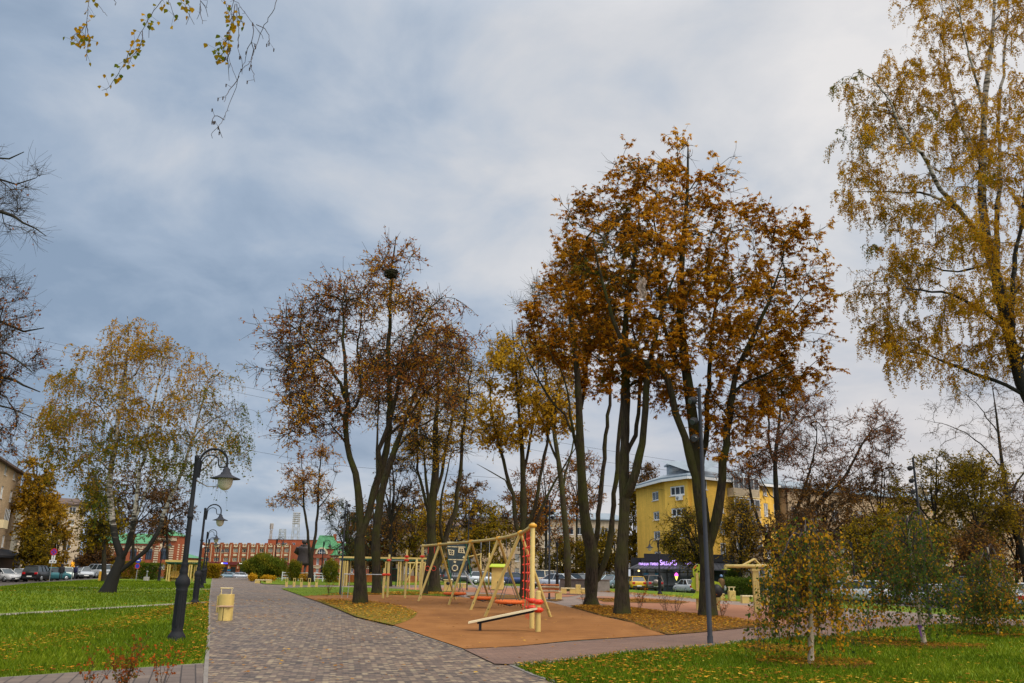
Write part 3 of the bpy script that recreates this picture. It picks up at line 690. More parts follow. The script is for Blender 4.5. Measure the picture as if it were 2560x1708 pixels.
# --- chestnut with the widest rust crown (two stems leaning apart, right of the pole's foot)
CH_OUT = [(1400, 640), (1425, 480), (1440, 455), (1475, 500), (1530, 420), (1560, 395), (1600, 415), (1660, 390), (1690, 350), (1715, 334), (1735, 350), (1745, 410), (1790, 385), (1825, 410), (1815, 480), (1850, 500), (1920, 495), (1925, 540), (1990, 545), (2040, 590), (2050, 650), (2085, 700), (2070, 760), (2060, 840), (2055, 900), (2010, 960), (2050, 950), (1990, 1000), (1930, 1040), (1880, 1100), (1850, 1180), (1810, 1130), (1770, 1060), (1700, 1000), (1640, 1010), (1560, 930), (1450, 860), (1410, 760)]
tree('chestnut_tree', 'tall rust chestnut with the widest crown, its trunk just behind the tall floodlight pole', (1770, 1545), [
    ([(1770, 1545), (1768, 1480), (1766, 1380), (1758, 1300), (1750, 1240), (1742, 1130), (1728, 1020), (1712, 900), (1700, 780), (1706, 640), (1718, 480), (1720, 370)], .31, .03, .6),
    ([(1764, 1350), (1748, 1255), (1722, 1130), (1690, 1030), (1662, 935), (1640, 915), (1575, 880), (1540, 820), (1510, 720), (1480, 600)], .20, .025, -2.6),
    ([(1768, 1370), (1792, 1290), (1806, 1200), (1815, 1110), (1830, 985), (1852, 905), (1875, 855), (1920, 760), (1955, 660)], .21, .025, -1.),
    ([(1745, 1200), (1765, 1080), (1772, 940), (1780, 820), (1800, 680), (1830, 560)], .13, .02, 3.),
    ([(1712, 930), (1672, 860), (1650, 740), (1640, 620), (1640, 470)], .09, .02, 2.2),
    ([(1872, 860), (1950, 810), (2010, 740)], .07, .015, 1.6), ([(1660, 935), (1560, 905), (1500, 900), (1450, 850)], .07, .015, .8), ([(1835, 970), (1920, 930), (1990, 900)], .07, .015, -2)],
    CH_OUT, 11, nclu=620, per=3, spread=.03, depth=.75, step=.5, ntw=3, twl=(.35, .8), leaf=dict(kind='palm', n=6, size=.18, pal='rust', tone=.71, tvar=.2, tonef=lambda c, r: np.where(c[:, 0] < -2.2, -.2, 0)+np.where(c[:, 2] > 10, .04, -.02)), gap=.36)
# --- straight chestnut between the fork and the pole
tree('chestnut_tree', 'straight thick-trunked chestnut forking high up, between the many-stemmed trunk and the floodlight pole', (1555, 1541), [
    ([(1555, 1541), (1555, 1480), (1554, 1400), (1560, 1300), (1562, 1245), (1560, 1180), (1562, 1110), (1565, 970), (1562, 860), (1570, 740), (1590, 620), (1600, 520)], .29, .03, .4),
    ([(1560, 1260), (1590, 1180), (1605, 1110), (1614, 1020), (1616, 930), (1640, 840), (1660, 760), (1690, 680)], .19, .03, -1.6),
    ([(1563, 1130), (1590, 1090), (1600, 960), (1585, 830), (1560, 700)], .1, .02, 2.), ([(1563, 930), (1530, 850), (1490, 780)], .07, .015, 1), ([(1615, 950), (1660, 900), (1700, 860)], .05, .012, 1.4)],
    [(1430, 800), (1440, 640), (1500, 560), (1560, 480), (1640, 520), (1720, 640), (1730, 800), (1700, 920), (1620, 960), (1540, 950), (1470, 920)], 12, nclu=110, per=3, spread=.05, depth=.6, ntw=3, twl=(.35, .8),
    leaf=dict(kind='palm', n=6, size=.19, pal='rust', tone=.56, tvar=.2), gap=.35)
# --- many-stemmed one left of it
tree('chestnut_tree', 'many-stemmed chestnut whose trunk splits low into three mossy stems', (1478, 1517), [
    ([(1478, 1517), (1478, 1460), (1480, 1390), (1468, 1330), (1458, 1250), (1451, 1130), (1447, 1010), (1440, 900), (1425, 790), (1410, 700)], .34, .03, -.8),
    ([(1480, 1430), (1486, 1370), (1494, 1310), (1504, 1200), (1515, 1090), (1526, 960), (1530, 840), (1520, 700)], .15, .02, 1.6),
    ([(1482, 1470), (1505, 1420), (1522, 1360), (1532, 1290), (1540, 1200), (1546, 1090), (1556, 960), (1550, 860)], .17, .025, -.6),
    ([(1456, 1180), (1435, 1090), (1418, 980), (1390, 900), (1350, 840)], .09, .015, -1.5), ([(1449, 1060), (1466, 930), (1475, 800), (1478, 680)], .09, .015, 1.5),
    ([(1452, 1120), (1410, 1040), (1370, 990), (1320, 900), (1290, 800)], .07, .012, 1.8)],
    [(1305, 800), (1350, 720), (1400, 650), (1425, 560), (1470, 600), (1530, 700), (1560, 860), (1530, 1000), (1450, 960), (1400, 950), (1340, 910), (1315, 860)], 13, nclu=190, per=3, spread=.04, depth=.7, ntw=3, twl=(.4, .9),
    leaf=dict(kind='palm', n=6, size=.18, pal='rust', tone=.6, tvar=.14, tonef=lambda c, r: np.where(c[:, 0] < -.8, -.02, .05), bias=lambda c, r: np.where(c[:, 0] < -3.3, .6, 1.)), gap=.15)
# --- central twin tree with the nest
tree('autumn_tree', 'tall sparse copper-leaved tree with a bird nest, its leaning trunk forking beside the brick path', (901, 1513), [
    ([(901, 1513), (901, 1460), (899, 1390), (899, 1345)], .30, .235, 0),
    ([(899, 1348), (898, 1300), (896, 1225), (886, 1183), (873, 1143), (865, 1080), (868, 1010), (863, 930), (860, 850), (857, 790), (862, 730)], .185, .02, -.5),
    ([(900, 1350), (918, 1290), (936, 1225), (950, 1180), (966, 1130), (974, 1040), (972, 930), (974, 820), (978, 720), (984, 640), (990, 590)], .20, .02, .8),
    ([(944, 1200), (958, 1100), (985, 1020), (1000, 930), (1030, 850), (1070, 770), (1110, 740)], .12, .02, -1.5),
    ([(868, 1020), (850, 960), (822, 910), (780, 870), (740, 820), (690, 800)], .09, .015, -1.2), ([(865, 1060), (830, 990), (760, 930), (700, 940)], .07, .012, 1.2),
    ([(870, 1050), (905, 980), (895, 880), (905, 780), (890, 720)], .08, .015, 1.6), ([(972, 960), (1020, 880), (1060, 830), (1120, 820)], .08, .015, 1.6),
    ([(960, 1090), (1010, 1060), (1060, 990), (1110, 940)], .07, .012, -1.), ([(874, 1120), (820, 1060), (770, 1090)], .06, .012, .8)],
    [(660, 810), (720, 790), (775, 770), (800, 720), (850, 705), (880, 660), (925, 650), (935, 615), (985, 560), (1030, 600), (1030, 680), (1015, 740), (1060, 740), (1095, 712), (1130, 730), (1155, 775), (1110, 800), (1160, 850), (1180, 900), (1150, 960), (1090, 1000), (1040, 1060), (940, 1030), (880, 1080), (800, 1110), (750, 1090), (690, 1010), (665, 930), (720, 870)], 28,
    nclu=130, per=8, spread=.045, depth=.8, step=.55, bark='bark', twigbark='bark_dark', tip=.012, ntw=5, twl=(.5, 1.2), droop=.0, leaf=dict(n=5, size=.13, w=.62, pal='brownred', tone=.56, tvar=.15, tonef=lambda c, r: np.where((c[:, 2] < 9.5) & (c[:, 2] > 5), .14, 0)), gap=.28)
tree('autumn_tree', 'second dark trunk close behind the nest tree, leaning to its right', (943, 1487), [
    ([(943, 1487), (941, 1430), (940, 1340), (950, 1260), (962, 1200), (985, 1130), (1010, 1060), (1040, 980), (1080, 900)], .33, .03, .6),
    ([(944, 1330), (946, 1240), (940, 1150), (946, 1050), (950, 950)], .14, .02, 1.4), ([(985, 1130), (1030, 1080), (1090, 1040), (1150, 960)], .09, .015, 1)],
    [(900, 1000), (960, 880), (1060, 850), (1160, 880), (1180, 950), (1120, 1030), (1040, 1100), (960, 1080)], 22, nclu=34, per=9, spread=.07, depth=.7, step=.6, twigbark='bark_dark', tip=.012, ntw=4, twl=(.6, 1.2), droop=0,
    leaf=dict(n=3, size=.14, w=.6, pal='brownred', tone=.62), gap=.35)
# --- multi-stem tree in the middle
tree('autumn_tree', 'several-stemmed nearly bare tree behind the left end of the swing frame', (1086, 1483), [
    ([(1086, 1483), (1086, 1430), (1080, 1360), (1078, 1290), (1084, 1230), (1090, 1160), (1088, 1080), (1094, 1000), (1096, 910)], .42, .03, -.6),
    ([(1094, 1430), (1112, 1360), (1130, 1300), (1145, 1230), (1152, 1150), (1160, 1060), (1170, 980), (1180, 900)], .22, .03, .8), ([(1082, 1330), (1068, 1260), (1050, 1200), (1040, 1120), (1050, 1040)], .15, .02, .6),
    ([(1086, 1250), (1104, 1180), (1118, 1100), (1140, 1000), (1150, 900)], .14, .02, 1.8), ([(1092, 1150), (1060, 1080), (1020, 1000)], .09, .015, -1.8), ([(1110, 1370), (1100, 1280), (1112, 1200), (1130, 1130)], .13, .02, -1.3)],
    [(985, 1060), (1010, 950), (1060, 880), (1110, 830), (1170, 850), (1215, 930), (1215, 1040), (1180, 1120), (1130, 1160), (1060, 1150), (1010, 1130)], 23, nclu=75, per=8, spread=.055, depth=.8, step=.7, tip=.014, twigbark='bark_dark', ntw=4, twl=(.7, 1.5), droop=0,
    leaf=dict(n=5, size=.18, w=.65, pal='amber', tone=.55), gap=.3)
tree('autumn_tree', 'slim leaning trunk close beside the several-stemmed bare tree', (1059, 1488), [([(1059, 1488), (1066, 1440), (1074, 1390), (1076, 1330), (1072, 1260), (1064, 1190), (1058, 1100)], .2, .03, .4), ([(1072, 1280), (1050, 1200), (1020, 1140)], .07, .015, 1)],
    [(1000, 1180), (1020, 1090), (1060, 1040), (1100, 1090), (1110, 1170), (1060, 1200)], 24, nclu=16, per=8, spread=.1, step=.6, tip=.013, twigbark='bark_dark', ntw=4, twl=(.6, 1.2), leaf=dict(n=2, size=.15, w=.65, pal='amber', tone=.5), gap=.4)
# --- yellow tree behind the swing
tree('maple_tree', 'slender yellow-topped tree with five rising stems behind the nest swings', (1310, 1499), [
    ([(1310, 1499), (1311, 1440), (1309, 1370), (1309, 1300), (1308, 1220), (1306, 1140), (1300, 1060), (1292, 960), (1290, 880)], .27, .03, .2),
    ([(1309, 1370), (1292, 1310), (1282, 1240), (1274, 1210), (1256, 1150), (1240, 1090), (1228, 1010), (1225, 930)], .15, .02, .8), ([(1312, 1350), (1332, 1290), (1345, 1230), (1354, 1170), (1368, 1110), (1380, 1040), (1398, 960)], .15, .02, -.6),
    ([(1318, 1390), (1338, 1320), (1362, 1250), (1400, 1180), (1425, 1140), (1450, 1100)], .12, .015, -1.4), ([(1307, 1190), (1322, 1120), (1336, 1040), (1345, 950), (1350, 880)], .1, .015, 1.3), ([(1282, 1245), (1262, 1200), (1225, 1180), (1192, 1160)], .06, .012, -.5)],
    [(1205, 900), (1235, 840), (1290, 820), (1340, 840), (1400, 850), (1440, 920), (1450, 1040), (1420, 1100), (1370, 1110), (1320, 1080), (1270, 1120), (1210, 1100), (1190, 1020), (1215, 960)], 25, nclu=95, per=7, spread=.05, depth=.8, step=.55, tip=.011, twigbark='bark_dark', ntw=4, twl=(.45, 1.), droop=0,
    leaf=dict(n=6, size=.17, w=.75, pal='amber', tone=.6, bias=lambda c, r: np.clip(.4+(c[:, 2]-7)/6-(c[:, 0]-.5)*.2, .08, 1.25)), gap=.25)
# bare tree at the chestnut's left shoulder
tree('bare_tree', 'bare grey-twigged tree rising at the left shoulder of the rust chestnuts', (1420, 1480), [([(1420, 1480), (1418, 1380), (1410, 1280), (1400, 1180), (1385, 1080), (1370, 980), (1355, 880), (1340, 780), (1330, 720)], .3, .03, 0),
    ([(1400, 1180), (1370, 1090), (1330, 1000), (1290, 900), (1280, 800)], .12, .02, 1), ([(1385, 1080), (1400, 960), (1410, 840), (1400, 720)], .12, .02, -1.5), ([(1405, 1230), (1430, 1120), (1450, 1010), (1470, 930)], .1, .02, 1)],
    [(1255, 830), (1290, 720), (1330, 660), (1400, 640), (1440, 700), (1450, 900), (1420, 1040), (1350, 1050), (1290, 980)], 26, nclu=55, per=9, spread=.07, depth=.7, step=.7, tip=.013, bark='bark', twigbark='bark_dark', ntw=5, twl=(.6, 1.4), droop=-.25, leaf=dict(n=1, size=.15, pal='amber', bias=lambda c, r: np.full(len(c), .15)))
# --- left leaning birch
tree('birch_tree', 'weeping birch with three white stems growing from one black leaning trunk on the lawn', (268, 1482), [
    ([(268, 1482), (285, 1440), (300, 1405), (303, 1392)], .40, .27, .1),
    ([(303, 1395), (296, 1375), (288, 1355), (282, 1310), (277, 1240), (276, 1180), (290, 1110), (296, 1040), (310, 960), (318, 890), (322, 820), (318, 790)], .23, .018, .4),
    ([(303, 1405), (322, 1360), (330, 1320), (338, 1260), (346, 1200), (360, 1130), (375, 1070), (385, 1000), (400, 930), (425, 880), (440, 850)], .14, .02, -1.4),
    ([(296, 1425), (335, 1405), (368, 1375), (392, 1335), (408, 1290), (428, 1240), (450, 1190), (470, 1130), (486, 1080), (502, 1020), (520, 960), (550, 930)], .15, .02, 1.),
    ([(312, 1390), (325, 1330), (348, 1270), (370, 1210), (400, 1160), (420, 1120)], .09, .02, -1.8), ([(278, 1170), (230, 1140), (180, 1125), (130, 1120)], .06, .015, -1.2), ([(292, 1090), (250, 1020), (200, 970), (150, 950)], .06, .015, 1.4),
    ([(445, 1200), (500, 1180), (550, 1130), (600, 1090)], .06, .015, 1), ([(480, 1090), (530, 1050), (580, 1020)], .05, .012, -1.), ([(455, 1180), (520, 1215), (570, 1210)], .05, .012, .6), ([(300, 1000), (360, 900), (390, 860)], .06, .015, 1.5), ([(278, 1220), (240, 1230), (190, 1225)], .05, .012, .9)],
    [(105, 1010), (115, 940), (170, 930), (190, 860), (250, 845), (290, 830), (300, 790), (325, 790), (340, 830), (395, 840), (430, 870), (470, 870), (510, 930), (560, 925), (600, 970), (620, 1050), (630, 1110), (600, 1160), (540, 1190), (470, 1200), (420, 1170), (360, 1150), (310, 1170), (260, 1250), (210, 1240), (180, 1190), (120, 1130), (100, 1060)], 31,
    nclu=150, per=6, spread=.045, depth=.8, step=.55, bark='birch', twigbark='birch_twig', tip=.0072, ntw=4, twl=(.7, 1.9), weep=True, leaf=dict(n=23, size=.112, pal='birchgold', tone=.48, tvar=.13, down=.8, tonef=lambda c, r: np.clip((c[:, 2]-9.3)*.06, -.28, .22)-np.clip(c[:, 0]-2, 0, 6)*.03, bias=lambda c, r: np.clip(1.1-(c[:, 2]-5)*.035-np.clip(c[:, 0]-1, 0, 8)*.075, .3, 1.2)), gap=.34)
# --- big birch at the right edge
tree('birch_tree', 'large weeping birch with gold leaves leaning in over the lawn from the right side', (2760, 1580), [
    ([(2760, 1580), (2720, 1400), (2660, 1200), (2600, 1060), (2555, 960), (2528, 860), (2505, 760), (2490, 690), (2470, 620), (2455, 500), (2458, 380), (2462, 250), (2480, 100), (2490, -80)], .28, .025, .4),
    ([(2475, 640), (2440, 580), (2400, 530), (2350, 470), (2320, 410), (2260, 330), (2210, 230), (2150, 180)], .10, .015, -1.2), ([(2490, 690), (2492, 560), (2500, 440), (2496, 300), (2510, 150), (2520, 0)], .10, .02, 1.6),
    ([(2535, 900), (2530, 780), (2540, 640), (2560, 500), (2575, 380), (2600, 200)], .10, .02, -1.6), ([(2512, 820), (2440, 770), (2380, 735), (2300, 725), (2240, 720)], .07, .015, -1.4), ([(2560, 980), (2480, 950), (2400, 920), (2320, 890), (2250, 880)], .08, .015, 1.), ([(2545, 930), (2620, 800), (2700, 700)], .1, .02, 1),
    ([(2400, 530), (2330, 490), (2260, 480), (2140, 480)], .06, .012, 1.3), ([(2460, 420), (2400, 300), (2370, 180), (2350, 60)], .07, .012, .8), ([(2465, 300), (2420, 120), (2380, -20)], .06, .012, -1.4), ([(2480, 650), (2420, 680), (2330, 670), (2250, 650)], .05, .012, 1.)],
    [(2275, -60), (2290, 40), (2270, 110), (2230, 130), (2200, 200), (2130, 165), (2075, 195), (2090, 240), (2150, 260), (2150, 330), (2095, 400), (2130, 460), (2080, 490), (2110, 540), (2160, 560), (2150, 640), (2120, 740), (2200, 760), (2170, 860), (2240, 930), (2330, 920), (2400, 960), (2480, 950), (2640, 900), (2760, 700), (2760, -60)], 32,
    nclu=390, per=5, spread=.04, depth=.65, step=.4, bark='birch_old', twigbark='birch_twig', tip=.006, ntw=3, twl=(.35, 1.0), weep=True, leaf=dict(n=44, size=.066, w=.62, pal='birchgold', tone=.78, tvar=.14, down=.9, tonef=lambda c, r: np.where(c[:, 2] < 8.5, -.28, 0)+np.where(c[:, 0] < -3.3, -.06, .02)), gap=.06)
# ------------------------------------------------------------------ more trees
# trees standing behind, each with its own crown; (label, base px, Y, crown centre, radii, trunk r, palette, kw)
def bg(name, label, bx, Y, cx, cy, rx, ry, r0, pal, seed, n=6, lf=None, bark='bark_dark', group=None, forky=None, **kw):
    by = 1470
    lf = lf or {}
    d = dict(n=5, size=.20*max(1, Y/75), w=.7, pal=pal, tone=.5, tvar=.16); d.update(lf)
    k = dict(nclu=46, per=7, spread=.075, depth=.8, step=.9, tip=.016*max(1, Y/80), ntw=3, twl=(.7, 1.5), droop=0, gap=.15); k.update(kw)
    bp = P(bx, 1440, Y)
    return tree(name, label, (bx, by), auto_limbs(bx, by, cx, cy, rx, ry, r0, seed, n=n, Yd=rx/F*Y*.5), ell(cx, cy, rx, ry, 16, .16, seed), seed, Y=Y, bark=bark, leaf=d, group=group, **k)
GB = 'autumn trees behind the playground'
tree('autumn_tree', 'small forked tree with few yellow leaves standing behind the bronze statue', (777, 1456.5), [
    ([(777, 1456.5), (777, 1430), (778, 1392)], .30, .24, 0), ([(777, 1395), (770, 1330), (760, 1270), (757, 1200), (752, 1130)], .17, .03, -1), ([(779, 1395), (787, 1340), (795, 1270), (800, 1180), (806, 1110)], .19, .03, 1),
    ([(760, 1275), (735, 1245), (708, 1243), (684, 1262)], .08, .02, -1), ([(795, 1270), (820, 1240), (835, 1200)], .08, .02, 1), ([(757, 1210), (735, 1180), (720, 1160)], .07, .02, 1)],
    [(680, 1265), (700, 1235), (720, 1160), (745, 1120), (780, 1150), (800, 1095), (830, 1120), (850, 1180), (840, 1250), (820, 1300), (800, 1260), (775, 1240), (755, 1280), (735, 1260)], 41,
    nclu=60, per=6, spread=.05, depth=.7, step=.8, tip=.017, bark='bark_dark', ntw=3, twl=(.5, 1.1), leaf=dict(n=4, size=.2, w=.65, pal='brownred', tone=.66), gap=.2)
bg('spruce_tree', 'dark drooping spruce hidden behind the nest tree trunks', 868, 100, 868, 1330, 50, 95, .2, 'olive', 42, 6, dict(n=5, tone=.1, tvar=.06, size=.2, w=.3, down=1.2), nclu=30, droop=.5, gap=.3)
bg('bare_tree', 'bare many-branched tree between the nest tree and the middle stems', 975, 82, 985, 1240, 55, 115, .2, 'brown', 43, 6, dict(n=1), nclu=36, twl=(.6, 1.4), tip=.018)
rowc = [('rust-tinged tree behind the blue-grey lamp pole and the pergola', 925, 118, 935, 1330, 60, 85, 'brown'), ('dull gold tree behind the pergola roof', 985, 122, 990, 1350, 62, 75, 'yellowgreen'),
        ('russet tree behind the stems of the middle tree', 1040, 126, 1030, 1310, 62, 95, 'brown'), ('ochre tree standing directly behind the climbing tower', 1128, 112, 1130, 1330, 66, 95, 'amber'),
        ('brown thinning tree behind the climbing tower roof', 1175, 130, 1165, 1290, 60, 105, 'brown'), ('olive gold tree behind the lime-roofed hut', 1225, 112, 1225, 1350, 55, 80, 'yellowgreen'),
        ('red-leaved tree behind the yellow stems at the swing', 1365, 118, 1365, 1250, 85, 100, 'brownred'), ('russet tree behind the post of the swing frame', 1320, 128, 1310, 1300, 60, 90, 'brown'),
        ('golden bushy tree by the beige flats', 1405, 122, 1415, 1400, 62, 60, 'yellowgreen'), ('yellow bushy tree behind the forked chestnut trunk', 1490, 118, 1500, 1395, 62, 62, 'yellowgreen'),
        ('red maple crown beside the beige flats', 1440, 140, 1450, 1220, 62, 75, 'brownred'), ('small bare treetop left of the yellow house', 1610, 150, 1605, 1215, 50, 60, 'brown'),
        ('brown tree leaning at the left wall of the yellow house', 1590, 124, 1585, 1330, 32, 110, 'yellowgreen'), ('dark thin tree at the left of the tall pergola board', 890, 130, 900, 1370, 40, 60, 'brown')]
for i, (lb, bx, Y, cx, cy, rx, ry, pal) in enumerate(rowc):
    bg('autumn_tree', lb, bx, Y, cx, cy, rx, ry, .24, pal, 60+i, 6, dict(n=7 if pal != 'brownred' else 5, tone=.45, size=.26), group=GB, nclu=44, gap=.08)
GR = 'trees along the car park'
for i, (lb, bx, Y, cx, cy, rx, ry, pal, n) in enumerate([
    ('yellow-leaved tree in front of the yellow house balconies', 1760, 88, 1722, 1345, 60, 75, 'yellowgreen', 3), ('gold tree close to the yellow house entrance', 1850, 92, 1855, 1345, 46, 85, 'amber', 3),
    ('rusty dense tree right of the yellow house', 2060, 98, 2060, 1300, 95, 105, 'brown', 7), ('brown tree behind the dark right-hand floodlight pole', 2200, 104, 2200, 1270, 85, 120, 'brown', 6),
    ('tall yellow-green tree behind the right-hand floodlight pole', 2330, 96, 2340, 1250, 95, 130, 'yellowgreen', 8), ('dense yellow tree near the right edge of the car park', 2440, 92, 2450, 1270, 85, 120, 'yellowgreen', 8),
    ('dark rusty tree behind the black parked car', 2540, 98, 2545, 1330, 95, 120, 'brown', 8), ('green-gold tree behind the white hatchback', 2215, 80, 2190, 1370, 80, 90, 'yellowgreen', 7), ('rust coloured undergrowth tree behind the leaning bare tree', 1990, 90, 1985, 1370, 80, 80, 'brown', 7),
    ('olive tree behind the middle weeping birch', 2300, 76, 2300, 1390, 70, 80, 'yellowgreen', 7), ('brown tree behind the farthest weeping birch', 2440, 74, 2440, 1410, 70, 70, 'brown', 7)]):
    bg('autumn_tree', lb, bx, Y, cx, cy, rx, ry, .24, pal, 90+i, 6, dict(n=n, tone=.42, size=.21), group=GR, nclu=74, gap=.1)
GLb = 'trees by the left-hand flats'
for i, (lb, bx, Y, cx, cy, rx, ry, pal, n) in enumerate([
    ('golden weeping birch beside the beige brick flats', 100, 112, 92, 1240, 58, 105, 'amber', 13), ('tall amber tree between the two beige blocks', 150, 118, 122, 1330, 50, 105, 'amber', 13), ('dark green-gold tree behind the parked black car', 75, 108, 85, 1390, 48, 70, 'yellowgreen', 12),
    ('rust tree behind the left birch stems', 330, 128, 345, 1270, 88, 95, 'brown', 7), ('brown tree behind the lowest birch limb', 420, 135, 410, 1280, 65, 75, 'brown', 6), ('small rusty tree in front of the arched brick hall', 240, 122, 240, 1395, 45, 45, 'brown', 8), ('dark mossy tree just behind the leaning birch foot', 262, 86, 250, 1290, 55, 80, 'yellowgreen', 4)]):
    bg('autumn_tree', lb, bx, Y, cx, cy, rx, ry, .24, pal, 120+i, 6, dict(n=n, tone=.38, size=.24), group=GLb, nclu=50, gap=.06)
# --- leaning bare tree at right and its neighbours
tree('bare_tree', 'dark wide-spreading tree with bare reddish twigs in front of the yellow house', (1954, 1488), [
    ([(1954, 1488), (1952, 1430), (1953, 1390), (1950, 1340), (1944, 1280), (1940, 1220), (1938, 1150), (1945, 1080), (1952, 1010), (1956, 960)], .46, .05, 0),
    ([(1948, 1400), (1920, 1350), (1895, 1300), (1878, 1240), (1872, 1180), (1880, 1130)], .26, .03, -1.5), ([(1956, 1345), (1985, 1315), (2030, 1275), (2080, 1225), (2120, 1180), (2150, 1120), (2190, 1060)], .36, .035, .8), ([(1954, 1360), (1980, 1310), (2000, 1250), (2020, 1190), (2040, 1110), (2040, 1050)], .24, .03, 2.),
    ([(1938, 1170), (1922, 1100), (1920, 1030), (1900, 960)], .2, .03, 1), ([(1942, 1110), (1980, 1050), (2020, 1000), (2050, 960)], .1, .015, -1.2), ([(2080, 1225), (2150, 1190), (2220, 1150)], .07, .012, -1), ([(1932, 1250), (1890, 1170), (1870, 1080)], .08, .015, -1)],
    [(1800, 1130), (1830, 1010), (1890, 930), (1960, 910), (2040, 930), (2090, 1010), (2085, 1080), (2150, 1020), (2190, 1010), (2240, 1060), (2255, 1120), (2220, 1190), (2120, 1230), (2060, 1250), (1980, 1260), (1880, 1230), (1820, 1190)], 51,
    nclu=140, per=9, spread=.045, depth=.8, step=.7, tip=.019, bark='bark_dark', twigbark='bark_brown', ntw=5, twl=(.6, 1.4), droop=-.2, leaf=dict(n=4, size=.16, pal='brownred', tone=.22, tvar=.08), gap=.2)
tree('bare_tree', 'gnarled dark tree with bare branches at the right edge behind the weeping birches', (2570, 1500), [
    ([(2570, 1500), (2562, 1420), (2550, 1360), (2530, 1300), (2518, 1240), (2508, 1180), (2498, 1100), (2490, 1030), (2480, 960)], .38, .03, 0),
    ([(2520, 1240), (2560, 1180), (2600, 1100)], .14, .02, 1), ([(2522, 1260), (2470, 1210), (2410, 1180), (2350, 1120)], .1, .015, -1), ([(2505, 1170), (2450, 1110), (2390, 1070), (2310, 1050)], .09, .015, 1), ([(2495, 1080), (2440, 1010), (2380, 960)], .07, .012, -1), ([(2545, 1340), (2490, 1300), (2440, 1290)], .08, .015, 1.)],
    [(2300, 1040), (2360, 1000), (2400, 940), (2480, 920), (2620, 900), (2640, 1200), (2600, 1330), (2500, 1330), (2420, 1290), (2340, 1200)], 52, nclu=90, per=8, spread=.05, depth=.8, step=.6, tip=.011, bark='bark_dark', twigbark='bark_brown', ntw=4, twl=(.5, 1.2), droop=.2, leaf=dict(n=2, size=.12, pal='brown', tone=.4), gap=.3)
tree('autumn_tree', 'fork-trunked yellow-green tree beside the white hatchback', (2145, 1478), [
    ([(2145, 1478), (2142, 1440), (2138, 1400), (2130, 1360), (2128, 1290), (2130, 1220)], .3, .03, 0), ([(2146, 1450), (2160, 1420), (2180, 1395), (2200, 1340), (2210, 1280)], .18, .02, .8), ([(2140, 1430), (2122, 1400), (2110, 1350), (2100, 1300)], .14, .02, -1)],
    [(2050, 1300), (2090, 1230), (2150, 1200), (2220, 1230), (2260, 1310), (2240, 1390), (2180, 1400), (2100, 1380)], 53, nclu=50, per=7, spread=.07, depth=.8, step=.7, bark='bark_dark', tip=.012, ntw=3, twl=(.5, 1.2), leaf=dict(n=5, size=.2, pal='yellowgreen', tone=.4), gap=.2)
tree('autumn_tree', 'thin crooked tree with yellow leaves below the right-hand floodlights', (2345, 1480), [
    ([(2345, 1480), (2352, 1420), (2352, 1370), (2336, 1320), (2322, 1290), (2326, 1220), (2330, 1150)], .2, .03, 0), ([(2336, 1320), (2370, 1270), (2400, 1230), (2440, 1180)], .1, .02, .8), ([(2322, 1290), (2300, 1270), (2280, 1220)], .08, .02, -1)],
    [(2260, 1250), (2290, 1170), (2340, 1130), (2420, 1140), (2470, 1200), (2450, 1300), (2380, 1330), (2300, 1320)], 54, nclu=50, per=7, spread=.07, depth=.8, step=.7, bark='bark_dark', tip=.012, ntw=3, twl=(.5, 1.2), leaf=dict(n=5, size=.18, pal='yellowgreen', tone=.6), gap=.2)
# --- left edge bare tree, trunk outside the frame
tree('bare_tree', 'bare tree at the left edge with twigs and a few russet leaves against the sky', (-420, 1580), [
    ([(-420, 1580), (-420, 1300), (-410, 1050), (-400, 800), (-380, 560), (-350, 350)], .4, .06, 0), ([(-410, 1100), (-250, 1000), (-120, 950), (0, 945), (60, 960), (100, 980)], .12, .012, -.6), ([(-405, 900), (-260, 830), (-120, 790), (0, 805), (60, 830), (110, 820)], .12, .012, .6),
    ([(-400, 760), (-240, 640), (-100, 540), (0, 530), (60, 560), (115, 590)], .12, .010, -.8), ([(-390, 640), (-200, 500), (-60, 450), (40, 455), (90, 445)], .1, .01, .6), ([(-390, 600), (-200, 430), (-60, 400), (20, 395), (60, 380)], .1, .01, 0), ([(-415, 1180), (-250, 1080), (-80, 1010), (20, 1020), (85, 1045)], .1, .01, 1), ([(-405, 960), (-240, 900), (-80, 870), (20, 885), (80, 930)], .1, .01, -1)],
    [(-160, 360), (20, 345), (60, 400), (100, 430), (60, 480), (70, 530), (110, 590), (40, 590), (-20, 620), (-20, 690), (60, 700), (60, 740), (110, 790), (70, 870), (115, 880), (60, 950), (95, 1040), (20, 1080), (30, 1130), (-60, 1130), (-160, 1000)], 55,
    nclu=110, per=8, spread=.035, depth=.6, step=.35, tip=.0048, bark='bark_dark', twigbark='bark_brown', ntw=4, twl=(.3, .75), droop=-.1, leaf=dict(n=1, size=.085, w=.6, pal='brownred', tone=.28, tvar=.1, bias=lambda c, r: np.where(c[:, 2] < 8.6, 1., .08)), gap=.15)
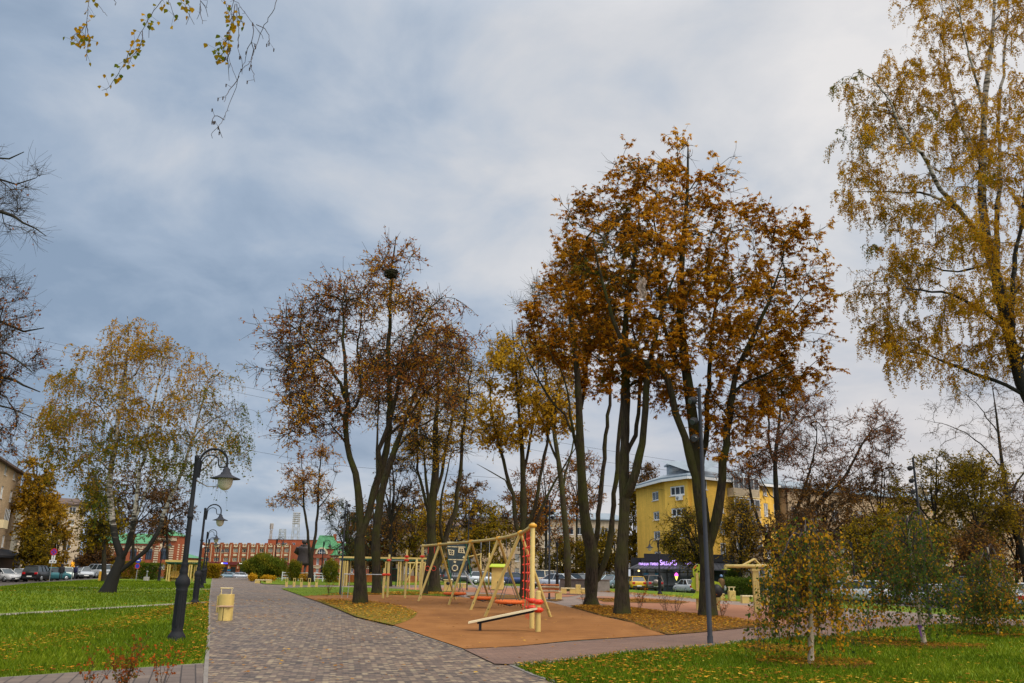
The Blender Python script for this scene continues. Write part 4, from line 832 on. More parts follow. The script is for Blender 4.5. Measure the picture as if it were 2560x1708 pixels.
# --- overhanging birch above the camera: trunk stands to the left behind, one limb reaches over the path
def hang_birch():
    global rng
    rng = np.random.default_rng(77)
    base = Vector((-6.4, 1.0, 0)); T = thing('birch_tree', 'birch twigs with gold and green leaves hanging from above the path', 'tree', base)
    tb = MB(base)
    tr = catmull([base-Vector((0, 0, .1)), (-6.2, 1.2, 3), (-5.8, 1.8, 6), (-5.4, 2.2, 8.6)], .4); tb.tube([Vector(q) for q in tr], list(np.linspace(.26, .09, len(tr))), 10)
    lim = catmull([(-5.7, 1.9, 6.4), (-4.8, 4.0, 8.0), (-3.9, 6.0, 8.8), (-3.0, 7.2, 9.0), (-2.3, 7.8, 8.9)], .3); tb.tube([Vector(q) for q in lim], list(np.linspace(.07, .012, len(lim))), 7)
    tb.build('trunk', M['birch'], T)
    Yd = 7.6; lw = np.array(lim)
    strands = [  # pixel polylines, leafy from.. (start fraction, end fraction, leaves)
        ([(230, -30), (222, 20), (216, 60), (208, 110), (182, 95)], .0, 1., 32), ([(215, 60), (205, 75), (190, 85), (176, 105)], .2, 1, 16), ([(216, 55), (222, 100), (216, 135), (216, 152)], .3, 1, 12), ([(240, -30), (252, 20), (268, 40)], .1, .8, 10),
        ([(420, -30), (400, 5), (370, 50), (348, 92), (325, 122), (314, 150), (300, 175), (285, 200), (268, 222), (255, 226)], .42, 1., 34), ([(356, 78), (354, 105), (345, 125), (332, 140), (322, 160)], .3, 1, 12), ([(368, 50), (372, 70), (372, 95)], .2, 1, 7),
        ([(425, -30), (428, 15), (436, 38), (446, 50)], .1, 1, 16), ([(455, -30), (462, 15), (474, 40), (486, 62)], .0, 1, 24), ([(470, -20), (476, 20), (472, 45), (465, 62)], .2, 1, 14), ([(500, -30), (502, 5), (498, 35), (492, 48)], 0, 0, 0), ([(502, 3), (515, 22), (520, 42)], 0, 0, 0), ([(500, 10), (506, 60)], 0, 0, 0),
        ([(580, -30), (596, 10), (612, 32), (632, 58), (650, 82), (658, 98)], 0, 0, 0), ([(632, 58), (634, 76), (628, 105), (616, 130), (612, 155), (606, 170)], 0, 0, 0), ([(695, -10), (685, 20), (672, 45), (656, 72), (645, 100), (636, 130), (626, 155), (606, 172), (596, 195), (590, 220), (578, 250), (567, 275), (558, 300), (545, 318), (530, 332), (531, 346)], 0, 0, 0), ([(560, 300), (545, 290), (532, 295), (530, 312)], 0, 0, 0), ([(546, 318), (556, 345)], 0, 0, 0), ([(641, 62), (662, 72), (672, 90), (673, 108)], 0, 0, 0),
        ([(628, 105), (634, 125), (630, 140), (628, 165), (634, 185), (637, 205)], 0, 0, 0), ([(592, 10), (592, 50), (598, 90), (594, 120), (604, 145), (606, 175)], 0, 0, 0), ([(585, 0), (578, 60), (572, 110), (570, 140), (582, 175), (592, 200)], 0, 0, 0), ([(577, 120), (570, 145), (572, 180), (573, 202)], 0, 0, 0), ([(598, 190), (578, 220), (568, 235), (560, 255)], 0, 0, 0),
        ([(560, -30), (566, 10), (572, 40), (582, 60)], 0, 1, 20), ([(588, 10), (580, 60), (568, 85), (562, 105), (545, 125), (535, 135)], .2, 1, 34), ([(570, 95), (560, 118), (556, 135), (538, 150)], .1, 1, 18), ([(596, 20), (602, 50), (610, 60)], .2, 1, 8), ([(290, -30), (290, 5), (288, 14)], 0, 0, 0), ([(555, -30), (556, 5)], 0, 1, 8)]
    V0 = []; F0 = []; nv = 0; LC = []; LD = []
    for pts, a, b, nlv in strands:
        w = np.array([P(p[0], p[1], Yd+.15*math.sin(i+pts[0][0])) for i, p in enumerate(pts)])
        if pts[0][1] <= 0:
            q = lw[np.argmin(((lw-w[0])**2).sum(1))]; w = np.vstack([q, (q+w[0])/2+np.array([0, 0, .12]), w])
            a = (a*(len(w)-3)+2)/(len(w)-1) if nlv else a; b = b
        c = catmull(w, .05); c[1:-1] += rng.normal(size=c[1:-1].shape)*.004; k = len(c); r_ = np.linspace(.0045, .0022, k)
        v, f = seg_mesh(c[:-1], c[1:], r_[:-1], r_[1:], 5); V0.append(v); F0.append(f+nv); nv += len(v)
        if not nlv:  # short spur twigs and dry catkins
            s = rng.integers(k//4, k-1, max(3, k//4)); d = unit(rnd_dir(len(s))+np.array([0, 0, -.4])); e = c[s]+d*rng.uniform(.02, .09, len(s))[:, None]
            v, f = seg_mesh(c[s], e, np.full(len(s), .0022), np.full(len(s), .0014), 4); V0.append(v); F0.append(f+nv); nv += len(v)
            if pts[-1][1] > 80:
                h = e[-3:]; v, f = seg_mesh(h, h+np.array([0, 0, -.035]), np.full(3, .007), np.full(3, .005), 6); V0.append(v); F0.append(f+nv); nv += len(v)
        else:
            s = (rng.uniform(a, b, nlv)*(k-1)).astype(int); C = c[s]+rng.normal(size=(nlv, 3))*np.array([.03, .06, .03]); LC.append(C); LD.append(unit(rnd_dir(nlv)*.6+np.array([-.1, 0, -1.])))
            v, f = seg_mesh(c[s], C, np.full(nlv, .0015), np.full(nlv, .0012), 3)
            f = f.reshape(-1, 4); V0.append(v); F0.append((f+nv).reshape(-1)); nv += len(v)
    link('twigs', fast_mesh('twigs', np.concatenate(V0)-np.array(base), np.concatenate(F0), 4), M['birch_twig'], T)
    C = np.concatenate(LC)-np.array(base); D = np.concatenate(LD); n = len(C); Ls = rng.uniform(.040, .062, n); Nn = unit(rnd_dir(n)*.6+np.array([0, -1., 0])); s_ = unit(np.cross(D, Nn))
    pr = [(0, 0), (.12, .30), (.35, .44), (.6, .28), (1, 0), (.6, -.28), (.35, -.44), (.12, -.30)]
    Vv = np.stack([C+D*Ls[:, None]*u+s_*Ls[:, None]*v+np.cross(s_, D)*Ls[:, None]*(.15*abs(v)) for u, v in pr], 1)
    tone = np.clip(rng.choice([.25, .5, .72], n, p=[.3, .3, .4])+rng.normal(0, .1, n), 0, 1)
    link('crown', fast_mesh('crown', Vv.reshape(-1, 3), np.arange(n*8), 8, tone), L['birchgold'], T)
hang_birch()
# --- young weeping birches on the right lawn (grafted: straight stem, umbrella of hanging shoots)
def weeper(label, bpx, top, lean, crown_w, bottom, seed, pal_tone, n, size):
    """bpx foot pixel, top pixel of the stem, crown half width px, lowest leaf pixel"""
    g = G(*bpx); Y0 = g.y; tp = P(top[0], top[1], Y0)
    hw = crown_w*.72
    limbs = [([bpx, ((bpx[0]+top[0])/2+lean, (bpx[1]+top[1])/2), top], .055, .022, 0)]
    r_ = random.Random(seed)
    ty = top[1]
    for k in range(11):
        a = (k+.5)/11*2-1; ex = top[0]+a*hw*.8; ey = ty+(abs(a)**1.6)*.30*(bottom-ty)+r_.uniform(0, 30)
        st = ty+r_.uniform(5, 120)
        limbs.append(([(top[0]+(bpx[0]-top[0])*(st-ty)/(bpx[1]-ty), st), (top[0]+a*hw*.4, min(st, ey)-22), (ex, ey)], .02, .006, r_.uniform(-1, 1)*hw/F*Y0*.8))
    out = [(top[0]-hw*.55, ty+40), (top[0]-hw*.15, ty+5), (top[0]+hw*.2, ty+5), (top[0]+hw*.6, ty+45), (top[0]+hw*.95, ty+(bottom-ty)*.4), (top[0]+hw, ty+(bottom-ty)*.72), (top[0]+hw*.5, ty+(bottom-ty)*.74), (top[0]-hw*.5, ty+(bottom-ty)*.7), (top[0]-hw, ty+(bottom-ty)*.74), (top[0]-hw*.9, ty+(bottom-ty)*.4)]
    return tree('weeping_birch', label, bpx, limbs, out, seed, nclu=84, per=4, spread=.05, depth=1., step=.16, bark='birch_young', twigbark='birch_twig', tip=.0030, ntw=2, twl=(.5, 1.8), weep=True,
         leaf=dict(n=n, size=size, w=.8, pal='weep', tone=pal_tone, tvar=.2, down=1., tonef=lambda c, r: np.clip(c[:, 2]*.0, 0, 0)), gap=.05)
weeper('young weeping birch nearest the path with many orange leaves, right of the floodlight pole', (2026, 1661), (2014, 1312), 6, 112, 1615, 201, .58, 11, .068)
weeper('middle young weeping birch, the greenest, with a violet ribbon on its stem', (2312, 1614), (2268, 1288), -4, 128, 1590, 202, .45, 10, .072)
weeper('farthest young weeping birch near the black parked car', (2492, 1589), (2468, 1368), 4, 88, 1600, 203, .5, 12, .072)
b = MB(); c = P(2300, 1566, G(2312, 1614).y); b.lathe([(.062, -.03), (.064, 0), (.062, .03)], 12, c); b.prism([(-.01, -.02), (.03, -.25), (.07, -.22), (.02, 0)], .01, Matrix.Translation(c+Vector((-.07, -.07, 0)))); tag(b.build('ribbon', mat('violet_ribbon', (.16, .06, .22)), None), 'violet ribbon tied round the stem of the middle weeping birch', 'ribbon')
for o_ in [o for o in COL.objects if o.name.startswith('ribbon')]:
    pass
# --- shrubs and hedges
def bush(name, label, px, Y, w, h, d, pal, seed, nl=2600, size=.1, tone=.45, cat='bush', box=False, group=None, weepy=False):
    global rng
    rng = np.random.default_rng(seed); g = GY(px, Y) if Y else G(*px); T = thing(name, label, cat, g, 0, group)
    n = nl
    if box: C = np.stack([rng.uniform(-w/2, w/2, n), rng.uniform(-d/2, d/2, n), rng.uniform(.05, h, n)], 1); C[: n//2, 1] = -d/2+rng.normal(0, .08, n//2); C[n//2: n*3//4, 2] = h+rng.normal(0, .07, n//4)
    else:
        a = rnd_dir(n); rr = rng.uniform(.55, 1, n)[:, None]; lump = 1+.16*np.sin(a[:, :1]*5+seed)*np.cos(a[:, 2:]*4+seed)+.1*np.sin(a[:, 1:2]*9)
        C = a*rr*lump*np.array([w/2, d/2, h/2])+np.array([0, 0, h*.5]); C[:, 2] = np.maximum(C[:, 2], .05)
    D = unit(rnd_dir(n)+np.array([0, 0, -1.2 if weepy else .2])); Ls = rng.uniform(.7, 1.3, n)*size
    tn = np.clip(tone+rng.normal(0, .13, n)+.12*np.sin(C[:, 0]*2.1+C[:, 2]*3)+(.08*(C[:, 2]/h-.5)), 0, 1)
    # stems
    m_ = 26; s0 = np.stack([rng.uniform(-.12, .12, m_)*w, rng.uniform(-.12, .12, m_)*d, np.full(m_, -.05)], 1); s1 = C[rng.integers(0, n, m_)]*np.array([.85, .85, .9])
    v, f = seg_mesh(s0, s1, np.full(m_, .018), np.full(m_, .006), 5); link('stems', fast_mesh('stems', v, f, 4), M['bark_dark'], T)
    V = leaf_quads(C, D, rnd_dir(n), Ls, Ls*(.3 if weepy else .7)); link('foliage', fast_mesh('foliage', V, np.arange(len(V)), 4, tn), L[pal], T); return T
def mpx(Y, px): return px*Y/F
bush('willow_bush', 'large round grey-green willow bush at the end of the brick path', 662, 112, mpx(112, 108), 3.3, 4.4, 'olive', 301, 15000, .30, .5, weepy=True)
bush('weeping_shrub', 'narrow drooping shrub at the left foot of the statue', 735, 104, mpx(104, 33), 2.6, 1.6, 'olive', 302, 3200, .22, .62, weepy=True)
bush('weeping_shrub', 'rounded drooping shrub in front of the green-roofed brick house', 826, 98, mpx(98, 40), 2.7, 1.7, 'olive', 303, 3400, .22, .55, weepy=True)
bush('shrub', 'low orange shrub at the tip of the grass by the willow bush', 632, 98, mpx(98, 24), .9, 1., 'amber', 304, 900, .13, .7)
bush('shrub', 'low orange-brown shrub left of the row of bike stands', 672, 96, mpx(96, 40), .8, .9, 'amber', 305, 900, .12, .6)
bush('shrub', 'orange-brown shrub behind the bike stands beneath the statue', 765, 100, mpx(100, 34), 1., 1., 'amber', 306, 900, .13, .55)
bush('hedge', 'clipped yellow-green hedge between the lamps and the brick factory', 530, 118, mpx(118, 48), 1.75, 1.8, 'yellowgreen', 307, 4200, .17, .5, box=True)
bush('hedge', 'dark clipped hedge left of the beige shelter', 376, 100, mpx(100, 46), 1.7, 1.4, 'olive', 308, 3600, .15, .25, box=True)
bush('hedge', 'yellow-green hedge seen through the beige shelter', 446, 104, mpx(104, 60), 2., 1.4, 'yellowgreen', 309, 3800, .16, .4, box=True)
bush('hedge', 'low olive hedge behind the leaning birch trunk', 318, 104, mpx(104, 70), 1.9, 1.5, 'yellowgreen', 310, 3800, .16, .3, box=True)
bush('hedge', 'brown-green hedge right of the shelter behind the lamp row', 492, 112, mpx(112, 40), 2., 1.4, 'olive', 311, 2600, .16, .5, box=True)
bush('hedge', 'low orange hedge in front of the long brick house behind the pergola', 885, 100, mpx(100, 90), .9, 1., 'amber', 312, 2600, .13, .4, box=True)
bush('hedge', 'dark undergrowth hedge behind the benches at the car park', 1870, 78, mpx(78, 110), 1.5, 1.3, 'olive', 313, 4200, .15, .12, box=True)
bush('shrub', 'small dark conifer beside the yellow house entrance', 1835, 95, 1.9, 3.2, 1.9, 'olive', 314, 2600, .2, .1)
bush('shrub', 'rust-leaved shrub behind the nearest weeping birch', 2010, 70, 3.4, 2., 2., 'brown', 315, 3200, .15, .5)
bush('shrub', 'dark shrub right of the entrance of the yellow house', 1880, 96, 2.8, 2.2, 1.6, 'olive', 316, 2600, .18, .2)
def twiggy(label, px, h, w, seed, pal='redshrub', nl=0, nst=9, cat='seedling', tone=.5, size=.06, r=.006):
    global rng
    rng = np.random.default_rng(seed); g = G(*px); T = thing('shrub' if nst > 4 else 'sapling', label, cat, g)
    p0 = []; p1 = []; ra = []; rb = []; tips = []
    for k in range(nst):
        a = rng.uniform(0, 6.28); l = rng.uniform(.55, 1)*h; q = np.array([rng.normal(0, .03), rng.normal(0, .03), -.03]); d = np.array([math.cos(a)*w/h*rng.uniform(.2, 1), math.sin(a)*w/h*rng.uniform(.2, 1), 1.])
        for s in range(5):
            e = q+d*l/5+rng.normal(0, .02, 3)*h; p0.append(q); p1.append(e); ra.append(r*(1-s*.16)); rb.append(r*(1-(s+1)*.16)); q = e
            if s > 0:
                for _ in range(2): f = e+(d*.3+rnd_dir(1)[0])*rng.uniform(.1, .22)*h; p0.append(e); p1.append(f); ra.append(r*.5); rb.append(r*.3); tips += [(e, f)]
    v, f = seg_mesh(np.array(p0), np.array(p1), np.array(ra), np.array(rb), 5); link('stems', fast_mesh('stems', v, f, 4), M['bark_brown'], T)
    if nl:
        i = rng.integers(0, len(tips), nl); t = rng.random(nl)[:, None]; A_ = np.array([q[0] for q in tips]); B_ = np.array([q[1] for q in tips]); C = A_[i]*(1-t)+B_[i]*t+rng.normal(0, .012, (nl, 3))
        Ls = rng.uniform(.6, 1.3, nl)*size; V = leaf_quads(C, unit(rnd_dir(nl)+np.array([0, 0, -.3])), rnd_dir(nl), Ls, Ls*.75); link('foliage', fast_mesh('foliage', V, np.arange(len(V)), 4, np.clip(tone+rng.normal(0, .25, nl), 0, 1)), L[pal], T)
twiggy('red-leaved spiraea shrub at the lower edge of the left lawn', (305, 1738), .68, .42, 401, nl=420, nst=16, cat='shrub', tone=.36, size=.042, r=.004)
twiggy('sparse russet twigs left of the red shrub', (232, 1722), .55, .3, 402, nl=90, nst=6, cat='shrub', size=.045, r=.004)
twiggy('thin red-brown twigs right of the red shrub', (400, 1712), .6, .3, 403, nl=110, nst=6, cat='shrub', tone=.6, size=.045, r=.004)
twiggy('thin dark sapling on the right lawn between the floodlight pole and the orange weeping birch', (1897, 1622), 1.25, .25, 404, nl=20, nst=3, cat='sapling', r=.008)
for i, (px, lb, nl) in enumerate([((1462, 1517), 'bare twiggy shrub beside the many-stemmed chestnut', 0), ((1598, 1524), 'orange-leaved seedling behind the straight chestnut', 70), ((1665, 1530), 'bare twiggy shrub between the two chestnut trunks', 0), ((1690, 1533), 'bare twiggy shrub left of the pole-side chestnut', 0), ((1805, 1543), 'bare shrub right of the pole-side chestnut', 30), ((1930, 1560), 'bare shrub at the right tip of the leaf bed', 30), ((2170, 1585), 'reddish bare shrub on the mulch between the weeping birches', 60), ((820, 1487), 'twiggy shrub on the grass by the brick path', 30)]):
    twiggy(lb, px, 1.0, .5, 410+i, nl=nl, nst=8, cat='shrub', r=.008, size=.08)
# ------------------------------------------------------------------ buildings
def wallmat(name, brick, mortar, var=.25, w=.25, h=.08, rough=.9):
    m_, t, b = newmat(name)
    c = N(t, 'ShaderNodeTexCoord').outputs['Object']
    s = N(t, 'ShaderNodeSeparateXYZ'); t.links.new(c, s.inputs[0]); k = N(t, 'ShaderNodeCombineXYZ')
    t.links.new(math_(t, 'ADD', s.outputs[0], s.outputs[1]), k.inputs[0]); t.links.new(s.outputs[2], k.inputs[1])
    br = N(t, 'ShaderNodeTexBrick'); br.inputs['Scale'].default_value = 1; br.inputs['Brick Width'].default_value = w; br.inputs['Row Height'].default_value = h; br.inputs['Mortar Size'].default_value = .008
    br.inputs['Color1'].default_value = (*[q*(1-var) for q in brick], 1); br.inputs['Color2'].default_value = (*[min(1, q*(1+var)) for q in brick], 1); br.inputs['Mortar'].default_value = (*mortar, 1)
    t.links.new(k.outputs[0], br.inputs['Vector'])
    col = mixc(t, .5, br.outputs[0], ramp(t, noise(t, c, .5, 6, .65), [(.3, (.72, .70, .68)), (.7, (1.2, 1.18, 1.14))]), 'MULTIPLY')
    mp = N(t, 'ShaderNodeMapping'); mp.inputs['Scale'].default_value = (1.2, 1.2, .12); t.links.new(c, mp.inputs[0])
    col = mixc(t, .35, col, ramp(t, noise(t, mp.outputs[0], 1.4, 5, .6), [(.3, (.7, .68, .66)), (.62, (1.1, 1.1, 1.1))]), 'MULTIPLY')
    t.links.new(col, b.inputs['Base Color']); b.inputs['Roughness'].default_value = rough; b.inputs['Specular IOR Level'].default_value = .2; return m_
M['yellow_brick'] = wallmat('yellow_painted_brick', (.90, .55, .095), (.82, .49, .09), .06)
M['tan_brick'] = wallmat('tan_brick', (.42, .30, .175), (.34, .27, .19), .2)
M['beige_render'] = wallmat('beige_wall', (.46, .37, .25), (.40, .33, .24), .1)
M['red_brick'] = wallmat('red_brick', (.30, .078, .032), (.30, .10, .05), .2)
M['red_brick_pale'] = wallmat('weathered_red_brick', (.33, .085, .04), (.30, .13, .09), .22)
M['cream_brick'] = wallmat('cream_trim_brick', (.62, .50, .33), (.55, .45, .3), .08)
M['green_roof'] = mat('green_sheet_roof', (.045, .20, .075), .45, .15, 1.2, col2=(.075, .27, .11))
M['blue_roof'] = mat('blue_grey_sheet_roof', (.22, .27, .31), .4, .12, 1., metal=.2)
M['brown_roof'] = mat('brown_roof_edge', (.10, .065, .05), .7, .15, 2)
M['dark_tile'] = mat('dark_roof_tiles', (.028, .030, .036), .55, .25, 4, bump=.4)
M['maroon'] = mat('maroon_fascia', (.14, .02, .018), .5, .1, 2)
M['door_green'] = mat('dark_green_doors', (.010, .045, .035), .5, .1, 2)
M['net'] = mat('grey_mesh', (.30, .30, .29), .8, .1, 4)
M['purple_lit'] = emis('violet_lit_letters', (.62, .38, 1.0), 1.5)
M['white_lit'] = emis('white_lit_sign', (.95, .93, 1.0), 1.3)
M['blue_lit'] = emis('blue_lit_sign', (.05, .06, .9), 1.2)
M['warm_lit'] = emis('warm_lit_lamp', (1., .72, .30), 2.5)
M['magenta_lit'] = emis('pink_neon', (1., .12, .7), 2.)
M['yellow_lit'] = emis('yellow_neon', (.95, .75, .15), 1.6)
M['amber_panel'] = emis('amber_lit_panel', (.85, .36, .01), .7)
M['signblue'] = mat('sign_blue', (.02, .05, .42), .4, .05, 3)
M['signred'] = mat('sign_red', (.50, .02, .03), .4, .05, 3)
M['bluepanel'] = mat('blue_panel', (.02, .17, .34), .5, .1, 3)
class Block:
    """a straight facade from ground point A to B; local x runs along it, local y goes into the building, z up"""
    def __init__(s, A, B, T=None, name=None, label=None, cat='building', z0=None, group=None):
        A, B = Vector(A), Vector(B); s.z0 = gz(A.x, A.y)-.3 if z0 is None else z0
        s.o = Vector((A.x, A.y, s.z0)); d = Vector((B.x-A.x, B.y-A.y, 0)); s.L = d.length; s.d = d/s.L; s.a = math.atan2(d.y, d.x); s.n = Vector((-s.d.y, s.d.x, 0))
        s.T = T or thing(name, label, cat, s.o, s.a, group)
        s.own = T is None; s.M = Matrix.Translation(s.o) @ Matrix.Rotation(s.a, 4, 'Z')
        s.loc = Matrix() if s.own else s.T_inv() @ s.M
    def T_inv(s): return (Matrix.Translation(s.T.location) @ Matrix.Rotation(s.T.rotation_euler.z, 4, 'Z')).inverted()
    def px(s, px, py, out=0.):
        """pixel -> (along, height) on the facade plane moved out by `out`"""
        d = ray(px, py); o = s.o-s.n*out; t = (o-Vector((0, 0, CAMH))).dot(s.n)/d.dot(s.n); p = Vector((0, 0, CAMH))+d*t
        return (p-o).dot(s.d), p.z-s.z0
    def rect(s, x0, y0, x1, y1, out=0.):
        """box of pixels -> s0,s1,h0,h1"""
        ym = (y0+y1)/2; xm = (x0+x1)/2
        a = s.px(x0, ym, out)[0]; b = s.px(x1, ym, out)[0]; return min(a, b), max(a, b), s.px(xm, y1, out)[1], s.px(xm, y0, out)[1]
    def put(s, b, name, mt, parent=None):
        if not s.own: b.v = [tuple(s.loc @ Vector(q)) for q in b.v]
        return b.build(name, mt, parent or s.T)
    def box(s, name, mt, a0, a1, y0, y1, h0, h1, parent=None): b = MB(); b.box(a0, a1, y0, y1, h0, h1); return s.put(b, name, mt, parent)
    def wall(s, name, mt, a0, a1, h0, h1, rects=(), depth=.18, parent=None, y=0.):
        rects = [(max(a0, r[0]), min(a1, r[1]), max(h0, r[2]), min(h1, r[3])) for r in rects]
        xs = sorted({a0, a1, *[r[0] for r in rects], *[r[1] for r in rects]}); hs = sorted({h0, h1, *[r[2] for r in rects], *[r[3] for r in rects]}); b = MB()
        for i in range(len(xs)-1):
            for j in range(len(hs)-1):
                cx, ch = (xs[i]+xs[i+1])/2, (hs[j]+hs[j+1])/2
                if any(r[0] < cx < r[1] and r[2] < ch < r[3] for r in rects): continue
                b.add([(xs[i], y, hs[j]), (xs[i+1], y, hs[j]), (xs[i+1], y, hs[j+1]), (xs[i], y, hs[j+1])], [(0, 1, 2, 3)])
        for r in rects:
            q = [(r[0], r[2]), (r[1], r[2]), (r[1], r[3]), (r[0], r[3])]
            for i in range(4):
                c, e = q[i], q[(i+1) % 4]; b.add([(c[0], y, c[1]), (e[0], y, e[1]), (e[0], y+depth, e[1]), (c[0], y+depth, c[1])], [(0, 1, 2, 3)])
        return s.put(b, name, mt, parent)
    def window(s, r, mull=1, fm='white', gm='glass', depth=.12, fw_=.07, parent=None, name='window', sill=True, tr=None, y=0.):
        a0, a1, h0, h1 = r; b = MB(); y0, y1 = y+depth-.05, y+depth+.03
        b.box(a0, a0+fw_, y0, y1, h0, h1); b.box(a1-fw_, a1, y0, y1, h0, h1); b.box(a0+fw_, a1-fw_, y0, y1, h0, h0+fw_); b.box(a0+fw_, a1-fw_, y0, y1, h1-fw_, h1)
        for k in range(mull):
            c = a0+(a1-a0)*(k+1)/(mull+1); b.box(c-fw_*.4, c+fw_*.4, y0+.004, y1-.004, h0+fw_, h1-fw_)
        if tr: b.box(a0+fw_, a1-fw_, y0+.006, y1-.006, h0+(h1-h0)*tr-.025, h0+(h1-h0)*tr+.025)
        w = s.put(b, name, M[fm], parent)
        p = MB(); p.add([(a0+fw_*.5, y+depth+.01, h0+fw_*.5), (a1-fw_*.5, y+depth+.01, h0+fw_*.5), (a1-fw_*.5, y+depth+.01, h1-fw_*.5), (a0+fw_*.5, y+depth+.01, h1-fw_*.5)], [(0, 1, 2, 3)]); s.put(p, 'pane', M[gm], w)
        if sill: q = MB(); q.box(a0-.06, a1+.06, y-.1, y+depth-.06, h0-.06, h0-.003); s.put(q, 'sill', M[fm], w)
        return w
RW = random.Random(5)
def gl(): return 'glass_pale' if RW.random() < .28 else 'glass'
def text_mesh(name, s, size, mt, M4, parent=None, ext=.05):
    cu = bpy.data.curves.new(name, 'FONT'); cu.body = s; cu.size = size; cu.extrude = ext; cu.align_x = 'LEFT'
    o = bpy.data.objects.new(name, cu); COL.objects.link(o); bpy.context.view_layer.update()
    me = bpy.data.meshes.new_from_object(o.evaluated_get(bpy.context.evaluated_depsgraph_get())); bpy.data.objects.remove(o); bpy.data.curves.remove(cu)
    me.transform(M4); me.materials.clear(); return link(name, me, mt, parent)
def fit_text(blk, name, s, mt, r, out, parent=None):
    """fit the words into the rectangle r of the facade"""
    cu = bpy.data.curves.new('t', 'FONT'); cu.body = s; cu.size = 1; cu.extrude = .06
    o = bpy.data.objects.new('t', cu); COL.objects.link(o); bpy.context.view_layer.update()
    me = bpy.data.meshes.new_from_object(o.evaluated_get(bpy.context.evaluated_depsgraph_get())); bpy.data.objects.remove(o); bpy.data.curves.remove(cu)
    vs = np.array([v.co for v in me.vertices]); lo, hi = vs.min(0), vs.max(0)
    sx = (r[1]-r[0])/(hi[0]-lo[0]); sy = (r[3]-r[2])/(hi[1]-lo[1])
    Mx = Matrix(((sx, 0, 0, r[0]-lo[0]*sx), (0, 0, -1., -out), (0, sy, 0, r[2]-lo[1]*sy), (0, 0, 0, 1)))
    me.transform(blk.loc @ Mx); me.materials.clear(); me.name = name; return link(name, me, mt, parent or blk.T)
# ---- yellow five-storey house
EV = 13.7
yA, yB, yC, yD = HZ(1590, 1216, EV), HZ(1668, 1197, EV), HZ(1735, 1188, EV), HZ(1962, 1214, EV)
y1 = Block(yA, yB, None, 'apartment_house', 'yellow five-storey apartment house with white windows and a blue-grey roof', z0=-.9); H1 = EV+.9
YT = y1.T
w1 = [y1.rect(x0, y0, x1, yy) for x0, y0, x1, yy in ((1630, 1229, 1646, 1252), (1633, 1279, 1648, 1301), (1634, 1328, 1650, 1350), (1636, 1379, 1652, 1400))]
y1.wall('wall', M['yellow_brick'], .0, y1.L, 0, H1, w1)
for r in w1: y1.window(r, 1, gm=gl(), fw_=.14)
y2 = Block(yB, yC, YT, z0=-.9); L2w = y2.L
# the projecting bay with a row of three-light windows
bx0, bx1 = .0, y2.L*.86
w2 = [y2.rect(x0, y0, x1, yy, .5) for x0, y0, x1, yy in ((1675, 1215, 1711, 1239), (1678, 1270, 1714, 1292), (1678, 1323, 1716, 1347), (1680, 1376, 1718, 1399))]
y2.wall('bay_wall', M['yellow_brick'], bx0, bx1, 0, H1, w2, y=-.5)
y2.box('bay_side', M['yellow_brick'], bx0, bx0+.02, -.498, .0, 0, H1); y2.box('bay_side', M['yellow_brick'], bx1-.02, bx1, -.498, .0, 0, H1)
for r in w2: y2.window(r, 2, gm='glass', fw_=.17, y=-.5)
y2.wall('wall', M['yellow_brick'], bx1, y2.L, 0, H1)
ac = y2.rect(1694, 1239, 1708, 1251, .5); b = MB(); b.bbox(ac[0], ac[1], -.85, -.51, ac[2], ac[3], .03); k = y2.put(b, 'air_conditioner', M['white'])
b = MB(); b.lathe([(.24, 0), (.24, .02), (.05, .02)], 14); b.v = [(ac[0]+.38+v[0], -.86-v[2], (ac[2]+ac[3])/2+v[1]) for v in b.v]; y2.put(b, 'fan_grille', M['grey'], k)
y3 = Block(yC, yD, YT, z0=-.9); w3 = []
for xm, wd_ in ((1765, 20), (1805, 20), (1917, 17), (1940, 12)):
    c = y3.px(xm, 1300)[0]; ww = wd_/F*112
    for f in range(5): w3.append((c-ww*.5, c+ww*.5, 1.9+f*2.75, 1.9+f*2.75+1.75))
y3.wall('wall', M['yellow_brick'], 0, y3.L, 0, H1, w3)
for i, r in enumerate(w3): y3.window(r, 1, gm=gl(), fw_=.13, tr=.4 if 10 <= i < 15 else None)
for f in range(5):  # balconies with dark slatted fronts, glazed
    c = y3.px(1860, 1400)[0]; h = 1.3+f*2.75; b = MB(); b.box(c-2.6, c+2.6, -1.1, -.01, h, h+.14); k = y3.put(b, 'balcony', M['cream'])
    b = MB(); b.box(c-2.6, c+2.6, -1.1, -1.05, h+.145, h+1.1); b.box(c-2.6, c-2.55, -1.045, -.01, h+.145, h+1.1); b.box(c+2.55, c+2.6, -1.045, -.01, h+.145, h+1.1); y3.put(b, 'parapet', M['tan_brick' if f % 2 else 'beige_render'], k)
    b = MB()
    for q in range(6): b.box(c-2.58+q*1.02, c-2.50+q*1.02, -1.08, -1.02, h+1.105, h+2.5)
    b.box(c-2.6, c+2.6, -1.09, -1.01, h+2.505, h+2.6); y3.put(b, 'glazing_bars', M['white'], k)
    b = MB(); b.add([(c-2.55, -1.05, h+1.1), (c+2.55, -1.05, h+1.1), (c+2.55, -1.05, h+2.5), (c-2.55, -1.05, h+2.5)], [(0, 1, 2, 3)]); y3.put(b, 'pane', M['glass'], k)
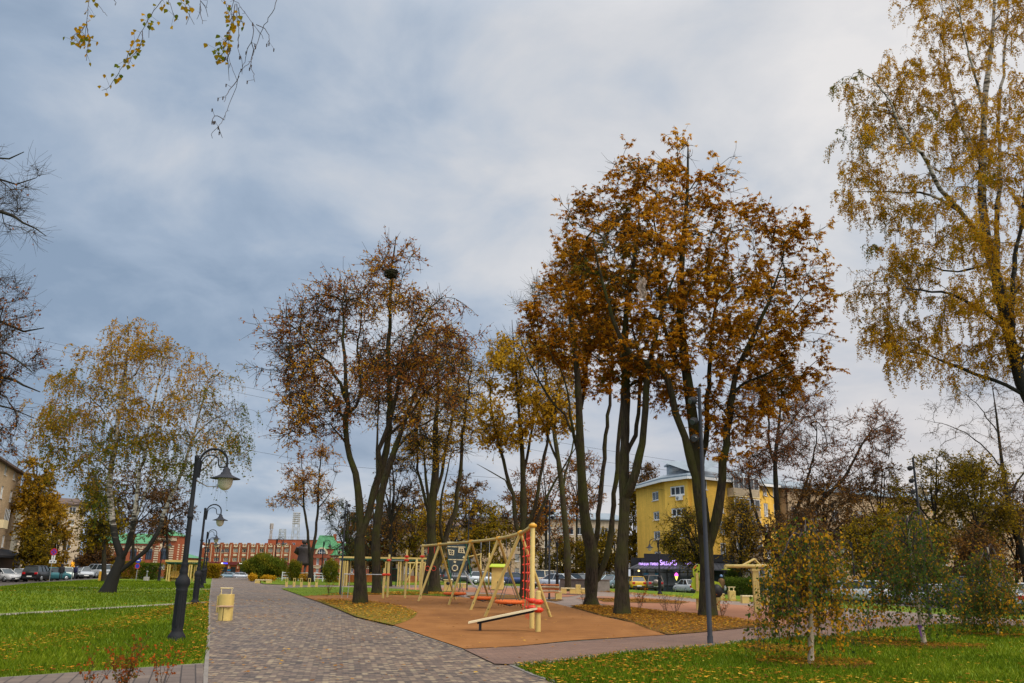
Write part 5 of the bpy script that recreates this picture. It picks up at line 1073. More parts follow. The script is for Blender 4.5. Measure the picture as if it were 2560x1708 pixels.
# roof: cornice following the three facades, sloping blue-grey sheets behind, chimney house
b = MB(); top = []
ring_o = [yA-y1.d*.5-y1.n*.6, yB-y2.n*.6-y1.n*.5, yB-y2.n*1.15+y2.d*.1, yC-y2.n*1.1-y2.d*.1, yC-y3.n*.7, yD-y3.n*.7+y3.d*.5]
inn = [p+(Vector((0, 0, 0)) if i == 0 else Vector((0, 0, 0)))+((y1.n if i < 2 else (y2.n if i < 4 else y3.n))*6.5) for i, p in enumerate(ring_o)]
for i in range(len(ring_o)-1):
    a, c, d, e = ring_o[i], ring_o[i+1], inn[i+1], inn[i]
    z = Vector((0, 0, EV)); q = [Vector((p.x, p.y, EV+dz)) for p, dz in ((a, -.32), (c, -.32), (c, 0.02), (a, .02))]
    b.add(q+[Vector((d.x, d.y, EV+2.3)), Vector((e.x, e.y, EV+2.3)), Vector((d.x, d.y, EV-.3)), Vector((e.x, e.y, EV-.3))], [(0, 1, 2, 3), (3, 2, 4, 5), (0, 7, 6, 1)])
b.v = [tuple(y1.T_inv() @ Vector(q)) for q in b.v]; b.build('roof', M['blue_roof'], YT)
b = MB()
for i in range(len(ring_o)-1):
    a, c = ring_o[i], ring_o[i+1]; d = (c-a).normalized(); n_ = Vector((d.y, -d.x, 0))*.03
    b.add([Vector((p.x, p.y, EV+dz))+n_ for p, dz in ((a, -.5), (c, -.5), (c, -.18), (a, -.18))]+[Vector((p.x, p.y, EV+dz))-n_*6 for p, dz in ((a, -.5), (c, -.5), (c, -.18), (a, -.18))], [(0, 1, 2, 3), (4, 7, 6, 5), (0, 4, 5, 1), (3, 2, 6, 7)])
b.v = [tuple(y1.T_inv() @ Vector(q)) for q in b.v]; b.build('cornice', M['white'], YT)
vb = P(1694, 1190, yB.y+4); b = MB(vb); b.bbox(vb.x-1.3, vb.x+1.3, vb.y-1, vb.y+1, vb.z-1.6, vb.z+1.3, .03)
b.v = [tuple(y1.T_inv() @ (Vector(q)+vb)) for q in b.v]; k = b.build('chimney', M['blue_roof'], YT)
b = MB(vb); b.box(vb.x-1.6, vb.x+1.6, vb.y-1.3, vb.y+1.3, vb.z+1.305, vb.z+1.5); b.add([(vb.x-1.6, vb.y-1.3, vb.z+1.5), (vb.x+1.6, vb.y-1.3, vb.z+1.5), (vb.x+1.6, vb.y+1.3, vb.z+1.5), (vb.x-1.6, vb.y+1.3, vb.z+1.5), (vb.x, vb.y, vb.z+2.1)], [(0, 1, 4), (1, 2, 4), (2, 3, 4), (3, 0, 4)]); b.v = [tuple(y1.T_inv() @ (Vector(q)+vb)) for q in b.v]; b.build('cap', M['blue_roof'], k)
b = MB(vb)
for q in range(5): b.box(vb.x-.9, vb.x+.9, vb.y-1.03, vb.y-1.003, vb.z+.1+q*.22, vb.z+.22+q*.22)
b.v = [tuple(y1.T_inv() @ (Vector(q)+vb)) for q in b.v]; b.build('louvre', M['grey'], k)
# ---- cafe pavilion in front of it
cA, cB = GY(1573, 103), GY(1955, 103)
cA = Vector((P(1582, 1420, 102).x, 102, 0)); cB = Vector((P(1850, 1420, 101).x, 101, 0))
ca = Block(cA, cB, None, 'cafe_pavilion', 'black glazed cafe pavilion with dark tiled awning and violet lit lettering', z0=-.75)
aw = ca.rect(1574, 1405, 1850, 1423, 1.); hb = aw[2]; ht = ca.px(1650, 1405)[1]
xs = [ca.px(x, 1450)[0] for x in (1583, 1603, 1618, 1640, 1668, 1700, 1720, 1752, 1784, 1816, 1848)]
b = MB()
for x in xs: b.box(x-.07, x+.07, -.05, .09, 0, hb)
b.box(xs[0], xs[-1], -.04, .08, 0, .25); b.box(xs[0], xs[-1], -.045, .085, .95, 1.03); b.box(xs[0], xs[-1], -.045, .085, hb-.45, hb-.35)
ca.put(b, 'window_frame', M['black'])
for i in range(len(xs)-1): b = MB(); b.box(xs[i]+.071, xs[i+1]-.071, .0, .03, .255, hb-.02); ca.put(b, 'pane', M['glass'])
b = MB(); b.box(xs[0], xs[-1], 3.2, 3.4, 0, ht+.5); b.box(xs[0]-.1, xs[0]-.001, .1, 3.2, 0, hb); b.box(xs[-1]+.001, xs[-1]+.1, .1, 3.2, 0, hb); ca.put(b, 'wall', M['black'])
b = MB(); e0, e1 = ca.px(1574, 1423, 1.)[0], xs[-1]+.6; r0, r1 = xs[0]+1.2, xs[-1]
b.add([(e0, -1., hb), (e1, -1., hb), (r1, 1.2, ht), (r0, 1.2, ht), (e0, -1., hb-.12), (e1, -1., hb-.12), (e0, 3.2, hb-.12), (e0, 3.2, hb)], [(0, 1, 2, 3), (4, 5, 1, 0), (0, 3, 7), (0, 7, 6, 4)])
for q in range(26): b.tube([(e0+(q+.7)*(e1-e0)/26.5, -1.0, hb+.02), (r0+(q+.7)*(r1-r0)/26.5, 1.19, ht+.02)], .035, 5)
b.box(r0, r1, 1.2, 3.2, ht-.02, ht+.3); ca.put(b, 'awning', M['dark_tile'])
b = MB(); b.box(ca.px(1612, 1400)[0], xs[-1]-.2, 1.05, 1.17, ht+.05, ht+.95); sg = ca.put(b, 'sign_board', M['black'])
for s_, (x0, y0_, x1, y1_) in (('ПИЦЦА', (1597.5, 1407.5, 1622, 1414)), ('ПИВО', (1625.5, 1407, 1645.5, 1413.5)), ('Ѕ', (1650, 1400, 1655, 1413)), ('ALDEN', (1655, 1404, 1681, 1413)), ("'S", (1681, 1400, 1692, 1413.5)), ('•', (1711, 1408, 1714, 1411)), ('БУРГЕРНАЯ', (1718.5, 1405.5, 1766, 1412.5))):
    rr = ca.rect(x0, y0_, x1, y1_, .1); fit_text(ca, 'lettering', s_.replace('Ѕ', 'S'), M['purple_lit'], rr, .1, sg)
c0 = ca.px(1691, 1442, .1); b = MB(); b.lathe([(.02, -.42), (.2, .05), (.2, .06)], 10); b.v = [(c0[0]+v[0], -.12+v[1]*.3, c0[1]+v[2]) for v in b.v]; ice = ca.put(b, 'neon_cone', M['yellow_lit'])
b = MB(); b.lathe([(.02, .08), (.22, .1), (.2, .26), (.1, .4), (.02, .46)], 10); b.v = [(c0[0]+v[0], -.12+v[1]*.3, c0[1]+v[2]) for v in b.v]; ca.put(b, 'neon_scoop', M['magenta_lit'], ice)
for x0, x1 in ((1609, 1621.5), (1637.5, 1648)): r = ca.rect(x0, 1432.5, x1, 1439, .05); ca.box('blue_blind', M['bluepanel'], r[0], r[1], -.06, -.052, r[2], r[3])
r = ca.rect(1597, 1424, 1601, 1427, .6); b = MB(); b.lathe([(.02, -.1), (.12, -.08), (.1, .05), (.03, .09)], 10); b.v = [(r[0]+v[0], -.6+v[1], r[2]+v[2]) for v in b.v]; ca.put(b, 'soffit_lamp', M['warm_lit'])
# ---- other flats: generic maker
def flats(label, eaves, ez, z0, cols, rows, wallm, roofm, storey=2.85, first=1.2, ww=1.5, wh=1.5, roofh=1.6, balc=(), side=None, group=None, band=None):
    A, B = HZ(*eaves[0], ez), HZ(*eaves[1], ez); blk = Block(A, B, None, 'apartment_house', label, z0=z0, group=group); h = ez-z0
    rc = []
    for c in cols:
        a = blk.px(c, (eaves[0][1]+eaves[1][1])/2+60)[0]
        for f in range(rows): rc.append((a-ww/2, a+ww/2, first+f*storey, first+f*storey+wh))
    rc = [r for r in rc if r[0] > .3 and r[1] < blk.L-.3]
    blk.wall('wall', M[wallm], 0, blk.L, 0, h, rc)
    for r in rc: blk.window(r, 1, gm=gl())
    b = MB(); b.box(0.002, blk.L-.002, .3, 11, 0, h-.002); blk.put(b, 'wall', M[wallm])
    b = MB(); b.add([(-.5, -.6, h), (blk.L+.5, -.6, h), (blk.L+.5, 11.6, h), (-.5, 11.6, h), (.6, 5.5, h+roofh), (blk.L-.6, 5.5, h+roofh), (-.5, -.6, h-.25), (blk.L+.5, -.6, h-.25), (blk.L+.5, 11.6, h-.25), (-.5, 11.6, h-.25)],
        [(0, 1, 5, 4), (1, 2, 5), (2, 3, 4, 5), (3, 0, 4), (6, 7, 1, 0), (7, 8, 2, 1), (9, 6, 0, 3), (6, 9, 8, 7)]); rf = blk.put(b, 'roof', M[roofm])
    b = MB(); b.bbox(blk.L*.5-.5, blk.L*.5+.5, 4.8, 6, h+.4, h+roofh+1., .03); blk.put(b, 'chimney', M['tan_brick'], rf)
    for c, f in balc:
        a = blk.px(c, (eaves[0][1]+eaves[1][1])/2+60)[0]; zb = first-.75+f*storey
        b = MB(); b.box(a-1.6, a+1.6, -1., -.005, zb, zb+1.0); k = blk.put(b, 'balcony', M['cream'])
        b = MB(); b.box(a-1.55, a+1.55, -.97, -.93, zb+1.005, zb+2.3)
        blk.put(b, 'pane', M['glass'], k); b = MB()
        for q in range(4): b.box(a-1.58+q*1.03, a-1.5+q*1.03, -1., -.975, zb+1.005, zb+2.35)
        blk.put(b, 'glazing_bars', M['white'], k)
    return blk
f1 = flats('tan brick apartment block with a flat brown eave at the left edge', ((-110, 1078), (56, 1184)), 13.5, -.8, (-80, -45, 12, 36), 5, 'tan_brick', 'brown_roof', first=1.5, ww=1.6, balc=((-45, 3), (-45, 2), (12, 2)))
# roof railing and black shop awning of that block
b = MB(); h = 14.3
for k in range(26): x = k*f1.L/25; b.tube([(x, .2, h), (x, .2, h+.9)], .02, 4)
for z in (.45, .9): b.tube([(0, .2, h+z), (f1.L, .2, h+z)], .02, 4)
f1.put(b, 'roof_railing', M['grey'])
r = f1.rect(-60, 1374, 68, 1388, 2.2); b = MB(); b.add([(r[0], -2.2, r[2]), (r[1], -2.2, r[2]), (r[1], 0, r[3]+.25), (r[0], 0, r[3]+.25), (r[0], -2.2, r[2]-.25), (r[1], -2.2, r[2]-.25), (r[1], 0, r[2]-.25), (r[0], 0, r[2]-.25)], [(0, 1, 2, 3), (4, 5, 1, 0), (7, 6, 5, 4), (5, 6, 2, 1), (4, 0, 3, 7)]); k = f1.put(b, 'shop_awning', M['anthracite'])
b = MB()
for x in (r[1]-.25, r[1]-3.2): b.box(x-.12, x+.12, -2.1, -1.9, 0, r[2]-.26)
f1.put(b, 'awning_post', M['grey'], k); f1.box('shop_front', M['black'], r[0], r[1]-.1, -1.6, -.01, 0, r[2]-.26)
for q in range(4): b = MB(); b.lathe([(.02, -.06), (.09, -.03), (.06, .06)], 8); x = r[1]-.6-q*.85; b.v = [(x+v[0], -1.75+v[1], 3.1+v[2]) for v in b.v]; f1.put(b, 'shop_lamp', M['white_lit'])
f2 = flats('pale beige apartment block behind the amber trees, with a small lit shop corner', ((60, 1253), (216, 1262)), 15.2, -.6, (110, 140, 175, 197, 212), 5, 'beige_render', 'brown_roof', first=2.2, ww=1.5)
r = f2.rect(188, 1394, 216, 1410, .5); f2.box('shop_sign', M['black'], r[0], r[1], -.5, -.02, r[2], r[3])
r = f2.rect(178, 1405, 186, 1427, .3); f2.box('lit_panel', M['amber_panel'], r[0], r[1], -.3, -.02, r[2], r[3])
r = f2.rect(211, 1398, 214, 1405, .8); f2.box('lit_sign', M['purple_lit'], r[0], r[1], -.8, -.52, r[2], r[3])
f3 = flats('long beige apartment block behind the playground trees', ((1205, 1291), (1556, 1299)), 12.6, -.9, (1230, 1255, 1290, 1330, 1370, 1400, 1425, 1450, 1478, 1496, 1512, 1530), 4, 'beige_render', 'blue_roof', first=1.6, balc=((1513, 2), (1513, 1), (1400, 1)))
f4 = flats('brown brick block half hidden behind the climbing tower', ((960, 1318), (1206, 1312)), 10.4, -.9, (985, 1020, 1060, 1100, 1140, 1175), 3, 'tan_brick', 'brown_roof', first=1.6)
f5 = flats('tan wing of flats receding behind the right-hand trees', ((1966, 1216), (2700, 1285)), 13.4, -.9, (1990, 2040, 2090, 2150, 2200, 2250, 2300, 2350, 2400, 2450, 2500, 2560), 4, 'tan_brick', 'blue_roof', first=1.6)
# ---- red brick factory front at the end of the path
rA, rB = P(500, 1420, 262), P(745, 1420, 258)
rf = Block(rA, rB, None, 'brick_factory', 'long red brick factory front with cream-lined piers and battlements', z0=-2.0); ht_ = rf.px(600, 1361)[1]
bays = [516, 541.5, 565.5, 588, 610, 632, 654, 675, 696.5, 715]; wr = []
for c in bays:
    a = rf.px(c, 1390)[0]
    for (yt, yb) in ((1371, 1381.5), (1394, 1404)): wr.append((a-.85, a+.85, rf.px(c, yb)[1], rf.px(c, yt)[1]))
dr = [(rf.px(c, 1420)[0]-.85, rf.px(c, 1420)[0]+.85, .4, 3.4) for c in (561, 583, 606)]
rf.wall('wall', M['red_brick'], 0, rf.L, 0, ht_, wr+dr, .25); rf.box('wall', M['red_brick'], .003, rf.L-.003, .5, 9, 0, ht_-.01)
for r in wr: rf.window(r, 2, 'cream', 'glass_pale' if RW.random() < .6 else 'glass', .2, .09, sill=False)
for r in dr: b = MB(); b.box(r[0], r[1], .15, .24, r[2], r[3]); k = rf.put(b, 'door', M['door_green']); b = MB(); b.box(r[0]+.15, r[1]-.15, .135, .148, r[2]+1.2, r[3]-.3); rf.put(b, 'pane', M['glass'], k)
for i, c in enumerate([504.5]+[(bays[k]+bays[k+1])/2 for k in range(len(bays)-1)]+[726]):
    a = rf.px(c, 1385)[0]; b = MB(); b.box(a-.5, a+.5, -.35, -.003, 2.9, ht_+.45); k = rf.put(b, 'pier', M['red_brick'])
    b = MB(); b.box(a-.10, a+.10, -.38, -.352, 3., ht_-.1); rf.put(b, 'pier_stripe', M['cream_brick'], k)
for c in bays:
    a = rf.px(c, 1385)[0]; b = MB()
    for q in (-.85, 0, .85): b.box(a+q-.2, a+q+.2, -.14, .1, ht_, ht_+.32)
    rf.put(b, 'battlement', M['cream_brick']); h0 = rf.px(c, 1368)[1]
    b = MB(); b.box(a-.65, a-.25, -.1, -.003, h0, ht_-.15); b.box(a+.25, a+.65, -.1, -.003, h0, ht_-.15); b.box(a-.25, a+.25, -.1, -.003, h0, h0+.38); rf.put(b, 'cream_panel', M['cream_brick'])
    h1, h2 = rf.px(c, 1390.5)[1], rf.px(c, 1385)[1]; rf.box('cream_panel', M['cream_brick'], a-.62, a+.62, -.06, -.003, h1, h2)
r = rf.rect(500, 1406, 745, 1413, .3); rf.box('fascia', M['maroon'], 0, rf.L, -.6, -.36, r[2], r[3])
for (x0, x1, mm) in ((553, 557.5, 'white_lit'), (557.8, 569, 'blue_lit'), (599, 615, 'white_lit')):
    q = rf.rect(x0, 1407, x1, 1410, .62); rf.box('lit_sign', M[mm], q[0], q[1], -.66, -.605, q[2], q[3])
q = rf.rect(568, 1423, 576, 1428.5, .1); rf.box('blue_board', M['bluepanel'], q[0], q[1], -.1, -.01, q[2], q[3])
rg = Block(P(664, 1420, 268), P(828, 1420, 266), None, 'brick_factory', 'taller plain red brick block rising behind the factory front', z0=-2.0)
hh = rg.px(740, 1350)[1]; wq = [rg.rect(x0, 1357, x1, 1366) for x0, x1 in ((693, 700), (711, 718), (730, 738), (768, 775))]
rg.wall('wall', M['red_brick'], 0, rg.L, 0, hh, wq); rg.box('wall', M['red_brick'], .003, rg.L-.003, .4, 12, 0, hh-.005)
for r in wq: rg.window(r, 1, gm=gl())
b = MB()
for k in range(30): x = k*rg.L/29; b.tube([(x, .3, hh), (x, .3, hh+.9)], .03, 4)
b.tube([(0, .3, hh+.9), (rg.L, .3, hh+.9)], .03, 4); rg.put(b, 'roof_railing', M['grey'])
rg.box('coping', M['brown_roof'], -.1, rg.L+.1, -.1, .2, hh+.002, hh+.1)
# ---- brick house with the green mansard
gA, gB = P(781, 1420, 236), P(945, 1420, 232)
gh = Block(gA, gB, None, 'brick_house', 'old brick house with bright green tower roof and white arched window', z0=-1.9); hc = gh.px(850, 1388)[1]; hl = gh.px(850, 1357)[1]
wq = [gh.rect(x-3, 1397, x+3, 1412) for x in (794, 813, 833, 852, 880, 905, 930)]+[gh.rect(x-3, 1422, x+3, 1432) for x in (793, 813, 880, 910)]
gh.wall('wall', M['red_brick_pale'], 0, gh.L, 0, hc, wq); gh.box('wall', M['red_brick_pale'], .003, gh.L-.003, .5, 10, 0, hc-.005)
for r in wq:
    k = gh.window(r, 1, gm='glass', fw_=.09); b = MB(); b.box(r[0]-.15, r[1]+.15, -.09, -.003, r[3]+.003, r[3]+.28); gh.put(b, 'lintel', M['cream_brick'], k)
for y_ in (1389, 1394, 1416, 1420): z = gh.px(850, y_)[1]; gh.box('string_course', M['cream_brick'], 0, gh.L, -.12, -.004, z-.14, z+.1)
t0, t1 = gh.px(829, 1370)[0], gh.L; b = MB(); b.add([(t0-.3, -.5, hc+.003), (t1+.3, -.5, hc+.003), (t1+.3, 4.5, hl), (t0-.3, 4.5, hl), (t1+.3, 10.5, hc), (t0-.3, 10.5, hc)], [(0, 1, 2, 3), (3, 2, 4, 5), (1, 4, 2), (0, 3, 5)])
for q in range(22): x = t0+(t1-t0)*q/21; b.tube([(x, -.49, hc+.03), (x, 4.5, hl+.03)], .04, 4)
rfm = gh.put(b, 'roof', M['green_roof'])
for x in (835, 854, 875, 911): r = gh.rect(x-2.5, 1366, x+2.5, 1372, -2.6); b = MB(); b.box(r[0], r[1], 1.6, 2.9, r[2], r[3]); gh.put(b, 'skylight', M['blue_roof'], rfm)
for x in (849, 881): r = gh.rect(x-3.5, 1377, x+3.5, 1388, -.1); b = MB(); b.box(r[0], r[1], -.1, 1.5, hc+.01, r[3]); k = gh.put(b, 'dormer', M['cream_brick'], rfm); b = MB(); b.box(r[0]+.12, r[1]-.12, -.13, -.103, hc+.2, r[3]-.15); gh.put(b, 'pane', M['glass'], k)
m0, m1 = gh.px(784, 1370)[0], gh.px(830, 1370)[0]; mt_ = gh.px(805, 1338)[1]; mb_ = gh.px(805, 1372)[1]; n0, n1 = gh.px(793, 1340)[0], gh.px(818, 1340)[0]
gh.box('tower_wall', M['red_brick_pale'], m0, m1, -.35, 6, hc-.8, mb_)
b = MB(); b.add([(m0-.3, -.7, mb_+.003), (m1+.3, -.7, mb_+.003), (m1+.3, 6, mb_+.003), (m0-.3, 6, mb_+.003), (m0+.4, .2, mb_+1.), (m1-.4, .2, mb_+1.), (m1-.4, 5.4, mb_+1.), (m0+.4, 5.4, mb_+1.), (n0, 1.6, mt_), (n1, 1.6, mt_), (n1, 4., mt_), (n0, 4., mt_)],
    [(0, 1, 5, 4), (1, 2, 6, 5), (2, 3, 7, 6), (3, 0, 4, 7), (4, 5, 9, 8), (5, 6, 10, 9), (6, 7, 11, 10), (7, 4, 8, 11), (8, 9, 10, 11)])
for q in range(9): t = q/8; b.tube([(m0+.4+(m1-m0-.8)*t, .18, mb_+1.), (n0+(n1-n0)*t, 1.58, mt_)], .04, 4)
gh.put(b, 'tower_roof', M['green_roof'])
b = MB(); c_ = (m0+m1)/2; R1, R2 = 1.75, 1.35; arc = [(c_+R1*math.cos(math.pi*k/14), mb_-1.4+R1*math.sin(math.pi*k/14)) for k in range(15)]; ari = [(c_+R2*math.cos(math.pi*k/14), mb_-1.4+R2*math.sin(math.pi*k/14)) for k in range(15)]
for k in range(14): p_, q_, r_, s_ = arc[k], arc[k+1], ari[k+1], ari[k]; b.add([(p_[0], -.75, p_[1]), (q_[0], -.75, q_[1]), (r_[0], -.75, r_[1]), (s_[0], -.75, s_[1]), (p_[0], -.36, p_[1]), (q_[0], -.36, q_[1]), (r_[0], -.36, r_[1]), (s_[0], -.36, s_[1])], [(0, 1, 2, 3), (0, 4, 5, 1), (3, 2, 6, 7)])
ka = gh.put(b, 'arch', M['cream_brick']); b = MB(); b.add([(x, -.4, z) for x, z in ari], [tuple(range(15))]); gh.put(b, 'pane', M['glass'], ka)
b = MB()
for q in (-.7, 0, .7): b.box(c_+q-.05, c_+q+.05, -.46, -.41, mb_-1.4, mb_-1.4+math.sqrt(R2*R2-q*q)-.02)
b.box(c_-R2, c_+R2, -.47, -.405, mb_-1.02, mb_-.94); gh.put(b, 'glazing_bars', M['white'], ka)
ch = gh.px(820.5, 1335)[0]; gh.box('chimney', M['red_brick'], ch-.35, ch+.35, 4.2, 5, mt_-2.5, mt_+.5)
# ---- arched brick hall at the left
hA, hB = P(205, 1420, 177), P(437, 1420, 176)
hl_ = Block(hA, hB, None, 'brick_hall', 'red brick hall with arched windows, white striped piers and green roof', z0=-1.7)
zc1 = hl_.px(420, 1340)[1]; xr = hl_.px(383, 1390)[0]; zc2 = hl_.px(260, 1358)[1]
ach = [234, 264, 332, 371, 410]; ar = []
for c in ach: a = hl_.px(c, 1390)[0]; ar.append((a-.72, a+.72, hl_.px(c, 1399.5)[1], hl_.px(c, 1379)[1]))
low = [hl_.rect(c-7, 1411, c+7, 1424) for c in (368, 407)]
hl_.wall('wall', M['red_brick'], 0, xr, 0, zc2, ar[:4]+low[:1], .3); hl_.wall('wall', M['red_brick'], xr, hl_.L, 0, zc1, ar[4:]+low[1:], .3, y=-.25)
for i, r in enumerate(ar):
    y_ = -.25 if i == 4 else 0; k = hl_.window(r, 2, 'anthracite', 'glass', .25, .07, sill=False, tr=.6, y=y_)
    a = (r[0]+r[1])/2; b = MB(); q_ = .72
    A_ = [((a+q_*math.cos(math.pi*k_/12)), r[3]+q_*math.sin(math.pi*k_/12)) for k_ in range(13)]
    b.add([(x, y_-.02, z) for x, z in A_], [tuple(range(13))]); hl_.put(b, 'pane', M['glass'], k); b = MB(); Q = 1.02
    B_ = [((a+Q*math.cos(math.pi*k_/12)), r[3]+Q*math.sin(math.pi*k_/12)) for k_ in range(13)]
    C_ = [((a+.86*math.cos(math.pi*k_/12)), r[3]+.86*math.sin(math.pi*k_/12)) for k_ in range(13)]
    for k_ in range(12): b.add([(p[0], y_-.14, p[1]) for p in (B_[k_], B_[k_+1], C_[k_+1], C_[k_])]+[(p[0], y_-.01, p[1]) for p in (B_[k_], B_[k_+1], C_[k_+1], C_[k_])], [(0, 1, 2, 3), (0, 4, 5, 1), (2, 6, 7, 3)])
    hl_.put(b, 'arch', M['cream_brick'], k)
for r in low: hl_.window(r, 1, 'cream', 'glass_pale', .2, .1, y=-.25 if r[0] > xr else 0)
for x, y_ in ((213, 0), (248, 0), (280, 0), (352, 0), (391.5, -.25), (429, -.25)):
    a = hl_.px(x, 1390)[0]; b = MB(); zt = hl_.px(x, 1362)[1]
    n_ = 16
    for q in range(n_): z = .3+q*(zt-.3)/n_; b.box(a-.42, a+.42, y_-.16, y_-.003, z, z+(zt-.3)/n_*.55)
    hl_.put(b, 'striped_pier', M['cream_brick'])
for x in (403, 417): r = hl_.rect(x-3, 1357, x+3, 1367, .3); hl_.box('blind_window', M['cream_brick'], r[0], r[1], -.34, -.255, r[2], r[3])
b = MB()
for q in range(24): x = xr+.1+q*(hl_.L-xr-.2)/24; b.box(x, x+.14, -.5, -.255, zc1-1.0, zc1-.35)
hl_.put(b, 'corbels', M['cream_brick']); b = MB()
for q in range(40): x = q*xr/40; b.box(x, x+.2, -.2, -.004, zc2-.9, zc2-.4)
hl_.put(b, 'corbels', M['cream_brick'])
hl_.box('cornice', M['red_brick_pale'], xr-.2, hl_.L+.3, -.6, -.255, zc1-.3, zc1); hl_.box('cornice', M['red_brick_pale'], 0, xr, -.35, -.005, zc2-.3, zc2)
hl_.box('wall', M['red_brick'], .003, xr, .6, 11, 0, zc2-.01); hl_.box('wall', M['red_brick'], xr+.003, hl_.L-.003, .35, 4, 0, zc1-.01)
b = MB(); b.box(hl_.L, hl_.L+.02, -.25, 4, 0, zc1-.02); hl_.put(b, 'side_wall', M['red_brick'])
b = MB()
for q in range(14):
    z = 1.2+q*(zc1-2.6)/14
    for w_ in range(2): b.box(hl_.L+.021, hl_.L+.1, .2+w_*2.1, .9+w_*2.1, z, z+.25)
hl_.put(b, 'side_quoins', M['cream_brick'])
b = MB(); b.add([(0, -.5, zc2+.003), (xr, -.5, zc2+.003), (xr, 5.5, zc2+2.2), (0, 5.5, zc2+2.2), (xr, 11, zc2), (0, 11, zc2)], [(0, 1, 2, 3), (3, 2, 4, 5), (1, 4, 2)]); hl_.put(b, 'roof', M['green_roof'])
b = MB(); b.add([(xr-.2, -.7, zc1+.003), (hl_.L+.4, -.7, zc1+.003), (hl_.L+.4, 4.6, zc1+.003), (xr-.2, 4.6, zc1+.003), (xr+.6, 2., zc1+1.3), (hl_.L-2.5, 2., zc1+1.3)], [(0, 1, 5, 4), (1, 2, 5), (2, 3, 4, 5), (3, 0, 4)]); b.lathe([(.5, 0), (.5, .5), (.05, .9)], 8, (hl_.L-1.2, .6, zc1)); hl_.put(b, 'corner_roof', M['green_roof'])
# ---- low shop wing between hall and factory
sA, sB = P(446, 1420, 230), P(504, 1420, 250)
sh = Block(sA, sB, None, 'shop_wing', 'low brick shop wing with green roof and white lettering between hall and factory', z0=-1.9); z1_ = sh.px(475, 1395)[1]; z2_ = sh.px(475, 1384)[1]
sh.box('wall', M['red_brick_pale'], 0, sh.L, 0, 6, 0, z1_); b = MB(); b.add([(-.3, -.6, z1_+.003), (sh.L+.3, -.6, z1_+.003), (sh.L+.3, 4, z2_), (-.3, 4, z2_), (sh.L+.3, 6, z1_), (-.3, 6, z1_)], [(0, 1, 2, 3), (3, 2, 4, 5), (1, 4, 2), (0, 3, 5)]); sh.put(b, 'roof', M['green_roof'])
r = sh.rect(452, 1405, 504, 1412, .3); k = sh.box('fascia', M['maroon'], r[0], r[1], -.3, -.004, r[2], r[3])
q = sh.rect(455, 1406.3, 504, 1410.2, .33); fit_text(sh, 'lettering', 'ТЦ ЭРМИТАЖ К', M['white_lit'], q, .36, k)
r = sh.rect(455, 1413, 500, 1424, .1)
for i in range(3): sh.box('shop_window', M['glass'], r[0]+i*(r[1]-r[0])/3+.1, r[0]+(i+1)*(r[1]-r[0])/3-.1, -.06, -.004, r[2]-1.2, r[3])
# ---- things on the roofs far behind: antenna mast, floodlight towers
def lattice(name, label, px, Y, z0, z1, w0, w1, cat, head):
    c = GY(px, Y); T = thing(name, label, cat, (c.x, Y, z0)); b = MB(); h = z1-z0
    for sx in (-1, 1):
        for sy in (-1, 1): b.tube([(sx*w0/2, sy*w0/2, 0), (sx*w1/2, sy*w1/2, h)], .09, 5)
    n = 10
    for k in range(n):
        a, c2 = k/n, (k+1)/n; wa = w0+(w1-w0)*a; wb = w0+(w1-w0)*c2
        for sy in (-1, 1): b.tube([(-wa/2, sy*wa/2, h*a), (wb/2, sy*wb/2, h*c2)], .05, 4); b.tube([(wa/2, sy*wa/2, h*a), (-wb/2, sy*wb/2, h*c2)], .05, 4)
    b.build('mast', M['concrete'], T)
    if head == 'rows':
        for r_ in range(6):
            b = MB(); z = h-.1-r_*.72; b.box(-1.3, 1.3, -.3, -.2, z-.06, z+.05)
            for q in range(7): b.lathe([(.17, -.12), (.17, .12), (.06, .17)], 8, (-1.15+q*.383, -.45, z+.17))
            b.build('floodlight_row', M['concrete'], T)
    elif head == 'cage':
        for r_ in range(6): b = MB(); z = h-r_*.68; b.box(-1.2, 1.2, -.3, .3, z-.05, z+.05); b.box(-1.2, -1.13, -.2, .2, z-.62, z-.051); b.box(1.13, 1.2, -.2, .2, z-.62, z-.051); b.build('platform', M['grey'], T)
    else:
        for q in range(3):
            a = q*2.1-1.3; b = MB(); b.bbox(.42*math.cos(a)-.2, .42*math.cos(a)+.2, .42*math.sin(a)-.12, .42*math.sin(a)+.12, h-1.5, h+.2, .04); b.build('antenna_panel', M['concrete'], T)
zq = lambda py, px, Y: P(px, py, Y).z
lattice('floodlight_tower', 'tall white stadium floodlight tower with six rows of lamps', 730, 300, -1.6, zq(1283, 730, 300), 3., 1.6, 'tower', 'rows')
lattice('floodlight_tower', 'grey stadium tower with stacked empty platforms beside the antenna mast', 697, 330, -1.6, zq(1323, 697, 330), 3., 2., 'tower', 'cage')
lattice('antenna_mast', 'slim antenna mast with white panels on the factory roof edge', 668, 272, -1.6, zq(1310, 668, 272), .7, .5, 'antenna', 'panels')
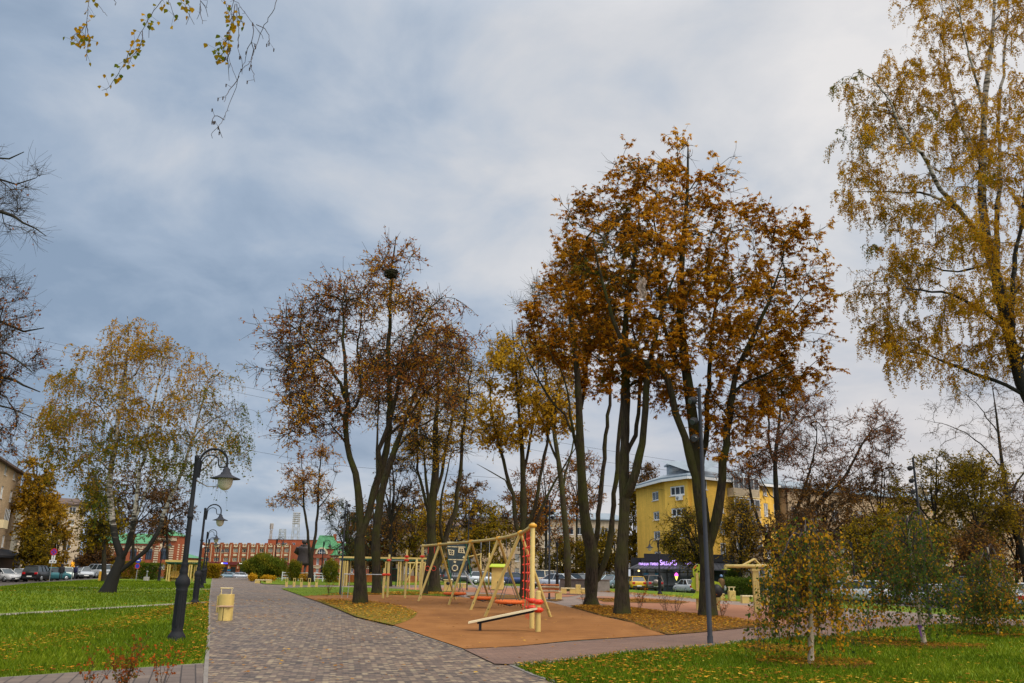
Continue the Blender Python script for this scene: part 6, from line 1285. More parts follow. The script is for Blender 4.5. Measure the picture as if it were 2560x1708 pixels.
# ------------------------------------------------------------------ street lamps
def lamp(label, px, scale=1., rz=0., cctv=False, loc=None, group='park lamps along the path'):
    g = loc or G(*px); T = thing('street_lamp', label, 'street lamp', g, rz, group); s = scale*1.075
    b = MB(); b.lathe([(r*s*.76, z*s) for r, z in ((.235, -.06), (.235, .09), (.20, .13), (.165, .17), (.15, .20), (.152, .23), (.148, .24), (.155, .40), (.148, .96), (.158, 1.0), (.165, 1.04), (.15, 1.06), (.195, 1.13), (.205, 1.19), (.185, 1.26), (.13, 1.31), (.105, 1.36), (.12, 1.39), (.11, 1.44), (.085, 1.52), (.10, 1.56), (.075, 1.60))], 16)
    for k in range(8): a = k*.785; b.tube([(.114*s*math.cos(a), .114*s*math.sin(a), .28*s), (.112*s*math.cos(a), .112*s*math.sin(a), .94*s)], .014*s, 5)
    b.build('pedestal', M['anthracite'], T)
    b = MB(); b.lathe([(r*s*.84, z*s) for r, z in ((.072, 1.595), (.064, 2.52), (.064, 2.53), (.085, 2.55), (.085, 2.585), (.060, 2.61), (.054, 3.82), (.062, 3.83), (.062, 3.9), (.02, 3.92))], 12); b.build('pole', M['anthracite'], T)
    def hook(R_, zc, x0, n=14): return [(x0+R_-R_*math.cos(k/n*math.pi), 0, zc+R_*.92*math.sin(k/n*math.pi)) for k in range(n+1)]
    b = MB(); h = [(0.075, 0, 3.48), (.075, 0, 3.7)]+hook(.305, 3.78, .075)+[(.685, 0, 3.62)]; b.tube([Vector(q)*s for q in h], .026*s, 8)
    h = [(.1, 0, 3.5), (.11, 0, 3.68)]+hook(.2, 3.74, .115)[:12]+[(.50, 0, 3.70), (.52, 0, 3.66), (.66, 0, 3.655)]; b.tube([Vector(q)*s for q in h], .016*s, 6); b.box(.0, .10*s, -.035*s, .035*s, 3.42*s, 3.8*s); b.build('arm', M['anthracite'], T)
    b = MB(); b.lathe([(r*s, z*s) for r, z in ((.03, 3.66), (.075, 3.61), (.08, 3.56), (.11, 3.53), (.12, 3.50), (.19, 3.46), (.315, 3.41), (.318, 3.40), (.17, 3.42), (.02, 3.425))], 20, (.685*s, 0, 0)); sh_ = b.build('lamp_shade', M['pole_grey'], T)
    b = MB(); b.lathe([(r*s, z*s) for r, z in ((.155, 3.415), (.162, 3.37), (.155, 3.30), (.125, 3.22), (.08, 3.17), (.03, 3.15), (.01, 3.147))], 18, (.685*s, 0, 0)); b.build('globe', M['lampglass'], T)
    if cctv:
        b = MB(); b.box(-.2*s, -.05*s, -.03*s, .03*s, 2.86*s, 2.92*s); b.lathe([(.02, -.12), (.11, -.1), (.12, .02), (.07, .1), (.02, .12)], 10, (-.26*s, 0, 2.86*s)); b.build('cctv_camera', M['white'], T)
    return T
lamp('nearest dark curved-arm street lamp on the left lawn edge, its globe highest', (440, 1602))
lamp('second street lamp from the front in the row along the path', (487, 1510.5))
lamp('third street lamp in the row, carrying a white surveillance camera', (503.5, 1470.5), cctv=True)
lamp('farthest street lamp of the row along the path', (510.5, 1458.5))
lamp('street lamp on the far lawn left of the beige shelter', (398, 1451), loc=GY(398, 92))
lamp('dark curved-arm lamp in front of the cafe with its arm to the left', (1650, 1485.5), rz=math.pi)
lamp('street lamp half hidden between the two larger weeping birches', (2136, 1500), rz=math.pi, loc=GY(2136, 62))
lamp('slim street lamp rising behind the stone planter', (1393, 1468), rz=math.pi, loc=GY(1393, 76))
for px, Y, lb in ((684, 128, 'far street lamp before the factory seen over the willow bush'), (803, 132, 'far street lamp beside the green-roofed brick house'), (536, 150, 'pale far street lamp at the end of the path')):
    lamp(lb, None, loc=GY(px, Y), scale=1.35)
# ------------------------------------------------------------------ floodlight poles
def spot_pole(label, px, top, heads, loc=None, r=.06):
    g = loc or G(*px); tp = P(top[0], top[1], g.y); h = tp.z-g.z
    T = thing('floodlight_pole', label, 'light pole', g, 0, 'slim poles with spotlights')
    b = MB(); b.lathe([(r*2.2, -.05), (r*2.2, .03), (r*1.2, .035), (r*1.15, .2), (r, .21), (r*.72, h-.02), (r*.7, h)], 12); b.build('pole', M['pole_grey'], T)
    for (frac, side, yaw) in heads:
        z = h*frac; b = MB(); d = Vector((math.cos(yaw)*side, -math.sin(yaw), -.35)).normalized(); c = Vector((side*.17, -.05, z)); u = d.orthogonal().normalized(); v = d.cross(u)
        b.tube([c-d*.09, c-d*.055, c+d*.03, c+d*.10, c+d*.125], [.04, .085, .105, .098, .08], 12); k = b.build('spotlight', M['anthracite'], T)
        b = MB(); b.tube([(0, 0, z), (side*.1, -.02, z), c-d*.02], .022, 6); b.build('bracket', M['anthracite'], k)
        b = MB(); b.tube([c+d*.126, c+d*.133], [.075, .07], 12); b.build('lens', M['glass'], k)
    return T
spot_pole('tall slate spotlight pole standing in the near right lawn in front of the chestnuts', (1776, 1613), (1748, 970), [(.945, -1, .5), (.86, -1, .9), (.79, -1, 1.2)], r=.062)
spot_pole('spotlight pole left of the nest tree with three round lamps on both sides', (850, 1489), (862, 1252), [(.95, 1, .4), (.88, 1, .9), (.82, -1, .4)])
spot_pole('thin spotlight pole in front of the climbing tower slide', (1167, 1477), (1173, 1283), [(.93, -1, .5), (.87, 1, .7), (.80, 1, .7)])
spot_pole('spotlight pole beside the curved bench right of the swing', (1373, 1500), (1376, 1250), [(.93, -1, .7), (.87, 1, .7), (.82, 1, .4)])
spot_pole('spotlight pole rising above the middle weeping birch at the right', (2312, 1500), (2292, 1144), [(.93, -1, .4), (.85, -1, .6), (.78, -1, 1.)], loc=GY(2315, 36))
# ------------------------------------------------------------------ litter bins by the path
def bin_half(b, r, h, cx=0, cy=0):
    prof = [(-r, r*.75)]+[(-r*math.cos(k*math.pi/12), -r*.85*math.sin(k*math.pi/12)) for k in range(13)]+[(r, r*.75)]
    n = len(prof); vs = [(cx+x, cy+y, 0) for x, y in prof]+[(cx+x, cy+y, h) for x, y in prof]
    b.add(vs, [tuple(range(n-1, -1, -1)), tuple(range(n, 2*n))]+[(i, (i+1) % n, n+(i+1) % n, n+i) for i in range(n)])
g = G(560.5, 1553); T = thing('litter_bin', 'low beige round-fronted bin with a split pinkish lid on the brick path', 'litter bin', g, 0, 'beige bins on the path')
b = MB(); bin_half(b, .20, .42); b.build('body', M['beige'], T); b = MB(); b.box(-.215, -.012, -.20, .17, .424, .455); b.box(.012, .215, -.20, .17, .424, .455); b.build('lid', mat('pinkish_lid', (.46, .28, .17), .55, .1), T); b = MB(); b.tube([(0, -.176, .01), (0, -.176, .42)], .008, 5); b.build('seam', M['bark_dark'], T)
g2 = G(561, 1533); T = thing('litter_bin', 'taller beige bin with a handle rail standing behind the low bin', 'litter bin', g2, 0, 'beige bins on the path')
b = MB(); bin_half(b, .25, .66); b.box(-.30, -.255, -.05, .20, 0, .60); b.build('body', M['beige'], T); b = MB()
for x in (-.19, .19): b.tube([(x, 0, .65), (x, 0, .86)], .016, 6)
b.tube([(-.23, 0, .87), (.23, 0, .87)], .022, 6); b.build('handle', M['beige_pale'], T)
# ------------------------------------------------------------------ swing frame
ZB = 2.95
tops = [HZ(1057, 1365, ZB), HZ(1099, 1361.5, ZB), HZ(1178, 1354.6, ZB), HZ(1246, 1346.6, ZB), HZ(1301, 1333, ZB), HZ(1332, 1315, ZB)]
S0 = G(1213, 1545); T = thing('swing_frame', 'long beige swing frame with four A-legs, a curved top beam and three orange nest swings', 'swing', S0)
b = MB(S0); be = catmull([np.array(t) for t in tops], .3); b.tube([Vector(q) for q in be], .062, 12); b.build('beam', M['beige'], T)
FE = [(1046, 1505), (1122, 1515), (1177, 1528), (1213, 1545)]; BE = [(1138, 1501.5), (1225, 1508), (1306, 1523), (1376, 1546)]
for i in range(4):
    tp = tops[i+1]
    for f in (FE[i], BE[i]):
        q = G(*f); q = q+(q-tp).normalized()*.05; q.z = max(q.z, 0.0); d = (tp-q).normalized()
        b = MB(S0); b.tube([q, tp-d*.03], .058, 12); k = b.build('leg', M['beige'], T)
        c = q+d*.35; b = MB(S0); b.lathe([(.02, -.012), (.03, 0), (.02, .012)], 8, c+Vector((0, -.058, 0))); b.build('bolt_cap', M['bark_dark'], k)
    t = (tops[min(i+2, 5)]-tops[i]).normalized()
    for s in (-.14, .14): b = MB(S0); b.tube([tp+t*(s-.05), tp+t*(s-.03), tp+t*(s+.03), tp+t*(s+.05)], [.07, .098, .098, .07], 12); b.build('clamp', M['clamp'], T)
for tp, gpx in ((tops[0], None), (tops[5], (1331.5, 1575))):
    q = Vector((tp.x, tp.y, 0)); b = MB(S0); b.lathe([(.07, 0), (.07, tp.z+.06), (.05, tp.z+.09)], 14, q); b.build('post', M['beige'], T)
b = MB(S0); tp = tops[5]; b.lathe([(.085, -.05), (.125, -.02), (.125, .03), (.085, .06)], 14, tp); b.build('clamp', M['clamp'], T)
def couple(name, c, T, org, r=.075, mt='red'):
    b = MB(org); b.lathe([(r, -.07), (r+.05, -.045), (r+.06, 0), (r+.05, .045), (r, .07)], 12, c)
    for k in range(6): a = k*1.047; b.lathe([(.012, -.015), (.02, 0), (.012, .015)], 6, c+Vector(((r+.062)*math.cos(a), (r+.062)*math.sin(a), .0)))
    return b.build(name, M[mt], T)
for z in (HZ(1331, 1502, 0).z,): pass
pz = lambda py: P(1332, py, tops[5].y).z
for py in (1502, 1519): couple('red_joint', Vector((tops[5].x, tops[5].y, pz(py))), T, S0)
couple('red_joint', Vector((tops[0].x, tops[0].y, P(1057, 1391.5, tops[0].y).z)), T, S0)
def nest(cpx, i, fr, T):
    a, c = tops[i], tops[i+1]; Y = (a.y+c.y)/2; ct = P(cpx[0], cpx[1], Y); R_ = .52
    b = MB(S0); ring = [ct+Vector((R_*math.cos(k*.2618), R_*math.sin(k*.2618), 0)) for k in range(25)]; b.tube(ring, .062, 10, cap=False); n_ = b.build('nest_seat', M['orange'], T)
    b = MB(S0)
    for k in range(9):
        o = -R_+.1+k*(2*R_-.2)/8; l = math.sqrt(max(.01, R_*R_-o*o)); b.tube([ct+Vector((o, -l, -.02)), ct+Vector((o, 0, -.13)), ct+Vector((o, l, -.02))], .016, 5); b.tube([ct+Vector((-l, o, -.02)), ct+Vector((0, o, -.13)), ct+Vector((l, o, -.02))], .016, 5)
    b.build('net', M['black'], n_)
    dr_ = (c-a).normalized(); A1 = a.lerp(c, .5)-dr_*.62; A2 = a.lerp(c, .5)+dr_*.62
    b = MB(S0)
    for top, sg in ((A1, -1), (A2, 1)):
        mid = top.lerp(ct, .62); pr = dr_*sg
        b.tube([top+Vector((0, 0, -.05)), mid], .012, 5)
        perp = Vector((-dr_.y, dr_.x, 0))
        for w in (-1, 1): b.tube([mid, ct+(pr*.75+perp*w*.66).normalized()*R_+Vector((0, 0, .05))], .012, 5)
    b.build('chain', M['chain'], n_)
nest((1137, 1484), 1, .5, T); nest((1208, 1495), 2, .5, T); nest((1274, 1505), 3, .5, T)
# gymnastic rings
for k, t in enumerate((.35, .72)):
    a = tops[0].lerp(tops[1], t); zr = P(1069, 1421, a.y).z; b = MB(S0); b.tube([a, Vector((a.x, a.y, zr+.12))], .014, 5)
    r_ = b.build('ring_rope', M['chain'], T); b = MB(S0); b.tube([a+Vector((0, 0, -.1)), a+Vector((0, 0, -.45))], .02, 6); b.build('red_sleeve', M['red'], r_)
    b = MB(S0); b.tube([Vector((a.x+.12*math.sin(q*.524), a.y, zr+.12*math.cos(q*.524))) for q in range(13)], .018, 6, cap=False); b.build('ring', M['red'], r_)
# climbing net between the last A-leg and the end post
b = MB(S0); a0, a1 = tops[4].lerp(tops[5], .12), tops[4].lerp(tops[5], .85)
cols = [a0.lerp(a1, t) for t in (.25, .62, .82, 1.)]; bz = [.35, .22, .22, .3]
for c, z in zip(cols, bz): b.tube([c, Vector((c.x+.03, c.y, (c.z+z)/2)), Vector((c.x, c.y, z))], .012, 6)
for k in range(9):
    z = .55+k*.26; 
    for i in (1, 2): p0, p1 = cols[i], cols[i+1]; b.tube([Vector((p0.x, p0.y, z)), Vector((p1.x, p1.y, z-.05))], .010, 5)
net = b.build('climbing_net', M['red'], T)
b = MB(S0)
for c in cols:
    for k in range(9): z = .55+k*.26; b.lathe([(.014, -.03), (.036, -.018), (.036, .018), (.014, .03)], 8, (c.x, c.y, z))
b.build('knots', M['red'], net)
# ------------------------------------------------------------------ sloping balance bench in front
o = G(1345, 1584); T = thing('balance_beam', 'sloping cream balance board on dark steel feet joined to a beige post with red joints', 'play beam', o)
hi = P(1346, 1522, o.y)+Vector((-.03, 0, 0)); lo = P(1171.5, 1557.5, G(1182, 1581).y); d = (hi-lo).normalized(); n_ = Vector((-d.y, d.x, 0)).normalized()
def slab(b, p, q, w, t0, t1, nn):
    u = Vector((0, 0, 1)); b.add([p-nn*w+u*t0, q-nn*w+u*t0, q+nn*w+u*t0, p+nn*w+u*t0, p-nn*w+u*t1, q-nn*w+u*t1, q+nn*w+u*t1, p+nn*w+u*t1], [(3, 2, 1, 0), (4, 5, 6, 7), (0, 1, 5, 4), (1, 2, 6, 5), (2, 3, 7, 6), (3, 0, 4, 7)])
b = MB(o); slab(b, lo, hi, .16, -.015, .035, n_); b.build('board', M['cream'], T)
b = MB(o); slab(b, lo+d*.25, hi-d*.1, .10, -.075, -.018, n_); b.build('steel_rail', M['anthracite'], T)
for s in (-1, 1):
    q = lo+d*.33+n_*s*.1; b = MB(o); b.box(q.x-.03, q.x+.03, q.y-.03, q.y+.03, -.02, q.z-.08); b.build('leg', M['anthracite'], T)
b = MB(o); hp = P(1346, 1480, o.y).z; b.lathe([(.075, -.02), (.075, hp), (.072, hp+.02), (.03, hp+.03)], 14, (o.x, o.y, 0)); b.lathe([(.05, hp+.03), (.05, hp+.045)], 10, (o.x, o.y, 0)); b.build('post', M['beige'], T)
for py in (1505, 1525): couple('red_joint', Vector((o.x, o.y, P(1346, py, o.y).z)), T, o, .078)
# ------------------------------------------------------------------ workout posts
def post(b, p, h, r=.065): b.lathe([(r, -.02), (r, h), (r*.8, h+.02)], 12, p)
o = G(968, 1495.5); T = thing('workout_bars', 'three beige workout posts with red joints and a low grey bar before the pergola', 'exercise bars', o); ps = []
for (bx, by, ty) in ((957, 1498, 1422), (968, 1495.5, 1387), (1012, 1498, 1375)):
    p = G(bx, by); h = P(bx+4, ty, p.y).z; b = MB(o); post(b, p, h); b.build('post', M['beige'], T); ps.append((p, h))
p = ps[0][0]; zb = P(960, 1437, p.y).z; q = P(860, 1437.5, p.y); b = MB(o); b.tube([Vector((p.x, p.y, zb)), Vector((q.x, q.y, zb))], .022, 8)
for px in (863, 877): c = P(px, 1437, p.y+.3); b.tube([Vector((c.x, p.y, zb)), Vector((c.x-.05, p.y, 0))], .018, 6)
b.build('grey_bar', M['steel'], T)
for (i, py) in ((0, 1437), (1, 1437), (1, 1401), (2, 1401), (2, 1392)): c = ps[i][0]; couple('red_joint', Vector((c.x, c.y, P(c.x/c.y*F+CX, py, c.y).z)), T, o, .068)
z = P(1013, 1401, p.y).z; b = MB(o); b.tube([Vector((ps[1][0].x, ps[1][0].y, z)), Vector((ps[2][0].x, ps[2][0].y, z))], .018, 6); b.build('high_bar', M['steel'], T)
# ------------------------------------------------------------------ pergola with hanging benches behind
def pergola(label, x0, x1, py_base, py_top, posts, Y=None, benches=(), group=None, th=.16):
    A_, B_ = G(x0, py_base), G(x1, py_base+(x1-x0)*.016); Y = A_.y if Y is None else Y
    p0, p1 = GY(x0, Y), GY(x1, Y); ht = P(x0, py_top, Y).z-p0.z; T = thing('pergola', label, 'pergola', p0, 0, group); b = MB(p0)
    b.box(p0.x-.3, p1.x+.2, Y-.08, Y+.08, p0.z+ht-th, p0.z+ht); b.box(p0.x-.3, p1.x+.2, Y+1.5, Y+1.66, p0.z+ht-th, p0.z+ht); b.build('beam', M['beige'], T)
    b = MB(p0); b.box(p0.x-.2, p1.x+.1, Y-.05, Y+1.64, p0.z+ht-th-.12, p0.z+ht-th-.004)
    for k in range(int((p1.x-p0.x)/.8)): b.box(p0.x+k*.8, p0.x+k*.8+.08, Y-.06, Y+1.65, p0.z+ht-th-.25, p0.z+ht-th-.122)
    b.build('roof_panel', M['green_dark'], T)
    for px in posts:
        c = GY(px, Y)
        for yy in (Y, Y+1.58): 
            b = MB(p0); b.box(c.x-.16, c.x-.06, yy-.09, yy+.09, c.z, p0.z+ht-th-.255); b.box(c.x+.06, c.x+.16, yy-.09, yy+.09, c.z, p0.z+ht-th-.255); b.build('post', M['beige'], T)
    for (u0, u1) in benches:
        c0, c1 = GY(u0, Y), GY(u1, Y); b = MB(p0)
        for k in range(5): b.box(c0.x, c1.x, Y+.75+.03*k, Y+.79+.03*k, c0.z+.5+k*.11, c0.z+.59+k*.11)
        for k in range(4): b.box(c0.x, c1.x, Y+.3+k*.11, Y+.39+k*.11, c0.z+.42, c0.z+.46)
        s = b.build('swing_bench', M['orange_wood'], T); b = MB(p0)
        for x in (c0.x+.1, c1.x-.1): b.tube([(x, Y+.35, c0.z+.44), (x, Y+.55, p0.z+ht-th-.26)], .012, 5); b.tube([(x, Y+.85, c0.z+.95), (x, Y+.6, p0.z+ht-th-.26)], .012, 5)
        b.build('chain', M['chain'], s)
    return T
pergola('long beige pergola with green roof underside and hanging orange benches', 852, 1062, 1465.5, 1391, (853, 864, 902, 966, 998, 1058), benches=((866, 890), (913, 933), (1014, 1042)))
c0, c1 = GY(954, 84), GY(993, 84); T = thing('info_board', 'dark green notice board with pictures between the pergola posts', 'notice board', ((c0.x+c1.x)/2, 84, c0.z)); w = (c1.x-c0.x)/2; zt = P(974, 1421, 84).z; zl = P(974, 1454, 84).z
b = MB(); b.bbox(-w, w, -.06, .06, zl, zt, .02); b.build('panel', M['green_dark'], T); b = MB(); b.box(-w+.05, -w+.13, -.05, .05, 0, zl); b.box(w-.13, w-.05, -.05, .05, 0, zl); b.build('leg', M['green_dark'], T)
pm = soilmat('board_pictures', [(.35, (.01, .05, .03)), (.5, (.10, .07, .05)), (.6, (.05, .10, .07)), (.68, (.22, .22, .18))], (2.5, 6., 20.), (.5, .3, .2), .6, .0)
for i, (a, c, e, f) in enumerate(((-.9, -.3, .58, .92), (-.2, .9, .5, .9), (-.2, .9, .08, .42), (-.9, -.4, .1, .5))): b = MB(); b.box(a*w, c*w, -.067, -.0605, zl+(zt-zl)*e, zl+(zt-zl)*f); b.build('picture', pm, T)
T = pergola('small beige shelter with pitched bar roof and bench on the far left lawn', 416, 476, 1451, 1400, (420, 474), Y=92, th=.2)
b = MB(T.location); p0, p1 = GY(424, 92.6), GY(468, 92.6); b.box(p0.x, p1.x, 92.4, 92.9, p0.z+.40, p0.z+.47)
for k in range(9): x = p0.x+(p1.x-p0.x)*k/8.5; b.box(x, x+.16, 92.92, 92.98, p0.z+.2, p0.z+1.05)
b.box(p0.x+.02, p0.x+.12, 92.4, 92.9, p0.z, p0.z+.4); b.box(p1.x-.12, p1.x-.02, 92.4, 92.9, p0.z, p0.z+.4); b.build('bench', mat('ochre_bench_boards', (.55, .33, .06), .55, .12), T)
# ------------------------------------------------------------------ climbing tower with slide
Yt = 70.; o = GY(1140, Yt); T = thing('climbing_tower', 'leaning dark grey play house on green legs with cream windows and a slide', 'play tower', o)
def pw(px, py, dy=0.): return P(px, py, Yt+dy)
face = [(1117, 1357), (1163, 1355), (1168.5, 1404), (1157, 1432), (1128, 1432), (1120, 1408)]
b = MB(o); F0 = [pw(*q) for q in face]; F1 = [p+Vector((0, .12, 0)) for p in F0]; b.add(F0+F1, [(5, 4, 3, 2, 1, 0), (6, 7, 8, 9, 10, 11)]+[(i, (i+1) % 6, 6+(i+1) % 6, 6+i) for i in range(6)]); b.build('front_panel', M['teal'], T)
b = MB(o); F2 = [p+Vector((0, 1.7, 0)) for p in F0]; F3 = [p+Vector((0, 1.8, 0)) for p in F0]; b.add(F2+F3, [(5, 4, 3, 2, 1, 0), (6, 7, 8, 9, 10, 11)]+[(i, (i+1) % 6, 6+(i+1) % 6, 6+i) for i in range(6)]); b.build('back_panel', M['teal'], T)
b = MB(o); b.box(F0[4].x, F0[3].x, Yt+.13, Yt+1.69, F0[3].z, F0[3].z+.08); b.build('floor', M['green_dark'], T)
for y in (1355, 1366.5, 1398.5): a, c = pw(1118 if y < 1360 else 1119, y-.7, -.02), pw(1163.5 if y < 1360 else (1164 if y < 1380 else 1168), y+.4, -.02); b = MB(o); b.add([a, c, c+Vector((0, 0, -.07)), a+Vector((0, 0, -.07)), a+Vector((0, .018, 0)), c+Vector((0, .018, 0)), c+Vector((0, .018, -.07)), a+Vector((0, .018, -.07))], [(0, 1, 2, 3), (0, 4, 5, 1), (2, 6, 7, 3), (1, 5, 6, 2), (0, 3, 7, 4)]); b.build('trim', M['cream'], T)
for q in ([(1120, 1373), (1136, 1376), (1134.5, 1389), (1122.5, 1387.5)], [(1147, 1369), (1159, 1370), (1163, 1384), (1145, 1381.5)]):
    w = [pw(x, y, -.03) for x, y in q]; b = MB(o); b.add(w+[p+Vector((0, .028, 0)) for p in w], [(0, 1, 2, 3), (7, 6, 5, 4)]+[(i, 4+i, 4+(i+1) % 4, (i+1) % 4) for i in range(4)]); k = b.build('window_panel', M['cream'], T); b = MB(o)
    def bl(u, v): return w[0].lerp(w[1], u).lerp(w[3].lerp(w[2], u), v)+Vector((0, -.006, 0))
    for u in (.2, .55):
        for v in (.18, .55): b.add([bl(u, v), bl(u+.25, v), bl(u+.25, v+.27), bl(u, v+.27)], [(0, 1, 2, 3)])
    b.build('window_hole', M['black'], k)
for (x, y, r_) in ((1137, 1405, .09), (1160.5, 1394, .11), (1144, 1360, .07)): c = pw(x, y, -.025); b = MB(o); b.box(-r_, r_, 0, .02, -r_*.8, r_*.8, Matrix.Translation(c) @ Matrix.Rotation(.5, 4, 'Y')); b.build('hand_hold', M['cream'], T)
c = pw(1137, 1420.5, -.03); b = MB(o); b.tube([c+Vector((.215*math.cos(k*.314), 0, .215*math.sin(k*.314))) for k in range(21)], .05, 8, cap=False); k = b.build('porthole', M['cream'], T); b = MB(o); b.add([c+Vector((.2*math.cos(q*.314), .0, .2*math.sin(q*.314))) for q in range(20)], [tuple(range(20))]); b.build('pane', M['glass'], k)
for (q0, q1) in (((1119, 1398), (1130, 1470)), ((1164.5, 1358), (1178, 1443))):
    for dy in (-.06, 1.78): a, c = pw(*q0, dy), pw(*q1, dy); c.z = max(c.z, .05) if q0[0] < 1150 else c.z; b = MB(o); b.tube([a, c], .05, 6); b.build('leg', M['green_dark'], T)
for px in (1128, 1151): 
    for dy in (.2, 1.6): c = pw(px, 1432, dy); b = MB(o); b.tube([(c.x, c.y, 0), (c.x, c.y, F0[3].z)], .05, 6); b.build('leg', M['green_dark'], T)
s0, s1, s2 = pw(1159, 1429, .3), pw(1184, 1467, -.6), pw(1194, 1472, -.9); b = MB(o); sv = Vector((.0, .5, 0)); pts = [s0, s0.lerp(s1, .5), s1, s2]; vs = []
for p in pts: vs += [p+Vector((-.03, -.02, .16)), p+Vector((-.03, -.02, 0)), p+sv, p+sv+Vector((0, .02, .16))]
b.add(vs, [(i*4+j, i*4+j+1, i*4+5+j, i*4+4+j) for i in range(3) for j in range(3)]); b.build('slide', mat('slide_steel', (.55, .55, .54), .35, .06, 3, metal=.4), T)
b = MB(o); b.tube([pw(1159, 1429, .28), pw(1159, 1418, .28), pw(1165, 1418, .28)], .025, 6); b.tube([pw(1159, 1429, .8), pw(1159, 1418, .8)], .025, 6); b.box(pw(1150, 1412).x, pw(1158, 1412).x, Yt-.04, Yt-.005, pw(1150, 1424).z, pw(1150, 1411).z); b.build('rail', M['black'], T)
# ------------------------------------------------------------------ hut, zip posts
Yh = 74.; c0, c1 = GY(1229, Yh), GY(1260, Yh); o = (c0+c1)/2; w = (c1.x-c0.x)/2; zt = P(1245, 1417, Yh).z; T = thing('play_hut', 'small beige play hut with bright lime roof behind the nest swings', 'play house', o)
b = MB(); b.bbox(-w, w, -.5, .5, 0, zt, .02); b.build('wall', M['beige'], T); b = MB(); b.box(-w-.01, w+.01, -.52, -.505, .02, .1); b.box(-.02, .02, -.52, -.505, .1, zt*.4); b.build('trim', M['anthracite'], T)
b = MB(); zr = P(1245, 1410, Yh).z; e = w+.2
b.add([(-e, -.75, zt), (e, -.75, zt), (e*.85, -.2, zr), (-e*.8, -.2, zr), (e*.85, .2, zr), (-e*.8, .2, zr), (e, .75, zt), (-e, .75, zt), (-e, -.75, zt-.06), (e, -.75, zt-.06), (e, .75, zt-.06), (-e, .75, zt-.06)], [(0, 1, 2, 3), (3, 2, 4, 5), (5, 4, 6, 7), (0, 3, 5, 7), (1, 6, 4, 2), (8, 9, 1, 0), (9, 10, 6, 1), (10, 11, 7, 6), (11, 8, 0, 7), (11, 10, 9, 8)]); b.build('roof', M['lime'], T)
o = GY(1201, 72); T = thing('rope_posts', 'two tall beige rope-climb posts with a slanting bar between tower and hut', 'play frame', o)
for px, ty, Y in ((1201, 1383, 72), (1222, 1383, 74)): p = GY(px, Y); b = MB(o); post(b, p, P(px, ty, Y).z-p.z, .075); k = b.build('post', M['beige'], T); b = MB(o); zz = P(px, ty, Y).z; b.tube([(p.x, p.y, zz), (p.x, p.y, zz+1.0)], .025, 6); b.build('steel_mast', M['steel'], k)
b = MB(o); b.tube([P(1172, 1392, 72), P(1202, 1386, 72)], .05, 8); b.build('slanting_bar', M['beige'], T); b = MB(o); b.tube([P(1201, 1415, 72), P(1196, 1472, 71.5)], .018, 5); b.tube([P(1201, 1415, 72), P(1210, 1470, 71.8)], .018, 5); b.tube([P(1201, 1415, 72), P(1206, 1472, 72.4)], .018, 5); b.build('rope', M['chain'], T)
o = GY(1026, 70); T = thing('climbing_bars', 'beige slanted beam propped on a post left of the middle stems', 'play frame', o); b = MB(o); c = GY(1040, 70); post(b, c, P(1042, 1399, 70).z, .08); b.build('post', M['beige'], T); b = MB(o); b.tube([P(1014, 1458, 70), P(1041, 1402, 70)], .05, 8); b.build('strut', M['beige'], T); b = MB(o); b.tube([P(1020, 1408, 72), P(1062, 1407, 72)], .06, 8); b.build('cross_bar', M['beige'], T)
for px in (1024, 1050, 1062): c = GY(px, 72); b = MB(o); post(b, c, P(px, 1408, 72).z, .06); b.build('post', M['beige'], T)
for i, (px, Y) in enumerate(((1118, 66), (1121, 75))):
    pass
o = GY(1121, 68); T = thing('play_box', 'low beige play box with a round hole beside the tree stems', 'play box', o); b = MB(); b.bbox(-.3, .3, -.3, .3, 0, .85, .03); b.build('body', M['beige'], T); b = MB(); b.lathe([(.13, 0), (.13, .012), (.02, .012)], 14); b.v = [(v[0], -.301-v[2], .62+v[1]) for v in b.v]; b.build('hole', M['black'], T); b = MB(); b.box(-.36, .36, -.34, .34, .852, .92); b.build('top', M['beige_pale'], T)
# ------------------------------------------------------------------ bike stands
o = GY(718, 75); BS = None; lbs = ['leftmost beige bike stand at the grass edge before the statue', 'second bike stand from the left before the statue', 'middle one of the five beige bike stands', 'fourth bike stand from the left, before the slim forked trunk', 'rightmost beige bike stand, nearest the lamp pole']
for i, px in enumerate((718, 737, 755, 774.5, 793)):
    p = GY(px, 75)
    if BS is None:
        BS = thing('bike_stand', lbs[0], 'bike stand', p, R(12), 'beige bike stands in a row'); b = MB()
        b.prism([(-.11, 0), (.11, 0), (.11, .76), (-.11, .76)], .07); b.v = [v for v in b.v]; b = MB(); b.box(-.11, .11, -.035, .035, 0, .42); b.box(-.11, -.06, -.035, .035, .42, .76); b.box(.06, .11, -.035, .035, .42, .76); b.box(-.06, .06, -.035, .035, .70, .76); b.build('body', M['beige'], BS)
        b = MB(); b.box(-.13, .13, -.06, .06, .0, .03); b.build('foot_plate', M['beige_pale'], BS)
    else: copy_tree(BS, loc=p, label=lbs[i])
